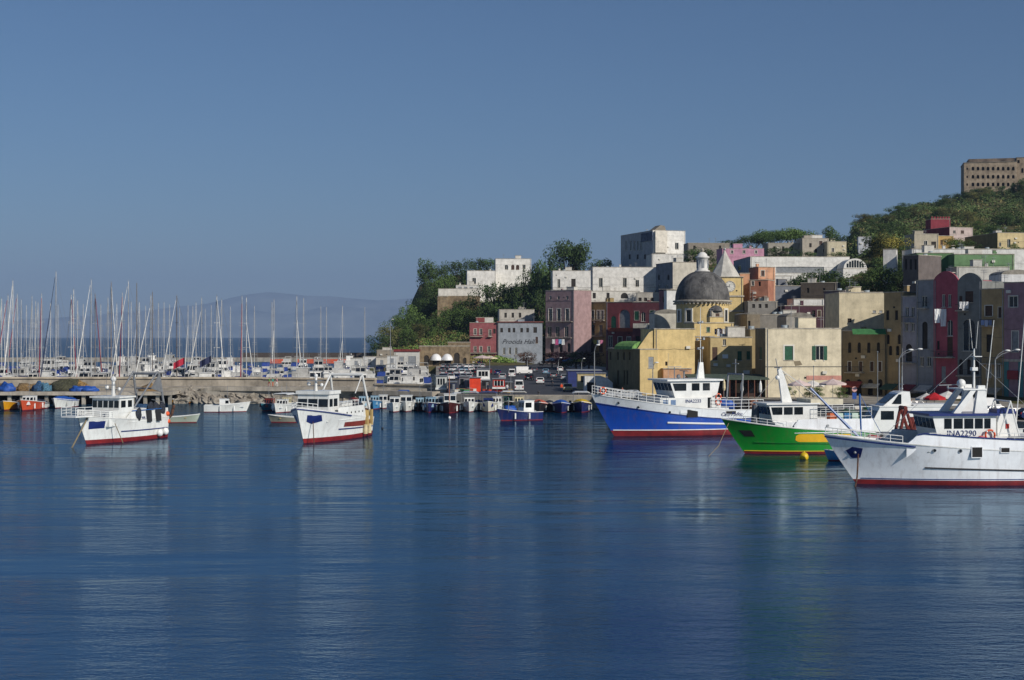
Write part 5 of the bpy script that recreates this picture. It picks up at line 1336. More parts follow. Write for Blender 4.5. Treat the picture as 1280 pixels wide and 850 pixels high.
building("stone_house", "pale stone farmhouse with a white door on the slope", "house", 1143, 1173, 292.5, 520, 5, 10, "b7ab90", win=[(1157, 301, 310, 4, 'w'), (1167, 302, 310, 6, 'o')], clutter=2)
building("yellow_house", "little bright ochre house between the stone farmhouse and green bushes", "house", 1172, 1192, 295, 522, 4, 8, "c49a3c", win=[(1177, 300, 306, 3, 'n')], clutter=0)
building("yellow_house", "olive yellow farmhouse on the slope at right with a shaded side", "house", 1247, 1284, 291, 500, 8, 10, "d0b878", lpx=1206, lc="8f7e46", win=[(1261, 299, 309, 4, 'w'), (1250, 303, 308, 3, 'w')], clutter=2)  # left face colour darkened to paint the shade on that side
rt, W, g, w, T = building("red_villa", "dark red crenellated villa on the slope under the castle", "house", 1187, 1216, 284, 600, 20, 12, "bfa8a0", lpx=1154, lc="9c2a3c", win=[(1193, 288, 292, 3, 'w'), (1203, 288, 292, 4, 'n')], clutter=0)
rt, W, g, w, T = building("red_villa", "small red battlemented tower on top of the dark red villa", "house", 1163.5, 1188, 274, 612, 0, 8, "9c2a3c", clutter=0)
for k in range(7):
    b = MB(); x = w * (k + .5) / 7; b.b2(x - .35, x + .35, 0, .4, T + .17, T + 1.1); b.build("merlon", wallmat("9c2a3c"), rt)
# castle
CST = mat("castle_stone", (0.36, 0.285, 0.205), rough=.95, var=.25, scale=.25, streak=.5, bump=.4, bscale=1, spec=.1)
wl = []
for y in (211, 221.2, 230.8):
    for k in range(9): wl.append((1216.2 + k * 6.3, y - 2.6, y + 2.0, 3.3, 'o', 1, 1.3))
    wl.append((1209.0, y - 1.5, y + 1.3, 2.0, 'o', 0, .8))
rt, W, g, w, T = building("castle", "massive brown stone castle prison with three rows of windows on the hilltop", "castle", 1205, 1271, 203.5, 960, -13, 26, wm=CST, win=wl, clutter=0, cornice=.4, parapet=1.5)
b = MB(); b.b2(3, w - 1, 2, 22, T + .17, T + 2.6); b.build("roof_storey", mat("castle_roof", (.2, .15, .11), rough=.95, var=.4, scale=.2), rt)
building("castle_wing", "plain stone wing of the castle at the right edge", "castle", 1270.8, 1330, 197, 954, -13, 30, wm=CST, win=[(1273, 200, 204, 3, 'o', 0, .8), (1278, 210, 216, 3, 'o', 1, .8), (1290, 210, 216, 3, 'o', 1, .8), (1302, 210, 216, 3, 'o', 1, .8)], clutter=0, cornice=.4)

for i, (px, tp, w, h_, nm) in enumerate(((1066, 477, 3.2, "8a3a30", "dark red shop awning under the olive house"), (1090, 478, 3.0, "c9c2b0", "cream shop awning under the olive house"), (1115, 480, 2.8, "3a5a4a", "green shop awning under the ochre house"), (1138, 481, 2.6, "7a2c3a", "wine red shop awning under the lilac house"),
    (1158, 482, 2.6, "c0bcb2", "pale shop awning under the grey house"), (1212, 484, 3.0, "2f4a7a", "blue shop awning under the dark house"), (1240, 485, 3.0, "b8a890", "sand coloured shop awning under the right ochre house"))):
    D = rowD(px) if px > 1105 else 260
    b = MB(); b.prism([(0, .1), (-1.8, -.75), (-1.8, -.95), (0, -.02)], 0, w, 'x')
    a = -52 if px > 1105 else -38
    tag(b.build("awning", mat("awning_" + h_, h_, rough=.85), None, False, (PX(px - 8, D) - .05, D - .05, PZ(tp, D)), R(a)), nm, "awning", "shop awnings along the shaded row")
for px, D, r_, c_, nm in ((700, 470, 2.6, "4a3a8a", "violet parasol in the shaded square"), (712, 462, 2.4, "3a6aa8", "blue parasol beside the violet one in the square"), (690, 468, 2.4, "d0d0d0", "white parasol left of the violet one in the square"), (725, 455, 2.4, "b8a83a", "yellow parasol in the shaded square")):
    parasol(px, D, r_, 3.4, mat("canvas_" + c_, c_, rough=.9), nm, group="parasols in the square")
ORD = ["first", "second", "third", "fourth", "fifth", "sixth", "seventh", "eighth", "ninth", "tenth", "eleventh", "twelfth", "thirteenth", "fourteenth", "fifteenth", "sixteenth", "seventeenth", "eighteenth", "nineteenth", "twentieth", "twenty first", "twenty second", "twenty third", "twenty fourth", "twenty fifth", "twenty sixth", "twenty seventh", "twenty eighth", "twenty ninth", "thirtieth"]
TENS = ["", "", "twenty", "thirty", "forty", "fifty", "sixty", "seventy"]
def ordn(i):
    n = i + 1
    if n <= 30: return ORD[i]
    if n % 10 == 0: return {40: "fortieth", 50: "fiftieth", 60: "sixtieth", 70: "seventieth"}[n]
    return TENS[n // 10] + " " + ORD[n % 10 - 1]
# ------------------------------------------------------------------ vegetation
def leafmat(key, c, c2, sc=.5):
    m = mat(key, c, rough=.75, c2=c2, scale=sc, spec=.15)
    n, l = m.node_tree.nodes, m.node_tree.links
    b = n["Principled BSDF"]; src = b.inputs["Base Color"].links[0].from_socket
    oi = n.new("ShaderNodeObjectInfo"); mr = n.new("ShaderNodeMapRange"); mr.inputs["To Min"].default_value = .65; mr.inputs["To Max"].default_value = 1.35
    l.new(oi.outputs["Random"], mr.inputs["Value"])
    hs = n.new("ShaderNodeHueSaturation"); l.new(src, hs.inputs["Color"]); l.new(mr.outputs[0], hs.inputs["Value"]); l.new(hs.outputs[0], b.inputs["Base Color"])
    return m
LEAFD = leafmat("leaf_dark", (.075, .12, .035), (.026, .05, .018))
LEAFM = leafmat("leaf_mid", (.12, .18, .045), (.05, .09, .025))
LEAFO = leafmat("leaf_olive", (.14, .135, .045), (.07, .08, .03))
LEAFY = leafmat("leaf_yellow", (.3, .24, .05), (.07, .1, .03), .8)
LEAFR = leafmat("leaf_reddish", (.16, .07, .045), (.06, .05, .025), .8)
BOUG = leafmat("bougainvillea", (.3, .02, .06), (.04, .06, .02), .9)
BARK = mat("bark", (.09, .065, .045), rough=.95, var=.3, scale=4, bump=.6)
def leaves(vs, fs, c, r, n, s, rn, sq=(1, 1, 1), shell=.55):
    for _ in range(n):
        d = Vector((rn.gauss(0, 1), rn.gauss(0, 1), rn.gauss(0, 1))).normalized()
        k = r * (shell + (1 - shell) * rn.random() ** .6)
        p = Vector((c[0] + d.x * k * sq[0], c[1] + d.y * k * sq[1], c[2] + d.z * k * sq[2]))
        nn = (d + Vector((rn.gauss(0, .6), rn.gauss(0, .6), rn.gauss(0, .6) + .4))).normalized()
        u = nn.orthogonal().normalized(); w = nn.cross(u); a = rn.random() * 6.28
        u, w = u * cos(a) + w * sin(a), w * cos(a) - u * sin(a)
        q = s * (.6 + .8 * rn.random()); b0 = len(vs)
        vs += [tuple(p - u * q), tuple(p + w * q * .6), tuple(p + u * q), tuple(p - w * q * .6)]
        fs.append((b0, b0 + 1, b0 + 2, b0 + 3))
def tree_proto(kind, seed):
    """unit tree about 1 high: returns crown mesh and trunk mesh"""
    rn = random.Random(seed); vs, fs = [], []; tb = MB()
    if kind == 'pine':          # umbrella
        blobs = [((rn.uniform(-.5, .5), rn.uniform(-.45, .45), .8 + rn.uniform(-.08, .06)), rn.uniform(.18, .28), (1, 1, .62)) for _ in range(24)]
    elif kind == 'tall':
        blobs = [((rn.gauss(0, .16), rn.gauss(0, .16), rn.uniform(.32, .88)), rn.uniform(.12, .22), (1, 1, .8)) for _ in range(20)]
    else:
        blobs = [((rn.gauss(0, .22), rn.gauss(0, .2), rn.uniform(.22, .8)), rn.uniform(.13, .24), (1, 1, .75)) for _ in range(17)]
    for c, r, sq in blobs:
        leaves(vs, fs, c, r, 130, .022, rn, sq)
    tb.cyl((0, 0, -.12), (rn.uniform(-.03, .03), 0, .5), .035, .022, 7)
    for c, r, sq in blobs[::2]:
        tb.cyl((0, 0, .25 + .2 * rn.random()), (c[0] * .9, c[1] * .9, c[2]), .014, .004, 5)
    me = bpy.data.meshes.new("crown"); me.from_pydata(vs, [], fs); me.update()
    tm = bpy.data.meshes.new("trunk"); tm.from_pydata(tb.v, [], tb.f); tm.materials.append(BARK); tm.update()
    return me, tm
PROT = {}
for kind, ms in (('round', 3), ('tall', 3), ('pine', 2)):
    for k in range(ms): PROT[(kind, k)] = tree_proto(kind, 11 * k + len(kind))
MCACHE = {}
def tree(px, D, top, kind, m, label, wid=1.0, group=None, h=None, cat="tree", name=None, z=None):
    x = PX(px, D); zb = ground(x, D) if z is None else z
    H_ = h or max(2.0, PZ(top, D) - zb)
    rt = empty(name or {'pine': "umbrella_pine", 'tall': "tall_tree", 'round': "broadleaf_tree"}[kind], (x, D, zb), rnd.random() * 6.28, label, cat, group)
    k = rnd.randrange(2 if kind == 'pine' else 3)
    me, tm = PROT[(kind, k)]
    key = (kind, k, m.name)
    if key not in MCACHE:
        c = me.copy(); c.materials.clear(); c.materials.append(m); MCACHE[key] = c
    sw = min(H_ * wid, 11.5 * (1.35 if kind == 'pine' else 1)); rt.scale = (sw, sw, H_)
    for nm, q in (("crown", MCACHE[key]), ("trunk", tm)):
        o = bpy.data.objects.new(nm, q); col.objects.link(o); o.parent = rt
    return rt
# trees on the cape (photo column, distance, top row, kind, leaf, width, words)
TL = [
 (531, 668, 321, 'tall', LEAFD, .8, "thin dark tree on the very edge of the cape"), (543, 672, 328, 'round', LEAFM, 1.5, "round tree just right of the cape edge"),
 (556, 676, 323, 'round', LEAFD, 1.6, "dark tree on the cape skyline left of centre"), (570, 680, 322, 'round', LEAFD, 1.6, "dark bushy tree in the middle of the cape skyline"),
 (584, 684, 320, 'round', LEAFD, 1.7, "dark tree on the cape skyline above the low white villa"), (598, 688, 319, 'round', LEAFD, 1.7, "broad dark tree left of the long flat villa roof"),
 (611, 690, 320, 'round', LEAFD, 1.6, "dark tree touching the left end of the long flat villa"), (549, 650, 340, 'round', LEAFM, 1.5, "light green tree on the cape below the skyline trees"),
 (563, 655, 338, 'round', LEAFM, 1.5, "green tree left of the blue door villa"), (534, 645, 352, 'round', LEAFD, 1.3, "dark tree on the steep cape edge halfway up"),
 (524, 635, 368, 'round', LEAFD, 1.3, "dark tree low on the steep cape edge"), (536, 630, 372, 'tall', LEAFD, 1.2, "dark upright tree left of the stone buttress"),
 (513, 620, 376, 'round', LEAFM, 1.3, "green tree on the lower cape edge"), (502, 612, 384, 'round', LEAFD, 1.3, "small dark tree on the lower cape slope"),
 (497, 606, 392, 'round', LEAFM, 1.4, "pale tree on the lower cape slope"), (486, 598, 404, 'round', LEAFO, 1.4, "olive coloured tree near the cape foot"),
 (476, 590, 412, 'round', LEAFD, 1.4, "dark tree at the cape foot nearest the sea"), (519, 618, 388, 'round', LEAFD, 1.4, "dark rounded tree on the mid cape slope"),
 (578, 618, 372, 'round', LEAFM, 1.3, "tree growing against the retaining wall"), (592, 616, 370, 'round', LEAFO, 1.3, "olive tree against the right part of the retaining wall"),
 (606, 612, 349, 'round', LEAFD, 1.3, "big dark tree right below the blue door villa"), (618, 606, 346, 'round', LEAFD, 1.2, "big dark tree below the long flat villa, left one"),
 (631, 602, 348, 'round', LEAFD, 1.2, "big dark tree below the long flat villa, middle one"), (644, 600, 350, 'round', LEAFD, 1.2, "big dark tree below the long flat villa, right one"),
 (655, 596, 346, 'round', LEAFD, .8, "tall dark tree at the right end of the long flat villa"), (668, 592, 326, 'tall', LEAFD, .7, "tall dark tree rising above the ruined upper house"),
 (678, 588, 322, 'tall', LEAFD, .7, "tall dark tree left of the tallest tree"), (692, 598, 314, 'tall', LEAFD, .8, "high dark tree on the roof terrace line"),
 (706, 600, 298, 'pine', LEAFD, .5, "tallest spreading tree above the white terrace house"), (720, 602, 306, 'tall', LEAFD, .6, "high spreading tree right of the tallest one"),
 (612, 596, 372, 'round', LEAFD, 1.3, "dark tree above the pale blue hall, left"), (630, 592, 374, 'round', LEAFD, 1.2, "dark tree above the pale blue hall, middle"), (650, 588, 372, 'round', LEAFD, 1.2, "dark tree above the pale blue hall, right"),
 (666, 584, 360, 'round', LEAFD, 1.2, "dark tree left of the dusty pink house"), (676, 570, 356, 'round', LEAFD, 1.2, "dark tree touching the corner of the white terrace house"),
 (757, 640, 319, 'round', LEAFM, .8, "tree behind the long white house"), (746, 645, 321, 'round', LEAFD, .7, "dark tree crown showing behind the white chimney"),
 (868, 545, 307, 'round', LEAFD, 1.8, "dark bush below the weathered long ridge house, left"), (884, 545, 308, 'round', LEAFM, 1.8, "green bush below the weathered long ridge house, right"),
 (908, 600, 298, 'round', LEAFD, 1.4, "dark tree right of the weathered long ridge house"), (920, 602, 297, 'round', LEAFD, 1.4, "small dark tree above the pink flat roof"),
 (944, 650, 292, 'pine', LEAFD, .9, "dark umbrella pine left of the big pale green one"), (958, 655, 289, 'pine', LEAFD, .9, "dark umbrella pine touching the big pale green one"),
 (972, 665, 286, 'pine', LEAFM, 1.1, "big flat umbrella pine, left half of the long green canopy on the ridge"), (992, 668, 285, 'pine', LEAFM, 1.2, "big flat umbrella pine, right half of the long green canopy on the ridge"),
 (1013, 640, 287, 'round', LEAFD, 1.2, "small dark tree behind the white box room"), (1036, 640, 281, 'tall', LEAFD, 1.3, "dark ragged cedar right of the white box room"), (1048, 645, 290, 'round', LEAFD, 1.4, "dark tree at the foot of the right hill"),
 (969, 560, 306, 'round', LEAFD, 1.4, "dark bush before the weathered ridge house, left"), (984, 558, 307, 'round', LEAFD, 1.4, "dark bush before the weathered ridge house, right"), (1012, 556, 313, 'round', LEAFD, 1.6, "low bush under the old cream ridge house"), (1048, 556, 313, 'round', LEAFM, 1.6, "low bush under the pale yellow ridge house"),
 (992, 414, 346, 'round', LEAFD, 1.3, "dark tree above the bluish wall, leftmost of the grove"), (1003, 412, 340, 'round', LEAFD, 1.2, "dark tree above the bluish wall, second of the grove"), (1016, 410, 336, 'round', LEAFD, 1.2, "dark tree in the grove under the school, third"),
 (1028, 408, 333, 'round', LEAFD, 1.2, "dark tree in the grove under the school, fourth"), (1040, 407, 334, 'round', LEAFD, 1.2, "dark tree in the grove under the school, fifth"), (1052, 406, 343, 'round', LEAFM, 1.2, "green tree in the grove under the fan arch, sixth"),
 (1064, 406, 346, 'round', LEAFD, 1.2, "dark tree in the grove under the fan arch, seventh"), (1077, 404, 345, 'round', LEAFD, 1.2, "dark tree in the grove, second from its right end"), (1090, 402, 333, 'round', LEAFM, 1.2, "dense tree at the right end of the grove"),
 (1096, 436, 318, 'round', LEAFD, 1.1, "dark tree left of the small white garden house"), (1104, 500, 286, 'round', LEAFY, 1.3, "yellow flowering tree on the slope"), (1116, 498, 290, 'round', LEAFY, 1.2, "smaller yellow green tree right of the flowering one"),
 (1093, 505, 290, 'round', LEAFD, 1.2, "dark tree between white cottage and flowering tree"), (1112, 420, 320, 'tall', LEAFM, 1.2, "green tree beside the grey brown house with tall windows"), (1122, 415, 322, 'round', LEAFD, 1.2, "dark tree right behind the small white garden house"), (1128, 470, 305, 'round', LEAFD, 1.4, "dark tree left of the stone farmhouse"),
 (1101, 362, 325, 'round', LEAFD, 1.0, "dark tree covering the foot of the small white garden house"), (1112, 358, 329, 'round', LEAFM, .9, "green tree below the small white garden house"), (1122, 352, 331, 'round', LEAFD, .9, "dark tree left of the grey brown house"),
 (560, 610, 381, 'round', LEAFM, 1.0, "light green tree below the stone retaining wall, leftmost"), (571, 608, 379, 'round', LEAFM, 1.0, "light green tree below the stone retaining wall, second"), (583, 606, 381, 'round', LEAFM, 1.0, "light green tree below the stone retaining wall, third"), (596, 604, 384, 'round', LEAFM, 1.0, "light green tree below the stone retaining wall, rightmost"),
 (548, 606, 392, 'round', LEAFM, 1.1, "light green tree under the stone buttress"), (536, 604, 396, 'round', LEAFM, 1.1, "light green tree left of the stone buttress foot"), (524, 600, 402, 'round', LEAFO, 1.1, "olive green tree on the lower middle of the cape slope"), (510, 596, 408, 'round', LEAFM, 1.1, "light green tree low on the cape slope"),
 (1198, 500, 296, 'round', LEAFM, 1.5, "bright green bush between the ochre and the olive farmhouse"), (1190, 505, 295, 'round', LEAFY, 1.2, "yellow bush right of the little ochre house"), (1214, 495, 300, 'round', LEAFM, 1.4, "green bush before the olive yellow farmhouse"), (1268, 485, 303, 'round', LEAFM, 1.4, "small garden bush in front of the lit farmhouse wall"),
 (1197, 925, 240, 'round', LEAFD, 1.4, "small dark tree left of the castle foot"), (1205, 920, 238, 'round', LEAFD, 1.3, "dark tree under the castle corner"), (1215, 918, 235, 'round', LEAFD, 1.3, "dark tree before the castle wall, left"), (1225, 916, 234, 'round', LEAFD, 1.3, "dark tree before the castle wall, middle"),
 (1240, 914, 242, 'round', LEAFM, 1.4, "low green tree before the castle wall, right of the middle"), (1252, 912, 242, 'round', LEAFM, 1.4, "low green tree before the right part of the castle wall"), (1268, 905, 228, 'tall', LEAFD, 1.3, "tall dark tree by the castle wing"), (1277, 900, 222, 'tall', LEAFD, 1.3, "dark tree at the picture edge under the castle wing"),
]
for px, D, top, kind, m, wd, lb in TL:
    if px < 550 and top > 350: wd *= .85
    tree(px, D, top, kind, m, lb, wd, group="trees on the hills")
tree(658, 500, 437, 'round', LEAFR, "small reddish brown tree in front of the pale blue hall", 1.4, z=QZ, group="trees on the harbour square")
tree(690, 480, 438, 'round', LEAFR, "reddish tree in the shade before the dusty pink house", 1.5, z=QZ, group="trees on the harbour square")
tree(704, 465, 436, 'round', BOUG, "red flowering tree in the shaded square corner", 1.5, z=QZ, group="trees on the harbour square")
tree(720, 455, 437, 'round', LEAFD, "dark green tree in the shaded square corner", 1.5, z=QZ, group="trees on the harbour square")
tree(736, 440, 436, 'round', LEAFR, "brownish tree before the ochre house", 1.4, z=QZ, group="trees on the harbour square")
for k, (px, D) in enumerate(((985, 243), (1012, 244), (1022, 243), (1050, 242))):
    tree(px, D, 482, 'round', LEAFM, ["leftmost", "second", "third", "rightmost"][k] + " potted green shrub under the pink white parasols", 1.1, z=QZ, group="potted shrubs at the cafe", cat="shrub", name="potted_shrub")
rh = random.Random(77); SL = []
for k in range(64):
    px = rh.uniform(1062, 1292); D = rh.uniform(650, 950) if px > 1150 else rh.uniform(640, 900)
    SL.append((px, D, rh.uniform(4, 7.5), rh.choice((LEAFD, LEAFD, LEAFM, LEAFO))))
SL.sort(key=lambda q: q[0])
for k, (px, D, h_, m_) in enumerate(SL):
    t_ = tree(px, D, 0, 'round', m_, "x", 1.5, group="shrubby trees on the slope under the castle", h=h_)
    t_['label'] = ("olive" if m_ is LEAFO else "dark green" if m_ is LEAFD else "bright green") + " shrubby tree on the slope below the castle, %s from the left" % ordn(k)
# scrub: a mass nobody could count
def scrub(name, label, region, n, m, seed, size=(1.2, 2.6), per=60, leaf=.34):
    rn = random.Random(seed); vs, fs = [], []
    k = 0
    while k < n:
        px, D = region(rn)
        x = PX(px, D); z = ground(x, D)
        if z < QZ + .6: continue
        r = rn.uniform(*size); k += 1
        leaves(vs, fs, (x, D, z + r * .25), r, per, leaf, rn, (1.2, 1.2, .75), .7)
    me = bpy.data.meshes.new(name); me.from_pydata(vs, [], fs); me.materials.append(m); me.update()
    o = bpy.data.objects.new(name, me); col.objects.link(o)
    return tag(o, label, "scrub", kind='stuff')
def rg(p0, p1, d0, d1): return lambda rn: (rn.uniform(p0, p1), rn.uniform(d0, d1))
scrub("hillside_scrub", "dense green scrub on the cape slope", rg(462, 690, 525, 690), 1000, leafmat("scrub_green", (.17, .26, .06), (.07, .12, .035), .06), 1)
scrub("dry_scrub", "dry brownish scrub on the cape slope", rg(462, 620, 520, 660), 520, leafmat("scrub_dry", (.34, .27, .11), (.14, .15, .05), .06), 2)
scrub("hillside_scrub", "green scrub over the right hill under the castle", rg(1040, 1620, 545, 960), 2900, leafmat("scrub_green2", (.10, .14, .045), (.035, .06, .022), .04), 3, (1.6, 3.4), 55, .5)
scrub("dry_scrub", "dry yellowish grass patches on the right hill", rg(1060, 1600, 560, 940), 800, leafmat("scrub_dry2", (.2, .17, .07), (.08, .09, .035), .05), 4, (1.2, 2.6), 50, .5)
scrub("garden_scrub", "low garden greenery between the upper houses", rg(690, 1500, 380, 560), 600, LEAFM, 6, (.9, 1.8), 50, .32)
# bare tan rock path on the cape foot
# ------------------------------------------------------------------ small boats
def boat_hull(root, L, B, hb, hm, cl, boot=None, inner=None, rail_m=None):
    H = Hull(L, B, hb, hm, rake=L * .09, full=.6, sag=1.5, trans=.75)
    H.band(lambda t: -.3, lambda t: .1, n=16, rows=1).build("antifouling", boot or RED_AF, root, True)
    H.band(lambda t: .1, H.sheer, n=16, rows=3).build("hull", cl, root, True)
    b = MB()
    for sd in (-1, 1): b.tube([tuple(H.P(i / 10, H.sheer(i / 10), sd, 0)) for i in range(11)], .05, 4)
    b.build("gunwale", rail_m or WHITE, root)
    H.deck(drop=.28).build("deck", inner or DECKM, root)
    return H
CLB = paint("9dbccd"); CREAM = paint("d8cda8"); DKRED = hullpaint("4a1c1e"); NAVYH = hullpaint("18285c"); WHH = hullpaint("dcdcd6"); ORH = hullpaint("c9502e"); YELH = hullpaint("d89a1c"); DKH = hullpaint("22242c"); LBH = hullpaint("3f86b8")
def fenders(root, H, m=None, us=(.35, .65)):
    for u in us:
        for sd in (-1, 1):
            q = H.at(H.L * u, H.hm * .6, sd, .12); b = MB(); b.cyl((q.x, q.y, .25), (q.x, q.y, H.hm * .9), .13, n=7); b.build("fender", m or WHITE, root)
def small_boat(px, wl, a, label, hull=WHH, L=6.5, B=2.5, kind='cabin', cm=None, canopy=None, mast=0, group="small boats along the quay", name="small_boat", cat="boat", D=None, hb=None):
    D = D or wlD(wl)
    rt = empty(name, (PX(px, D), D, 0), R(a), label, cat, group); L *= 1.16; B *= 1.16; rt.scale = (1, 1, 1.1)
    hb = hb or L * .2; H = boat_hull(rt, L, B, hb, hb * .68, hull)
    cm = cm or WHITE; z = H.hm - .3
    v_ = (px * 7.3) % 1.0; v2 = (px * 3.7) % 1.0
    if kind == 'cabin':
        house(rt, L * (.28 + .12 * v_), L * (.54 + .14 * v_), B * (.23 + .07 * v2), z, z + 1.15 + .45 * v2, slope=.2 + .5 * v_, m=cm, wz=(.48, .86), frontn=2 if v_ < .5 else 3, over=.06 + .1 * v2, sidew=[(L * (.36 + .12 * v_), L * (.43 + .12 * v_))], roof_t=.06)
        if v_ > .4:
            b = MB(); b.cyl((L * .5, 0, z + 1.4), (L * .5, 0, z + 3.2 + v2), .035, n=5); b.cyl((L * .5, -.4, z + 2.8), (L * .5, .4, z + 2.8), .025, n=4); b.build("mast", METAL, rt)
        b = MB(); b.b2(L * .14, L * .3, -B * .25, B * .25, z, z + .5); b.build("foredeck_box", cm, rt)
    elif kind == 'aft':
        house(rt, L * .55, L * .8, B * .3, z, z + 1.8, slope=.2, m=cm, wz=(.5, .88), frontn=2, over=.12, sidew=[(L * .6, L * .74)], roof_t=.07)
    elif kind == 'cover':
        b = MB(); rings = []
        for k in range(9):
            t = .06 + .88 * k / 8; hw = H.half(t, 1) * 1.02; zz = H.sheer(t) + .02; pk = .2 + .38 * sin(pi * k / 8) + .12 * sin(k * 2.3 + px)
            x = H.P(t, H.sheer(t)).x; rings.append([(x, -hw, zz - .12), (x, -hw, zz), (x, -hw * .45, zz + pk * .8), (x, 0, zz + pk), (x, hw * .45, zz + pk * .8), (x, hw, zz), (x, hw, zz - .12)])
        b.loft(rings, closed=False); b.build("boat_cover", cm, rt)
        fenders(rt, H)
    if kind == 'open':
        for u in (.35, .55, .75):
            b = MB(); b.b2(L * u - .12, L * u + .12, -B * .42, B * .42, z + .12, z + .2); b.build("thwart", mat("pale_wood", "b79b62", rough=.8), rt)
        b = MB(); b.b2(L * .96, L * 1.03, -.2, .2, .1, H.hm + .45); b.build("outboard_motor", RUBBER, rt)
    if canopy:
        b = MB()
        for u in (.42, .9):
            for sd in (-1, 1): b.cyl((L * u, sd * B * .4, z), (L * u, sd * B * .38, z + 2.0), .03, n=5)
        fr = b.build("canopy_frame", METAL, rt)
        b = MB(); b.prism([(-B * .44, z + 1.95), (-B * .3, z + 2.1), (B * .3, z + 2.1), (B * .44, z + 1.95), (B * .3, z + 2.16), (-B * .3, z + 2.16)], L * .38, L * .94, 'x'); b.build("canopy", canopy, rt)
    if mast:
        b = MB(); b.cyl((L * .22, 0, z), (L * .22, 0, z + mast), .07, .05); b.build("mast", mat("varnished_mast", "b06a48", rough=.5), rt)
    if kind != 'open': fenders(rt, H)
    return rt, H
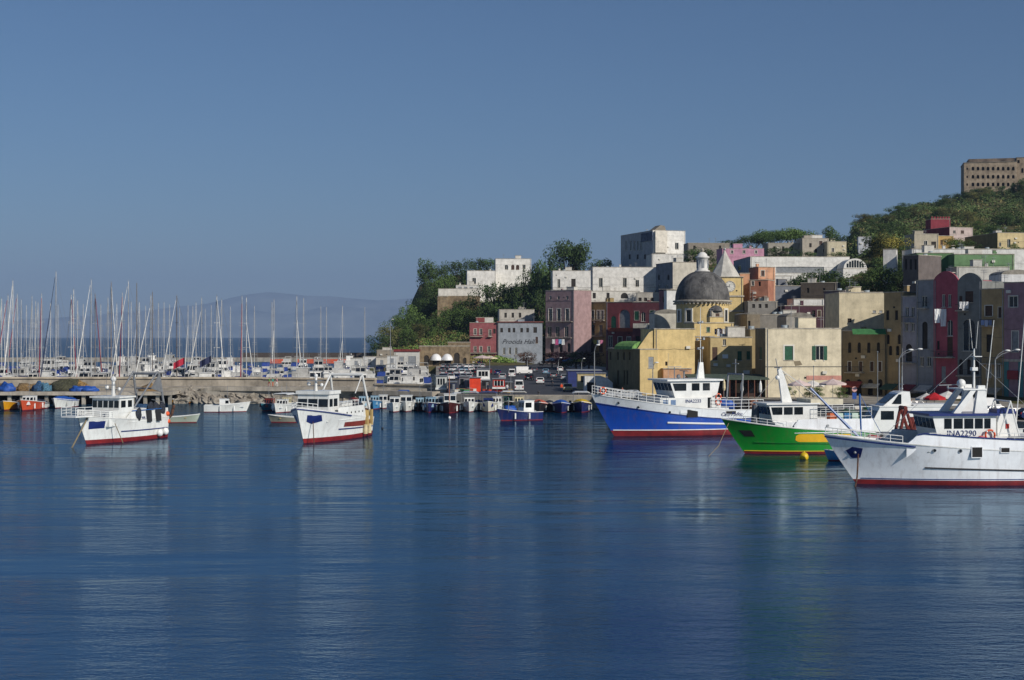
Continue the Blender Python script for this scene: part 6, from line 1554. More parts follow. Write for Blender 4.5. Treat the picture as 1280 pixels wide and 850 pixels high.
SB = [
 # px, waterline row, heading, label, hull, L, B, kind, cabin colour, canopy, mast
 (491, 515.5, 88, "white quay boat with a square white cabin just right of the rust striped trawler", WHH, 6.5, 2.6, 'cabin', WHITE, None, 0),
 (507, 515, 92, "cream rimmed white quay boat with a tall cabin, second from the trawler", WHH, 7.2, 2.9, 'cabin', WHITE, None, 0),
 (523, 514, 90, "dark quay boat with a pale cabin before the end of the breakwater", DKH, 6.2, 2.4, 'cabin', CLB, None, 0),
 (535, 516, 86, "dark blue quay boat with a blue windowed cabin", NAVYH, 7, 2.6, 'cabin', CLB, None, 0),
 (547, 515, 90, "black hulled quay boat with a low white cabin left of the orange mast", DKH, 6, 2.3, 'cabin', WHITE, None, 0),
 (561, 517, 90, "dark red boat with a tall orange brown mast", DKRED, 7.6, 2.9, 'aft', WHITE, None, 4.6),
 (574, 514, 94, "small white boat squeezed right of the dark red one", WHH, 5.6, 2.1, 'open', WHITE, WHITE, 0),
 (586, 515.5, 90, "white quay boat under a grey white canopy, below the orange tarpaulin kiosk", WHH, 7.2, 3, 'cabin', WHITE, paint("b9bcc0"), 0),
 (598, 514, 90, "narrow white boat with a blue cover right under the orange tarpaulin kiosk", WHH, 5.6, 2.1, 'cover', TARPB, None, 0),
 (610, 515.5, 90, "cream white boat with a navy cover before the red kiosk", hullpaint("cfcaba"), 7.2, 3, 'cabin', NAVY, NAVY, 0),
 (674, 516, 90, "dark boat with an orange red deck load and a tall steel frame", DKH, 7, 2.9, 'cover', mat("orange_load", "b8583e", rough=.7), None, 0),
 (688, 515, 92, "slim covered black boat between the orange loaded and the blue one", DKH, 6, 2.2, 'cover', paint('3a3c40'), None, 0),
 (702, 516.5, 90, "bright navy blue boat with a blue cover before the asphalt road", NAVYH, 7, 2.8, 'cover', TARPB, None, 0),
 (715, 515, 90, "black boat with white fenders beside the bright blue one", DKH, 6.4, 2.3, 'open', WHITE, None, 0),
 (727, 516, 88, "blue boat with a yellow cover and a white canopy frame by the blue trawler bow", NAVYH, 7.4, 3, 'cover', mat("yellow_cover", "c8a826", rough=.7), WHITE, 0),
 (622, 514, 92, "white cabin boat half hidden behind the navy fishing boat bow", WHH, 6.4, 2.5, 'cabin', WHITE, None, 0),
 (635, 513.5, 90, "dark hulled boat with a green cabin behind the navy fishing boat", DKH, 6.6, 2.5, 'cabin', GREENSH, WHITE, 0),
 (649, 514, 90, "cream boat with an awning behind the navy fishing boat wheelhouse", hullpaint("cfcaba"), 6.6, 2.6, 'cabin', CREAM, paint("c9c5b8"), 0),
 (661, 514, 88, "grey covered boat left of the orange loaded boat", hullpaint("8d9296"), 6, 2.4, 'cover', paint('6f7478'), None, 0),
 (502, 510, 90, "low white boat in the second rank behind the square cabin boat", WHH, 5.6, 2.2, 'open', WHITE, TARPB, 0),
 (517, 510, 90, "small boat with a beige awning in the second rank by the breakwater", WHH, 5.6, 2.2, 'open', WHITE, paint("b8a888"), 0),
 (452, 513, 90, "white boat with a blue awning behind the stern of the rust striped trawler", WHH, 6.2, 2.5, 'cabin', CLB, None, 0),
 (466, 512, 90, "blue and white cabin boat right behind the trawler's stern gantry", LBH, 6.6, 2.5, 'cabin', CLB, None, 0),
 (478, 511, 92, "small white cabin boat left of the square cabin boat", WHH, 6, 2.3, 'cabin', WHITE, None, 0),
 (440, 511, 90, "boat under a red brown cover half hidden behind the trawler nets", DKH, 6, 2.3, 'cover', TERRA, None, 0),
 (326, 514, 75, "small boat with a teal rail and a red brown cover near the rocks", mat("teal_hull", "2a6a7a"), 5.6, 2.3, 'cabin', TERRA, None, 0),
 (343, 516.5, 80, "white boat with a white canopy left of the rust striped trawler", WHH, 6.4, 2.8, 'cabin', WHITE, WHITE, 0),
 (352, 513, 84, "little white cabin boat behind the canopied one by the rocks", WHH, 5.6, 2.2, 'cabin', CREAM, None, 0),
 (356, 512, 90, "low grey boat touching the bow of the rust striped trawler from behind", hullpaint("9aa0a4"), 5.4, 2.2, 'open', WHITE, None, 0),
 (4, 513, 96, "yellow boat cut by the left edge of the picture", YELH, 6.4, 2.8, 'open', WHITE, None, 0),
 (26, 513.5, 90, "orange red boat with a white wheelhouse and red roof at the jetty", ORH, 7.4, 3.4, 'cabin', WHITE, None, 0),
 (45, 511.5, 94, "small white dinghy with a dark cover right of the orange boat", WHH, 5, 2.1, 'cover', DKH, None, 0),
 (67, 510.5, 84, "rounded white motorboat with a blue cover at the jetty", WHH, 7, 3.0, 'cover', TARPB, None, 0),
]
for i, (px, wl, a, lb, hu, L, B, kd, cm, cn, ms) in enumerate(SB):
    small_boat(px, wl, a, lb, hu, L, B, kd, cm, cn, ms)
rt, H = small_boat(313, 514.5, 180 + 8, "white motor boat with a grey cabin and red waterline lying broadside before the rocks", WHH, 6.6, 2.6, 'cabin', WHITE, None, 0)
rt, H = small_boat(621, 526, 28, "navy fishing boat with a blue tarp lying in front of the quay boats", NAVYH, 6.4, 2.6, 'aft', WHITE, None, 0, name="fishing_boat", hb=1.7)
netpile(rt, (2.3, 0, 1.2), (1.1, .9, .8), mat("blue_tarpaulin", "1f4fa0"), 3, "tarpaulin"); b = MB(); b.tube([(1.5, -1, 1.2), (1.5, -1, 3.2), (1.5, 1, 3.2), (1.5, 1, 1.2)], .05); b.build("frame", METAL, rt)
small_boat(335, 528, 3, "low grey rowing boat alone on the water below the canopied boat", hullpaint("8a8878"), 4.6, 1.6, 'open', name="rowing_boat", cat="boat")
small_boat(250, 528, 183, "pale green grey dinghy behind the stern of the left trawler", hullpaint("98a090"), 5.0, 1.8, 'open', name="rowing_boat")
small_boat(210, 504, 10, "small yellow rowing boat at the right end of the jetty", YELH, 3.6, 1.6, 'open', name="rowing_boat")
small_boat(1030, 576, 8, "small light blue and yellow rowing boat behind the bow of the big white trawler", LBH, 4.6, 1.7, 'open', name="rowing_boat")
# steel frame of the orange loaded boat and the lines of mooring buoys
for px, wl, r, m_, lb in ((1005, 574, .48, mat("buoy_yellow", "d8b414", rough=.5), "yellow mooring buoy in front of the green trawler"), (562, 523, .22, WHITE, "small white buoy on the water below the dark red boat"),
                          (478, 536, .16, paint("20242c"), "small dark float on the water right of the rust striped trawler")):
    D = wlD(wl); b = MB(); b.ball((0, 0, r * .5), r, 12, 9, (1, .9, 1.05)); b.cyl((0, 0, r * 1.4), (0, 0, r * 1.75), r * .18)
    tag(b.build("buoy", m_, None, True, (PX(px, D), D, 0)), lb, "buoy", "buoys on the water")

# white motor yacht and rusty work boat between the green and the big white trawler
rt = place_boat(1068, 166, 4, "motor_yacht", "white motor yacht with a raised flybridge windscreen behind the big white trawler", "yacht")
H = Hull(19, 5.2, 2.9, 2.2, rake=2, full=.5, sag=1.4)
shell(rt, H, WHH, WHH, .3, boot=.25)
house(rt, .9, 9.8, 1.9, 1.9, 4.75, slope=1.5, wz=(.5, .85), frontn=3, over=.1, sidew=[(2.5, 4.0), (6.4, 7.2)], roof_t=.12)
b = MB(); b.prism([(2.9, 4.88), (6.2, 4.88), (6.0, 6.5), (5.1, 6.5), (4.7, 6.35)], -1.5, 1.5, 'y'); fb = b.build("flybridge", WHITE, rt)
b = MB(); pane(b, [(3.2, 1.3, 5.2), (3.2, -1.3, 5.2), (4.4, -1.2, 6.15), (4.4, 1.2, 6.15)], .05); b.build("windscreen", GLASS, fb)
b = MB(); pane(b, [(3.9, -1.52, 5.1), (5.0, -1.52, 5.1), (5.0, -1.52, 6.2), (4.7, -1.52, 6.2)], .03); b.build("side_glass", GLASS, fb)
b = MB(); b.b2(6.3, 11.6, -1.9, 1.9, 4.9, 5.05); b.build("aft_awning", WHITE, rt)
b = MB()
for u in (7.5, 9.5, 11.4):
    for sd in (-1.8, 1.8): b.cyl((u, sd, 2.2), (u, sd, 4.9), .05)
b.build("awning_posts", METAL, rt)
b = MB(); b.cyl((5.6, 0, 6.5), (5.6, 0, 8.2), .05); b.cyl((5.6, -.6, 7.3), (5.6, .6, 7.3), .04); b.cyl((5.8, .4, 6.5), (5.8, .4, 11.5), .02, n=4); b.cyl((5.4, -.6, 6.3), (5.4, -.6, 9.5), .02, n=4); b.ball((5.4, -.4, 6.8), .2); b.build("antenna", METAL, rt)
lifebuoy(rt, (9.0, -2.0, 3.8), r=.36)
rail([tuple(H.P(t, H.sheer(t), -1, -.08)) for t in (.01, .1, .2, .3, .4, .5)], .8, .03, 1).build("side_rail", WHITE, rt)
rt = place_boat(1064, 146, 5, "work_boat", "low work boat with a rust red lifting frame and a blue boom", "boat")
H = Hull(13, 4.2, 2.5, 1.8, rake=1.4, full=.5); shell(rt, H, hullpaint("3a5a80"), WHH, .4, boot=.2)
b = MB()
for sd in (-.7, .7): b.tube([(4.6, sd, 2), (5.4, sd, 5.6), (6.6, sd, 2)], .16); b.tube([(6.0, sd, 2), (6.6, sd, 4.6), (7.1, sd, 2)], .16)
b.cyl((5.4, -.8, 5.6), (5.4, .8, 5.6), .2); b.build("lifting_frame", mat("rust_red_frame", "6e2a22", rough=.7), rt)
b = MB(); b.cyl((1.2, 0, 2.2), (-4.0, .8, 7.6), .16, .1); b.cyl((1.2, .4, 2.2), (1.0, .4, 7), .09); b.cyl((1.0, .4, 7), (3.4, .2, 2.6), .03); b.build("boom", BLUEP, rt)
b = MB(); b.b2(3.0, 4.2, -1, 1, 1.6, 3.1); b.b2(8, 10, -1.2, 1.2, 1.6, 2.8); b.build("deck_box", METAL, rt)
netpile(rt, (2.2, -.4, 2.4), (.8, .7, .5), mat("red_cloth", "b01c22", rough=.8), 2); netpile(rt, (7.8, -.6, 2.3), (1.2, .8, .6), WHITE, 5)

# ------------------------------------------------------------------ marina
BLUECOV = mat("blue_boat_cover", "23408c", rough=.8, var=.15); WHCOV = mat("white_boat_cover", "d0d0cc", rough=.8)
MARW = mat("marina_white", "dedcd6", rough=.4, vary=.3); MARC = mat("marina_grey", "b6b4ae", rough=.5, vary=.35)
def cruiser(kind):
    rt = empty("motor_boat", (0, 0, 0), 0, "x", "motor boat", "motor boats in the marina")
    L, B = ((10, 3.4), (8, 2.9), (12, 3.9))[kind]
    H = boat_hull(rt, L, B, L * .19, L * .15, MARW if kind != 1 else MARC, boot=NAVY)
    z = H.hm - .25
    if kind == 0:
        house(rt, L * .25, L * .72, B * .36, z, z + 1.5, slope=1.1, m=MARW, wz=(.4, .85), frontn=2, over=.05, sidew=[(L * .36, L * .46), (L * .48, L * .66)], roof_t=.08)
        b = MB(); b.prism([(L * .42, z + 1.6), (L * .7, z + 1.6), (L * .7, z + 2.4), (L * .5, z + 2.3)], -B * .3, B * .3, 'y'); b.build("flybridge", MARC, rt)
        b = MB(); b.tube([(L * .7, -B * .34, z + 1.5), (L * .76, -B * .3, z + 3.2), (L * .76, B * .3, z + 3.2), (L * .7, B * .34, z + 1.5)], .09); b.build("radar_arch", MARC, rt)
    elif kind == 1:
        b = MB(); b.prism([(L * .3, z), (L * .95, z), (L * .9, z + 1.3), (L * .5, z + 1.5)], -B * .4, B * .4, 'y'); b.build("boat_cover", BLUECOV, rt)
        b = MB(); b.prism([(L * .12, z), (L * .36, z), (L * .36, z + .6), (L * .3, z + .6)], -B * .28, B * .28, 'y'); b.build("cuddy", MARC, rt)
    else:
        house(rt, L * .2, L * .78, B * .38, z, z + 1.7, slope=1.3, m=MARW, wz=(.4, .85), frontn=2, over=.05, sidew=[(L * .33, L * .5), (L * .53, L * .72)], roof_t=.08)
        house(rt, L * .36, L * .62, B * .3, z + 1.7, z + 3.4, slope=.7, m=MARW, wz=(.35, .85), frontn=2, over=.2, sidew=[(L * .44, L * .58)], roof_t=.1, name="upper_cabin")
        b = MB(); b.cyl((L * .55, 0, z + 3.5), (L * .55, 0, z + 5.2), .05); b.ball((L * .5, .4, z + 3.9), .3); b.build("antenna", METAL, rt)
    rail([tuple(H.P(t, H.sheer(t), 1, -.05)) for t in (.3, .15, .01)] + [tuple(H.P(t, H.sheer(t), -1, -.05)) for t in (.01, .15, .3)], .6, .02, 0).build("bow_rail", METAL, rt)
    return rt
cr = [cruiser(k) for k in range(3)]
ROWN = ["just behind the parapet wall", "in the second row behind the wall", "in the third row of the marina", "in the fourth row of the marina", "in the fifth row of the marina", "in the sixth row of the marina", "in the farthest row before the mole"]
KN = ["white flybridge motor boat with a radar arch", "small motor boat under a blue cover", "tall white motor yacht with an upper cabin"]
rn = random.Random(21); first = [True] * 3
for r_, (D0, step, xe) in enumerate(((306, 5.0, 536), (326, 4.9, 538), (352, 5.0, 538), (384, 5.1, 538), (420, 5.4, 536), (468, 5.8, 530), (540, 6.6, 462))):
    x = PX(-25, D0) + rn.random() * 3; n = 0
    while x < PX(xe, D0) and n < 42:
        k = rn.choices((0, 1, 2), (4, 2 if r_ < 2 else 5, 4))[0]
        if first[k]: o = cr[k]; first[k] = False
        else: o = copy_tree(cr[k])
        o.location = (x, D0 + rn.uniform(-3, 3), 0); o.rotation_euler = (0, 0, R(rn.choice((90, -90)) + rn.uniform(-9, 9))); s_ = rn.uniform(.85, 1.15); o.scale = (s_, s_, s_)
        o['label'] = KN[k] + " " + ROWN[r_] + ", " + ordn(n) + " from the left"
        if len(o['label'].split()) > 16: o['label'] = KN[k].replace("white ", "").replace(" with a radar arch", "").replace(" with an upper cabin", "").replace("motor boat under a blue cover", "blue covered boat") + " " + ROWN[r_] + ", " + ordn(n) + " from left"
        if len(o['label'].split()) > 16: o['label'] = o['label'].replace("just behind the parapet wall", "behind the parapet wall").replace("of the marina", "")
        n += 1; x += step * rn.uniform(.82, 1.15)
for i, (D0, a, c_) in enumerate(((346, -40, 478), (422, -40, 465), (535, -40, 450))):
    b = MB(); w = PX(c_, D0) - PX(a, D0); b.b2(0, w, -1.2, 1.2, -.2, .55)
    tag(b.build("pontoon", CONC2, None, False, (PX(a, D0), D0, 0)), ["nearest", "middle", "farthest"][i] + " long floating pontoon between the rows of marina boats", "pontoon", "marina pontoons")
# sailing yachts: hull and cabin are shared, each mast has its own height
def yacht_parts():
    rt = empty("proto", (0, 0, 0)); H = boat_hull(rt, 11, 3.5, 1.5, 1.2, WHH, boot=NAVY); z = 1.15
    b = MB(); b.prism([(2.6, z), (7.8, z), (7.6, z + .6), (3.6, z + .55)], -1.1, 1.1, 'y'); c = b.build("coachroof", WHITE, rt)
    b = MB(); b.b2(4.2, 6.8, -1.13, 1.13, z + .25, z + .42); b.build("window", GLASS, c)
    b = MB(); b.prism([(7.0, z + .5), (8.8, z + 1.6), (8.9, z + 1.7), (7.2, z + 1.0)], -1.2, 1.2, 'y'); b.build("spray_hood", NAVY, rt)
    return rt
yp = yacht_parts()
MASTW = mat("mast_aluminium", "c9c9c6", rough=.4, metal=.3); MASTD = mat("mast_dark", "7a7068", rough=.5); JIBR = mat("red_furled_sail", "8e2434", rough=.8); JIBW = mat("white_furled_sail", "dddcd6", rough=.8); JIBB = mat("navy_furled_sail", "26304e", rough=.8)
ML = [  # mast column, mast top row, distance, heading, furled jib colour, mast colour
 (10, 370, 330, 60, 'r', 0), (16, 351, 318, 80, 'w', 0), (21.5, 368, 352, 70, 'r', 0), (26.5, 392, 372, 250, 'n', 1), (6, 394, 420, 80, 'n', 0), (40, 376, 340, -60, 'w', 0), (44.5, 384, 388, 100, 'n', 1), (47.5, 383, 402, 85, 'n', 0), (52, 367, 334, 100, 'r', 0),
 (70, 340, 322, 52, 'b', 0), (72.5, 403, 430, 90, 'n', 1), (89, 369, 345, 125, 'r', 0), (92, 362, 335, -30, 'n', 0), (114, 350, 326, 48, 'w', 0), (119, 368, 356, 130, 'r', 1), (135, 375, 350, 95, 'n', 0), (139, 353, 338, 126, 'w', 1), (153, 366, 342, 95, 'r', 0), (160.5, 352, 330, 28, 'w', 0), (171, 354, 336, 100, 'n', 1), (174, 384, 398, 70, 'n', 0),
 (188.5, 380, 332, 40, 'w', 0), (190.5, 365, 360, 90, 'n', 1), (198, 400, 410, 90, 'n', 0), (221, 370, 344, 42, 'w', 1), (224.5, 418, 470, 90, 'n', 0), (235, 405, 440, 90, 'w', 0), (245, 392, 404, 80, 'n', 1), (252, 385, 352, 50, 'w', 0), (256.5, 413, 500, 90, 'n', 0), (271, 370, 340, 128, 'w', 0), (277, 377, 372, 60, 'n', 1),
 (302.5, 375, 338, 96, 'r', 0), (308, 402, 350, 125, 'w', 0), (340, 417, 400, 90, 'n', 0), (342.5, 410, 368, 90, 'w', 0), (371, 396, 340, 116, 'w', 0), (379.5, 410, 356, 90, 'n', 0), (401, 413, 460, 90, 'n', 1), (408, 424, 470, 90, 'n', 0), (428, 424, 450, 80, 'w', 0), (456, 424, 470, 90, 'n', 0), (63, 396, 415, 80, 'n', 0), (104, 398, 425, 95, 'n', 0), (126, 402, 430, 90, 'n', 1), (146, 396, 418, 80, 'n', 0), (182, 404, 450, 90, 'n', 0), (212, 402, 430, 90, 'n', 1), (241, 408, 455, 85, 'n', 0), (264, 402, 440, 95, 'n', 0), (288, 408, 460, 90, 'n', 0), (318, 412, 450, 90, 'n', 0),
 (2, 380, 360, 80, 'n', 0), (-8, 372, 350, 80, 'n', 0), (33, 402, 440, 90, 'n', 0), (97, 385, 380, 90, 'n', 1), (164, 392, 395, 85, 'n', 0), (205, 390, 400, 90, 'n', 0)]
ML.sort(key=lambda q: q[0])
jm = {'r': JIBR, 'w': JIBW, 'b': JIBB}
jn = {'r': "with a red furled sail", 'w': "with a white furled sail", 'b': "with a navy furled sail", 'n': "without a headsail"}
for i, (px, top, D, a, jb, mc) in enumerate(ML):
    rt = copy_tree(yp) if i else yp
    h = PZ(top, D); zt = h
    ar = R(a); mx = 4.6                       # mast stands 4.6 m behind the bow: shift the boat so that the mast is at px
    X, Y = PX(px, D), D
    rt.name = "sailing_yacht"; rt.location = (X - mx * cos(ar), Y - mx * sin(ar), 0); rt.rotation_euler = (0, 0, ar)
    tag(rt, "sailing yacht " + jn[jb] + ", " + ordn(i) + " mast from left in the marina", "sailing yacht", "sailing yachts in the marina")
    mm = MASTD if mc else MASTW
    b = MB(); b.cyl((mx, 0, 1.2), (mx, 0, zt), .125, .085, 7); ms = b.build("mast", mm, rt)
    for f in (.42, .7):
        b = MB(); b.cyl((mx, -.9 + .2 * f, 1.2 + (zt - 1.2) * f), (mx, .9 - .2 * f, 1.2 + (zt - 1.2) * f), .035, n=4); b.build("spreader", mm, ms)
    b = MB(); b.cyl((mx, 0, zt), (mx, 0, zt + .5), .02, n=4); b.cyl((mx - .3, 0, zt + .15), (mx + .3, 0, zt + .15), .02, n=4); b.build("wind_vane", METAL, ms)
    b = MB(); b.cyl((mx + .1, 0, 2.7), (mx + 4.3, 0, 2.6), .07, n=6); bo = b.build("boom", mm, rt)
    b = MB(); b.cyl((mx + .3, 0, 2.9), (mx + 4.1, 0, 2.75), .2, .13, 8); b.build("sail_cover", (BLUECOV, WHCOV, JIBB)[i % 3], bo)
    b = MB()
    for sd in (-1, 1): b.tube([(mx, sd * 1.6, 1.3), (mx, sd * .8, 1.2 + (zt - 1.2) * .42), (mx, 0, zt - .3)], .016, 3)
    b.cyl((10.8, 0, 1.3), (mx, 0, zt), .016, n=3)
    if jb == 'n': b.cyl((.3, 0, 1.6), (mx, 0, zt * .97), .018, n=3)
    b.build("rigging", METAL, rt)
    if jb != 'n':
        b = MB(); b.cyl((.35, 0, 1.8), (mx - .25, 0, zt * .955), .14, .05, 6); b.build("furled_headsail", jm[jb], rt)
def flag(px, top, D, m, label, w=2.6):
    rt = empty("flag_pole", (PX(px, D), D, 0), 0, label, "flag", "flags in the marina"); zt = PZ(top, D)
    b = MB(); b.cyl((0, 0, .3), (0, 0, zt), .05); b.build("pole", METAL, rt)
    g = [[(-.05 - w * i / 6, .25 * sin(i * 1.5), zt - .1 - 1.5 * j - .22 * i) for i in range(7)] for j in (0, 1)]
    b = MB(); b.loft(g, closed=False); return b.build("cloth", m, rt)
flag(231, 446, 330, mat("flag_red", "b02038", rough=.8), "crimson flag drooping among the yachts"); flag(264, 444, 332, mat("flag_navy", "20284a", rough=.8), "navy and white flag drooping right of the crimson one")
# outer mole
mo = empty("outer_mole", (PX(100, 700), 700, 0), 0, "long low stone mole closing the marina towards the open sea", "mole")
b = MB(); w0 = PX(-200, 700) - mo.location.x; w1 = PX(470, 700) - mo.location.x; b.b2(w0, w1, -3, 3, -2, 2.0); b.build("mole_body", CONC, mo)
b = MB(); b.b2(PX(300, 700) - mo.location.x, w1, 3.1, 4.4, 1, 4.3); b.build("mole_wall", mat("mole_wall", "4c4440", rough=.9), mo)
for k, (a, c_) in enumerate(((338, 362), (372, 400), (404, 436))):
    D = 660; b = MB(); w = PX(c_, D) - PX(a, D); b.b2(0, w, -.5, .5, -.2, 1.9)
    tag(b.build("orange_boom", mat("orange_barrier", "c85a3c", rough=.7), None, False, (PX(a, D), D, 0)), ["left", "middle", "right"][k] + " stretch of the low orange floating barrier before the mole", "barrier", "orange floating barriers")
# ------------------------------------------------------------------ rocks, nets, jetty load
ROCK = mat("armour_rock", (.36, .32, .26), rough=.95, c2=(.12, .1, .08), scale=.9, bump=.8, bscale=3)
protos = []
for k in range(5):
    b = MB(); b.ball((0, 0, 0), 1.0, 9, 7, (1.15, .95, .8), 10 + k, .75); protos.append(b)
rk = random.Random(3); meshes = []
for k, b in enumerate(protos):
    o = b.build("boulder", ROCK); meshes.append(o.data); bpy.data.objects.remove(o)
rkn = [0, 0, 0]; n = 0
for r_, (D0, z0) in enumerate(((273.2, .25), (275.2, 1.2), (276.6, 2.1))):
    px = 222 + r_ * 2
    while px < 556:
        D = D0 - (px - 470) * .085 if px > 470 else D0
        s_ = rk.uniform(.7, 1.35); o = bpy.data.objects.new("boulder", meshes[rk.randrange(5)]); col.objects.link(o)
        o.location = (PX(px, D), D + rk.uniform(-.5, .5), z0 + rk.uniform(-.25, .25) - (px > 500) * .4 * r_); o.scale = (s_, s_, s_ * .85); o.rotation_euler = (rk.random() * .6, rk.random() * .6, rk.random() * 6.28)
        rkn[r_] += 1; tag(o, ["waterline", "middle layer", "top layer"][r_] + " armour rock of the breakwater, " + ordn(rkn[r_] - 1) + " from the left", "rock", "armour rocks along the breakwater"); n += 1
        px += s_ * 1.75 * 1800 / D * (1 + .1 * rk.random())
zd = ZZ(1.42)
for px, D, s_, m_, sd, lb in ((3, 273, (2.6, 1.5, 1.3), mat("net_tan", (.25, .16, .07)), 1, "tan net heap at the left picture edge"), (8, 271, (1.6, 1, 1.5), TARPB, 2, "blue net heap behind the yellow boat"), (37, 274, (2.4, 1.6, 1.2), MATS["net_tan"], 3, "tan net heap right of the orange boat"),
                              (48, 272, (1.2, 1, 1.6), mat("net_blue", (.03, .09, .2)), 4, "upright blue net heap on the jetty"), (57, 272, (1.2, 1, 1.5), mat("net_lightblue", (.08, .2, .3), rough=.9, var=.5, scale=5), 5, "light blue net heap on the jetty"), (62, 275, (2.2, 1.4, 1.2), MATS["net_tan"], 6, "pale brown net heap beside the light blue one"),
                              (80, 274, (3.2, 1.6, 1.8), mat("net_brown_green", (.07, .07, .04), rough=.95, var=.5, scale=5, bump=1, bscale=10), 7, "big dark green brown net heap on the jetty"), (99, 275, (1.9, 1.4, 1.6), mat("net_ochre", (.28, .17, .06), rough=.95, var=.5, scale=5), 8, "ochre net heap right of the big dark one"),
                              (99, 271.5, (1.6, .9, .9), TARPB, 9, "bright blue tarpaulin bundle on the jetty, left one"), (111, 271.5, (1.7, .9, .9), TARPB, 10, "bright blue tarpaulin bundle on the jetty, right one"), (186, 273, (1.7, 1.2, 1.3), MATS["net_tan"], 11, "tan net heap at the right end of the jetty")):
    b = MB(); b.ball((0, 0, .1), 1, 18, 10, s_, sd, .6); b.v = [(x, y, max(0, z)) for x, y, z in b.v]
    tag(b.build("net_heap", m_, None, True, (PX(px, D), D, zd)), lb, "net heap", "net heaps on the jetty")
# ------------------------------------------------------------------ vehicles
TYRE = mat("tyre", (.015, .015, .016), rough=.85); LAMPM = mat("headlamp", (.7, .7, .68), rough=.15); TAIL = mat("tail_lamp", (.4, .01, .01), rough=.3)
def car(colr, kind='hatch', proto=None):
    rt = empty("parked_car", (0, 0, 0)); W2 = .86
    m = mat("carpaint_" + colr, colr, rough=.22, var=.04)
    if kind == 'van':
        low = [(-2.3, .35), (2.3, .35), (2.35, 1.0), (2.3, 1.15), (-2.3, 1.15)]; top = [(-2.3, 1.15), (2.2, 1.15), (1.35, 2.0), (1.0, 2.15), (-2.2, 2.15), (-2.32, 2.0)]
        win = [(.9, 1.3, 2.0, 1.3, 1.35, 1.95, .9, 1.95)]
    else:
        low = [(-2.0, .3), (2.05, .3), (2.12, .6), (1.95, .82), (1.1, .95), (-2.0, .98), (-2.08, .6)]
        top = [(-1.95, .97), (1.15, .94), (.45, 1.42), (.1, 1.47), (-1.35, 1.45), (-1.8, 1.15)] if kind == 'hatch' else [(-1.5, .97), (1.15, .94), (.45, 1.4), (.1, 1.44), (-.9, 1.42)]
    b = MB(); b.prism(low, -W2, W2, 'y')
    n = len(top); k = .84
    vs = [(x, -W2 * (1 if z < 1.2 else k), z) for x, z in top] + [(x, W2 * (1 if z < 1.2 else k), z) for x, z in top]
    b.add(vs, [(i, (i + 1) % n, n + (i + 1) % n, n + i) for i in range(n)] + [tuple(range(n - 1, -1, -1)), tuple(range(n, 2 * n))])
    b.build("body", m, rt)
    b = MB()
    zb, zt = (1.25, 1.95) if kind == 'van' else (1.0, 1.38)
    xf0, xf1 = (2.12, 1.42) if kind == 'van' else (1.09, .5)
    pane(b, [(xf0 + .02, -.72, zb), (xf0 + .02, .72, zb), (xf1 + .02, .66, zt), (xf1 + .02, -.66, zt)], .02); b.build("windscreen", GLASS, rt)
    b = MB(); xr0, xr1 = (-2.31, -2.31) if kind == 'van' else (-1.92, -1.47) if kind == 'hatch' else (-1.48, -.98)
    pane(b, [(xr0 - .03, .7, zb + .03), (xr0 - .03, -.7, zb + .03), (xr1 - .03, -.64, zt), (xr1 - .03, .64, zt)], .02); b.build("rear_window", GLASS, rt)
    for sd in (-1, 1):
        for a, c_ in (((1.2, 2.0),) if kind == 'van' else ((-.2, .8), (-1.25, -.3))):
            b = MB(); y0, y1 = sd * (W2 + .005), sd * (W2 * k + .03)
            q = [(a, y0, zb + .02), (c_, y0, zb + .02), (c_ - .35, y1, zt), (a + .1, y1, zt)]; pane(b, q if sd < 0 else q[::-1], .015); b.build("side_window", GLASS, rt)
        for x in (-1.35, 1.35):
            b = MB(); b.cyl((x, sd * (W2 - .2), .32), (x, sd * (W2 + .01), .32), .32, n=14); o = b.build("wheel", TYRE, rt)
            b = MB(); b.cyl((x, sd * (W2 - .1), .32), (x, sd * (W2 + .025), .32), .19, n=10); b.build("rim", METAL, o)
        e = 2.34 if kind == 'van' else 2.07
        b = MB(); b.box((e, sd * .62, .72 if kind != 'van' else .85), (.12, .32, .16)); b.build("headlight", LAMPM, rt)
        b = MB(); b.box((-e + .0, sd * .72, .85), (.1, .2, .26)); b.build("tail_light", TAIL, rt)
    b = MB(); b.box((-2.1 if kind != 'van' else -2.33, 0, .6), (.04, .5, .12)); b.build("number_plate", WHITE, rt)
    return rt
CN = {"e2e2e0": "white", "a8abae": "silver", "24262c": "black", "1d2b58": "dark blue", "8e1f26": "dark red", "5c6066": "grey", "c9b27a": "cream yellow", "7fa0b8": "pale blue"}
cars = {}
def put_car(px, D, a, colr, label, kind='hatch', group="cars parked on the quay"):
    key = (colr, kind)
    if key not in cars: cars[key] = o = car(colr, kind)
    else: o = copy_tree(cars[key])
    o.location = (PX(px, D), D, QZ + .008); o.rotation_euler = (0, 0, R(a)); o.name = "parked_car" if kind != 'van' else "parked_van"
    tag(o, label, "car" if kind != 'van' else "van", group)
rc = random.Random(8)
rows_ = [(552, 590, 352, 5), (552, 596, 385, 6), (552, 600, 425, 7), (552, 606, 468, 8), (478, 604, 522, 15)]
for r_, (a, c_, D, n) in enumerate(rows_):
    for k in range(n):
        colr = rc.choice(list(CN)[:4] + ["5c6066", "e2e2e0", "a8abae", "e2e2e0", "7fa0b8"])
        px = a + (c_ - a) * (k + .5) / n
        put_car(px, D + rc.uniform(-5, 5), rc.choice((90, -90, 100, 75)) + rc.uniform(-12, 12), colr, CN[colr] + " parked car, " + ORD[k] + " from left in the " + ["nearest", "second", "third", "fourth", "farthest"][r_] + " parking row", rc.choice(('hatch', 'hatch', 'sedan')))
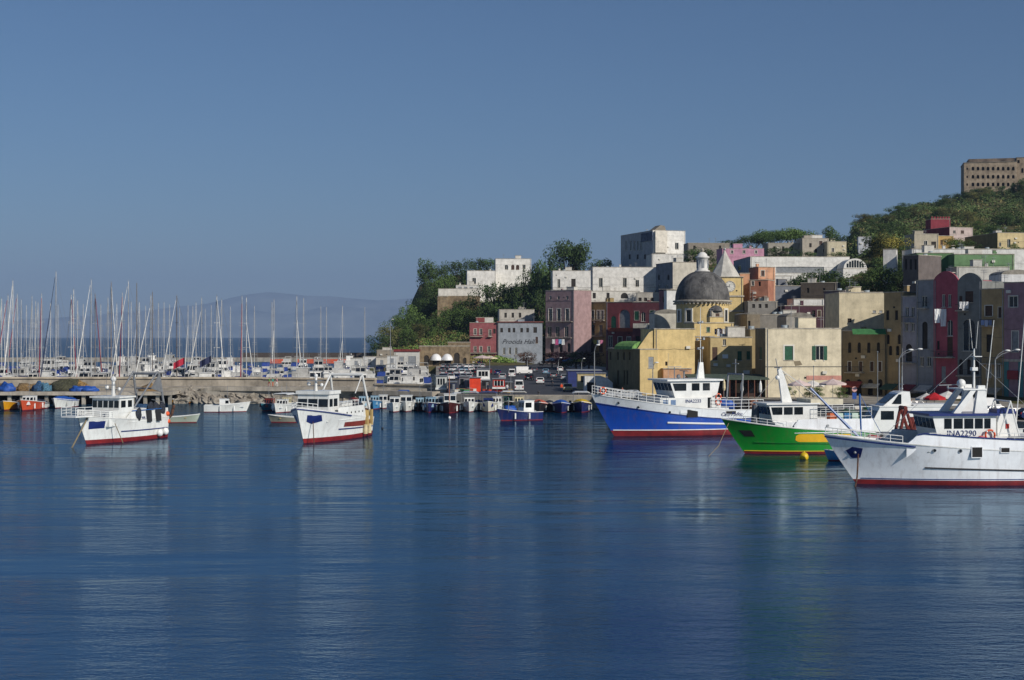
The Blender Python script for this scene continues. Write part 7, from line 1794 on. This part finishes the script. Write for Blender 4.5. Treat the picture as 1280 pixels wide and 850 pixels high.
for i, (px, D, a, c_, kd, lb) in enumerate(((648.5, 278, 92, "e2e2e0", 'van', "white van seen from behind beside the red kiosk on the asphalt"), (675, 318, 90, "e2e2e0", 'hatch', "white car driving away in the middle of the asphalt road"), (709.5, 277, -90, "c9b27a", 'hatch', "pale yellow car facing the water beside the blue shed"),
    (662, 345, 80, "24262c", 'hatch', "black car left of the road in front of the square"), (690, 362, 100, "5c6066", 'hatch', "grey car parked before the shaded square"), (640, 368, 90, "e2e2e0", 'van', "white delivery van parked before the pale blue hall"), (654, 395, 20, "e2e2e0", 'van', "white van standing broadside below the reddish tree"),
    (628, 352, 90, "a8abae", 'hatch', "silver car behind the red kiosk"), (706, 345, 85, "a8abae", 'hatch', "silver car near the blue shed back corner"), (622, 390, 92, "1d2b58", 'hatch', "dark blue car before the red harbour house"), (718, 350, 90, "24262c", 'hatch', "black car in the shade behind the blue shed"),
    (611, 398, 88, "8e1f26", 'hatch', "red car before the red harbour house"), (682, 398, 90, "7fa0b8", 'hatch', "pale blue car on the square"), (668, 420, 90, "5c6066", 'hatch', "grey car close to the dusty pink house"), (700, 425, 90, "e2e2e0", 'hatch', "white car close to the dusty pink house"),
    (770, 247, 175, "a8abae", 'hatch', "silver car parked by the olive side of the yellow house, left one"), (787, 245, 178, "a8abae", 'hatch', "silver car parked by the corner of the yellow house, right one"), (761, 252, 170, "24262c", 'hatch', "black car next to the white tent"),
    (1230, 199, 20, "e2e2e0", 'van', "white van behind the wheelhouse mast of the big white trawler"), (1247, 190, 10, "e2e2e0", 'hatch', "white car on the quay left of the second lamp post"), (1268, 186, 10, "24262c", 'hatch', "black car at the right edge of the quay"), (1217, 200, 15, "24262c", 'hatch', "black car behind the trawler pylons"), (1145, 206, 15, "24262c", 'hatch', "black car behind the motor yacht"), (1292, 184, 8, "1d2b58", 'hatch', "dark blue car just outside the right edge"))):
    put_car(px, D, a, c_, lb, kd)
# ------------------------------------------------------------------ kiosks, sheds, tents on the quay
def kiosk(px0, px1, top, D, depth, m, label, cat="kiosk", name="kiosk", extra=None):
    rt = empty(name, (PX(px0, D), D, QZ + .008), 0, label, cat); w = PX(px1, D) - PX(px0, D); h = PZ(top, D) - QZ
    b = MB(); b.b2(0, w, 0, depth, 0, h); b.build("wall", m, rt)
    b = MB(); b.b2(-.15, w + .15, -.2, depth + .15, h + .003, h + .14); b.build("roof", METAL, rt)
    if extra: extra(rt, w, h)
    return rt
def door_win(rt, w, h):
    b = MB(); b.b2(w * .12, w * .45, -.04, -.003, h * .45, h * .85); b.build("window", GLASS, rt)
    b = MB(); b.b2(w * .58, w * .86, -.04, -.003, .05, h * .82); b.build("door", GREYSH, rt)
def shop(rt, w, h):
    b = MB(); b.b2(w * .12, w * .88, -.05, -.003, h * .48, h * .86); o = b.build("window", GLASS, rt)
    for k in range(4): b = MB(); x = w * (.12 + .76 * k / 3); b.b2(x - .05, x + .05, -.08, -.051, h * .46, h * .88); b.build("mullion", WHITE, o)
    b = MB(); b.b2(-.1, w + .1, -.5, -.01, .5, .85); b.build("bumper_shelf", WHITE, rt)
OT = mat("orange_tarp", "e0401c", rough=.7, var=.1, scale=1, bump=.5, bscale=1.2); RK = mat("red_kiosk", "b02a1e", rough=.5)
kiosk(587, 600.5, 472.5, 274, 3, OT, "kiosk wrapped in bright orange red tarpaulin on the quay")
kiosk(616, 631, 474, 276, 3, RK, "red kiosk with a glass front left of the white van", extra=shop)
kiosk(574, 586.5, 471, 278, 3, mat("grey_shed", "77747a", rough=.7), "grey shed left of the orange tarpaulin kiosk", "shed", "shed", door_win)
kiosk(545, 558, 470.5, 272, 3, mat("grey_white_cabin", "b9bcb8", rough=.6), "glazed grey harbour cabin at the end of the breakwater", extra=shop)
kiosk(602, 612, 476, 285, 3, mat("dark_stall", "3a3436", rough=.8), "dark market stall between the orange and the red kiosk", "stall", "market_stall", door_win)
kiosk(560, 570, 478, 270, 3, mat("navy_stall", "26304a", rough=.7), "navy blue shed right of the glazed cabin", "shed", "shed", door_win)
kiosk(596, 612, 462, 330, 4, WHITE, "white stall roof with red boxes behind the orange kiosk", "stall", "market_stall", shop)
kiosk(631, 640, 478, 292, 3, mat("dark_stall", "3a3436"), "dark stall right of the red kiosk", "stall", "market_stall")
kiosk(710, 752, 463.5, 300, 9, mat("blue_shed", "2c3a78", rough=.6, var=.15), "long blue shed beside the asphalt road", "shed", "shed")
kiosk(722, 757, 467, 286, 4, mat("cream_shed", "cdbb8e", rough=.8), "cream roofed shed in front of the blue shed", "shed", "shed", door_win)
rt = empty("tent", (PX(731, 268), 268, QZ + .008), 0, "white round topped tent between the blue shed and the yellow house", "tent")
w = PX(766, 268) - PX(731, 268)
b = MB(); b.prism([(0, 0), (w, 0), (w, 1.9), (w * .82, 2.7), (w * .6, 3.1), (0, 3.1)], 0, 5, 'y'); b.build("canopy", mat("tent_white", "dcdcd8", rough=.8, bump=.3, bscale=1), rt)
b = MB(); b.b2(w * .08, w * .38, -.05, -.003, .05, 2.0); b.build("door", DARK, rt)
for k in range(26):         # crates and bins near the stalls
    px = rc.uniform(560, 640) if k < 16 else rc.uniform(745, 800) if k < 19 else rc.uniform(1060, 1200)
    D = 268 + rc.uniform(0, 6) if k < 16 else 252 if k < 19 else 214 + rc.uniform(-3, 3) - (px - 1060) * .14
    cc, cn_ = rc.choice((("2f6a9a", "blue"), ("c9c6bc", "white"), ("b0432c", "red"), ("3a7a4a", "green"), ("8a7450", "wooden")))
    s_ = rc.uniform(.5, .9); b = MB(); b.b2(-s_, s_, -s_ * .6, s_ * .6, 0, s_ * .7); b.b2(-s_ - .04, s_ + .04, -s_ * .6 - .04, s_ * .6 + .04, s_ * .7, s_ * .78)
    tag(b.build("crate", mat("crate_" + cc, cc, rough=.7), None, False, (PX(px, D), D, QZ + .008), rc.random()), cn_ + " fish crate on the quay, " + ORD[k] + " of the scattered crates", "crate", "crates on the quay")
# ------------------------------------------------------------------ lamps, poles
def lamp(px, D, top, label, double=True, arm=1.6, base=QZ):
    h = PZ(top, D) - base
    rt = empty("street_lamp", (PX(px, D), D, base), 0, label, "street lamp", "street lamps of the harbour")
    b = MB(); b.cyl((0, 0, 0), (0, 0, h - 1.2), .12, .08, 8)
    b.build("pole", METAL, rt)
    ends = ((arm * .9, .1), (arm * 1.7, .1)) if double else ((.5, 0),)
    for k, (dx, dz) in enumerate(ends):
        b = MB(); b.tube([(0, 0, h - 1.2), (dx * .3, 0, h - .5), (dx * .7, 0, h - .12), (dx, 0, h + dz * k)], .05, 6); b.build("arm", METAL, rt)
        b = MB(); b.ball((dx + .15, 0, h + dz * k - .02), .3, 10, 6, (1.3, .8, .45)); b.build("lamp_head", WHITE, rt, True)
lamp(1124, 198, 437, "tall double headed street lamp before the lilac house"); lamp(1244, 186, 438, "tall double headed street lamp before the mauve house")
lamp(488, 440, 399, "tall lamp post at the cape foot by the red roofed shed", False); lamp(743, 258, 431, "thin lamp mast above the white tent", False)
for px, D, t, l_ in ((659, 400, 446, "low lamp before the reddish tree"), (698, 400, 447, "low lamp before the dusty pink house"), (727, 395, 448, "low lamp before the ochre house"), (816, 250, 453, "wall high lamp before the yellow house corner"), (612, 430, 446, "low lamp before the red harbour house")):
    lamp(px, D, t, l_, False)
def pole(px, D, top, label, base=QZ, r=.06):
    b = MB(); b.cyl((0, 0, 0), (0, 0, PZ(top, D) - base), r, r * .7); b.ball((0, 0, PZ(top, D) - base), r * 1.8, 6, 5)
    tag(b.build("pole", METAL, None, False, (PX(px, D), D, base)), label, "pole")
pole(1017, 205, 458, "thin white pole standing before the cream house parasols"); pole(638.5, 262, 466, "grey pole on the quay edge left of the white van"); pole(1097, 190, 440, "thin pole before the ochre shaded house")
rt = empty("road_sign", (PX(1068, 205), 205, QZ), 0, "round topped road sign with blue panel before the olive house", "sign")
b = MB(); b.cyl((0, 0, 0), (0, 0, 3.2), .04); b.build("pole", METAL, rt)
b = MB(); b.cyl((0, -.06, 3.1), (0, -.02, 3.1), .38, n=16); b.build("disc", mat("sign_pale", "d8a8a0"), rt)
b = MB(); b.b2(-.3, .3, -.06, -.02, 1.7, 2.6); b.build("panel", TARPB, rt)
# bollards on the quay edge
for k in range(14):
    t = k / 13; px = 575 + 640 * t
    for (p, d), (p2, d2) in zip(edge, edge[1:]):
        if p <= px <= p2: D = (d + (d2 - d) * (px - p) / (p2 - p)) * DS + 1.0
    b = MB(); b.lathe([(.22, 0), (.16, .15), (.16, .4), (.28, .48), (.28, .58), (.0, .62)], n=10)
    tag(b.build("bollard", IRON, None, True, (PX(px, D), D, QZ + .13)), "black iron mooring bollard on the quay edge, " + ORD[k] + " from the left", "bollard", "bollards on the quay edge")
# ------------------------------------------------------------------ washing on lines
def laundry(px0, px1, top, bot, D, label, n=3, cols=("e6e6e6",)):
    A = Vector((PX(px0, D), D, PZ(top, D))); w = PX(px1, D) - PX(px0, D)
    rt = empty("laundry", tuple(A), 0, label, "laundry", "washing hung out to dry")
    b = MB(); b.cyl((-.2, 0, 0), (w + .2, 0, 0), .02, n=4); b.build("line", IRON, rt)
    for k in range(n):
        x0, x1 = w * k / n + .03, w * (k + 1) / n - .03; h = (PZ(top, D) - PZ(bot, D)) * (1 if k % 2 else .8)
        g = [[(x0 + (x1 - x0) * i / 5, .07 * sin(i * 2 + j), -h * j / 4) for i in range(6)] for j in range(5)]
        b = MB(); b.loft(g, closed=False); b.build("sheet", paint(cols[k % len(cols)]), rt)
laundry(1168, 1183, 386, 408, rowD(1176) - 1.4, "white sheets hanging from the crimson house", 2)
laundry(1199, 1211, 377, 388, rowD(1204) - 1.6, "white shirts hanging from the dark house balcony", 3)
laundry(893, 916, 411, 420, 277, "row of dark and white clothes on the yellow terrace house", 7, ("22243a", "dcdcdc", "4a4456", "e0e0e0"))
laundry(690, 706, 424, 431, 500, "small bright washing on the dusty pink house", 4, ("d8d8d8", "b04a7a", "7aa0c8"))
laundry(1226, 1240, 400, 408, rowD(1232) - 1.4, "pale blue washing on the ochre balcony at right", 3, ("8fa0c8", "b8c0d8"))
laundry(742, 754, 425, 431, 470, "bright washing in the shaded ochre house corner", 3, ("c8b04a", "d0d0d0", "c87898"))
# ------------------------------------------------------------------ people
SKIN = mat("skin", (.45, .25, .17), rough=.6); HAIRM = mat("hair", (.03, .02, .015), rough=.8)
def person_mesh(walk=0.0):
    P_ = {'pel': (0, 0, .95), 'ch': (0, .0, 1.3), 'nk': (0, 0, 1.48), 'hd': (0, -.02, 1.62), 'ht': (0, -.01, 1.74)}
    v = [P_['pel'], P_['ch'], P_['nk'], P_['hd'], P_['ht']]; e = [(0, 1), (1, 2), (2, 3), (3, 4)]; r = [(.15, .11), (.17, .12), (.055, .055), (.085, .1), (.06, .07)]
    for sd in (-1, 1):
        b = len(v); s_ = walk * sd
        v += [(sd * .1, 0, .88), (sd * .1, -s_ * .18, .5), (sd * .1, s_ * .0 + s_ * .12 - s_ * .25, .08), (sd * .1, -.13 - s_ * .13, .04)]
        e += [(0, b), (b, b + 1), (b + 1, b + 2), (b + 2, b + 3)]; r += [(.1, .1), (.062, .065), (.042, .045), (.04, .03)]
        b = len(v)
        v += [(sd * .19, 0, 1.42), (sd * .25, s_ * .1, 1.14), (sd * .26, s_ * .14 - .08, .9), (sd * .26, s_ * .14 - .12, .8)]
        e += [(1, b), (b, b + 1), (b + 1, b + 2), (b + 2, b + 3)]; r += [(.06, .06), (.045, .045), (.032, .032), (.035, .02)]
    me = bpy.data.meshes.new("person"); me.from_pydata(v, e, []); o = bpy.data.objects.new("tmp", me); col.objects.link(o)
    sm = o.modifiers.new("s", 'SKIN'); sub = o.modifiers.new("u", 'SUBSURF'); sub.levels = 1
    for i, q in enumerate(me.skin_vertices[0].data): q.radius = r[i]; q.use_root = (i == 0)
    out = bpy.data.meshes.new_from_object(o.evaluated_get(bpy.context.evaluated_depsgraph_get()))
    bpy.data.objects.remove(o)
    return out
PM = [person_mesh(0), person_mesh(1.0)]
def person(px, D, a, top, trousers, label, k=0, z=QZ, h=1.0):
    me = PM[k].copy(); me.materials.clear()
    for m_ in (SKIN, top, trousers, TYRE): me.materials.append(m_)
    for p in me.polygons:
        c = p.center
        p.material_index = 3 if c.z < .07 else 2 if c.z < .93 and abs(c.x) < .22 else 1 if 1.0 < c.z < 1.49 or (c.z <= 1.0 and abs(c.x) < .2) else 0
        p.use_smooth = True
    o = bpy.data.objects.new("person", me); col.objects.link(o); o.location = (PX(px, D), D, z); o.rotation_euler = (0, 0, R(a)); o.scale = (h, h, h)
    b = MB(); b.ball((0, .015, 1.7), .1, 10, 7, (.9, 1.0, .85)); b.build("hair", HAIRM, o, True)
    tag(o, label, "person")
zl = ZZ(1.95)
cl = lambda h: mat("cloth_" + h, h, rough=.9)
person(336.5, 276, 80, cl("5a8a3a"), cl("8a3a2a"), "person in a green shirt and rust trousers walking on the breakwater ledge", 1, zl); person(341, 276.2, 70, cl("3a9a8a"), cl("c86a4a"), "person in a teal shirt beside the green one on the breakwater", 0, zl); person(346, 276, 95, cl("e0a0a0"), cl("e0e0dc"), "person in pink and white at the right of the breakwater walkers", 1, zl)
person(702, 271, 20, cl("e0522a"), cl("22304a"), "person in an orange vest by the pale yellow car", 1, QZ + .01); person(1033, 208, -30, cl("c88a8a"), cl("22304a"), "person in a pink shirt by the cafe parasols", 0); person(634, 268, 200, cl("dcdcdc"), cl("2a3a6a"), "person in white standing left of the white van", 0, QZ + .01)
person(1139, 203, 60, cl("dcdcdc"), cl("30343a"), "person in a white shirt behind the motor yacht", 1); person(610, 268, 150, cl("22304a"), cl("22242a"), "person in dark clothes by the dark market stall", 0, QZ + .01); person(778, 250, 20, cl("b04a3a"), cl("30343a"), "person in red beside the silver cars", 0)
person(690, 300, 90, cl("30343a"), cl("22242a"), "person in black crossing the asphalt road", 1, QZ + .01)
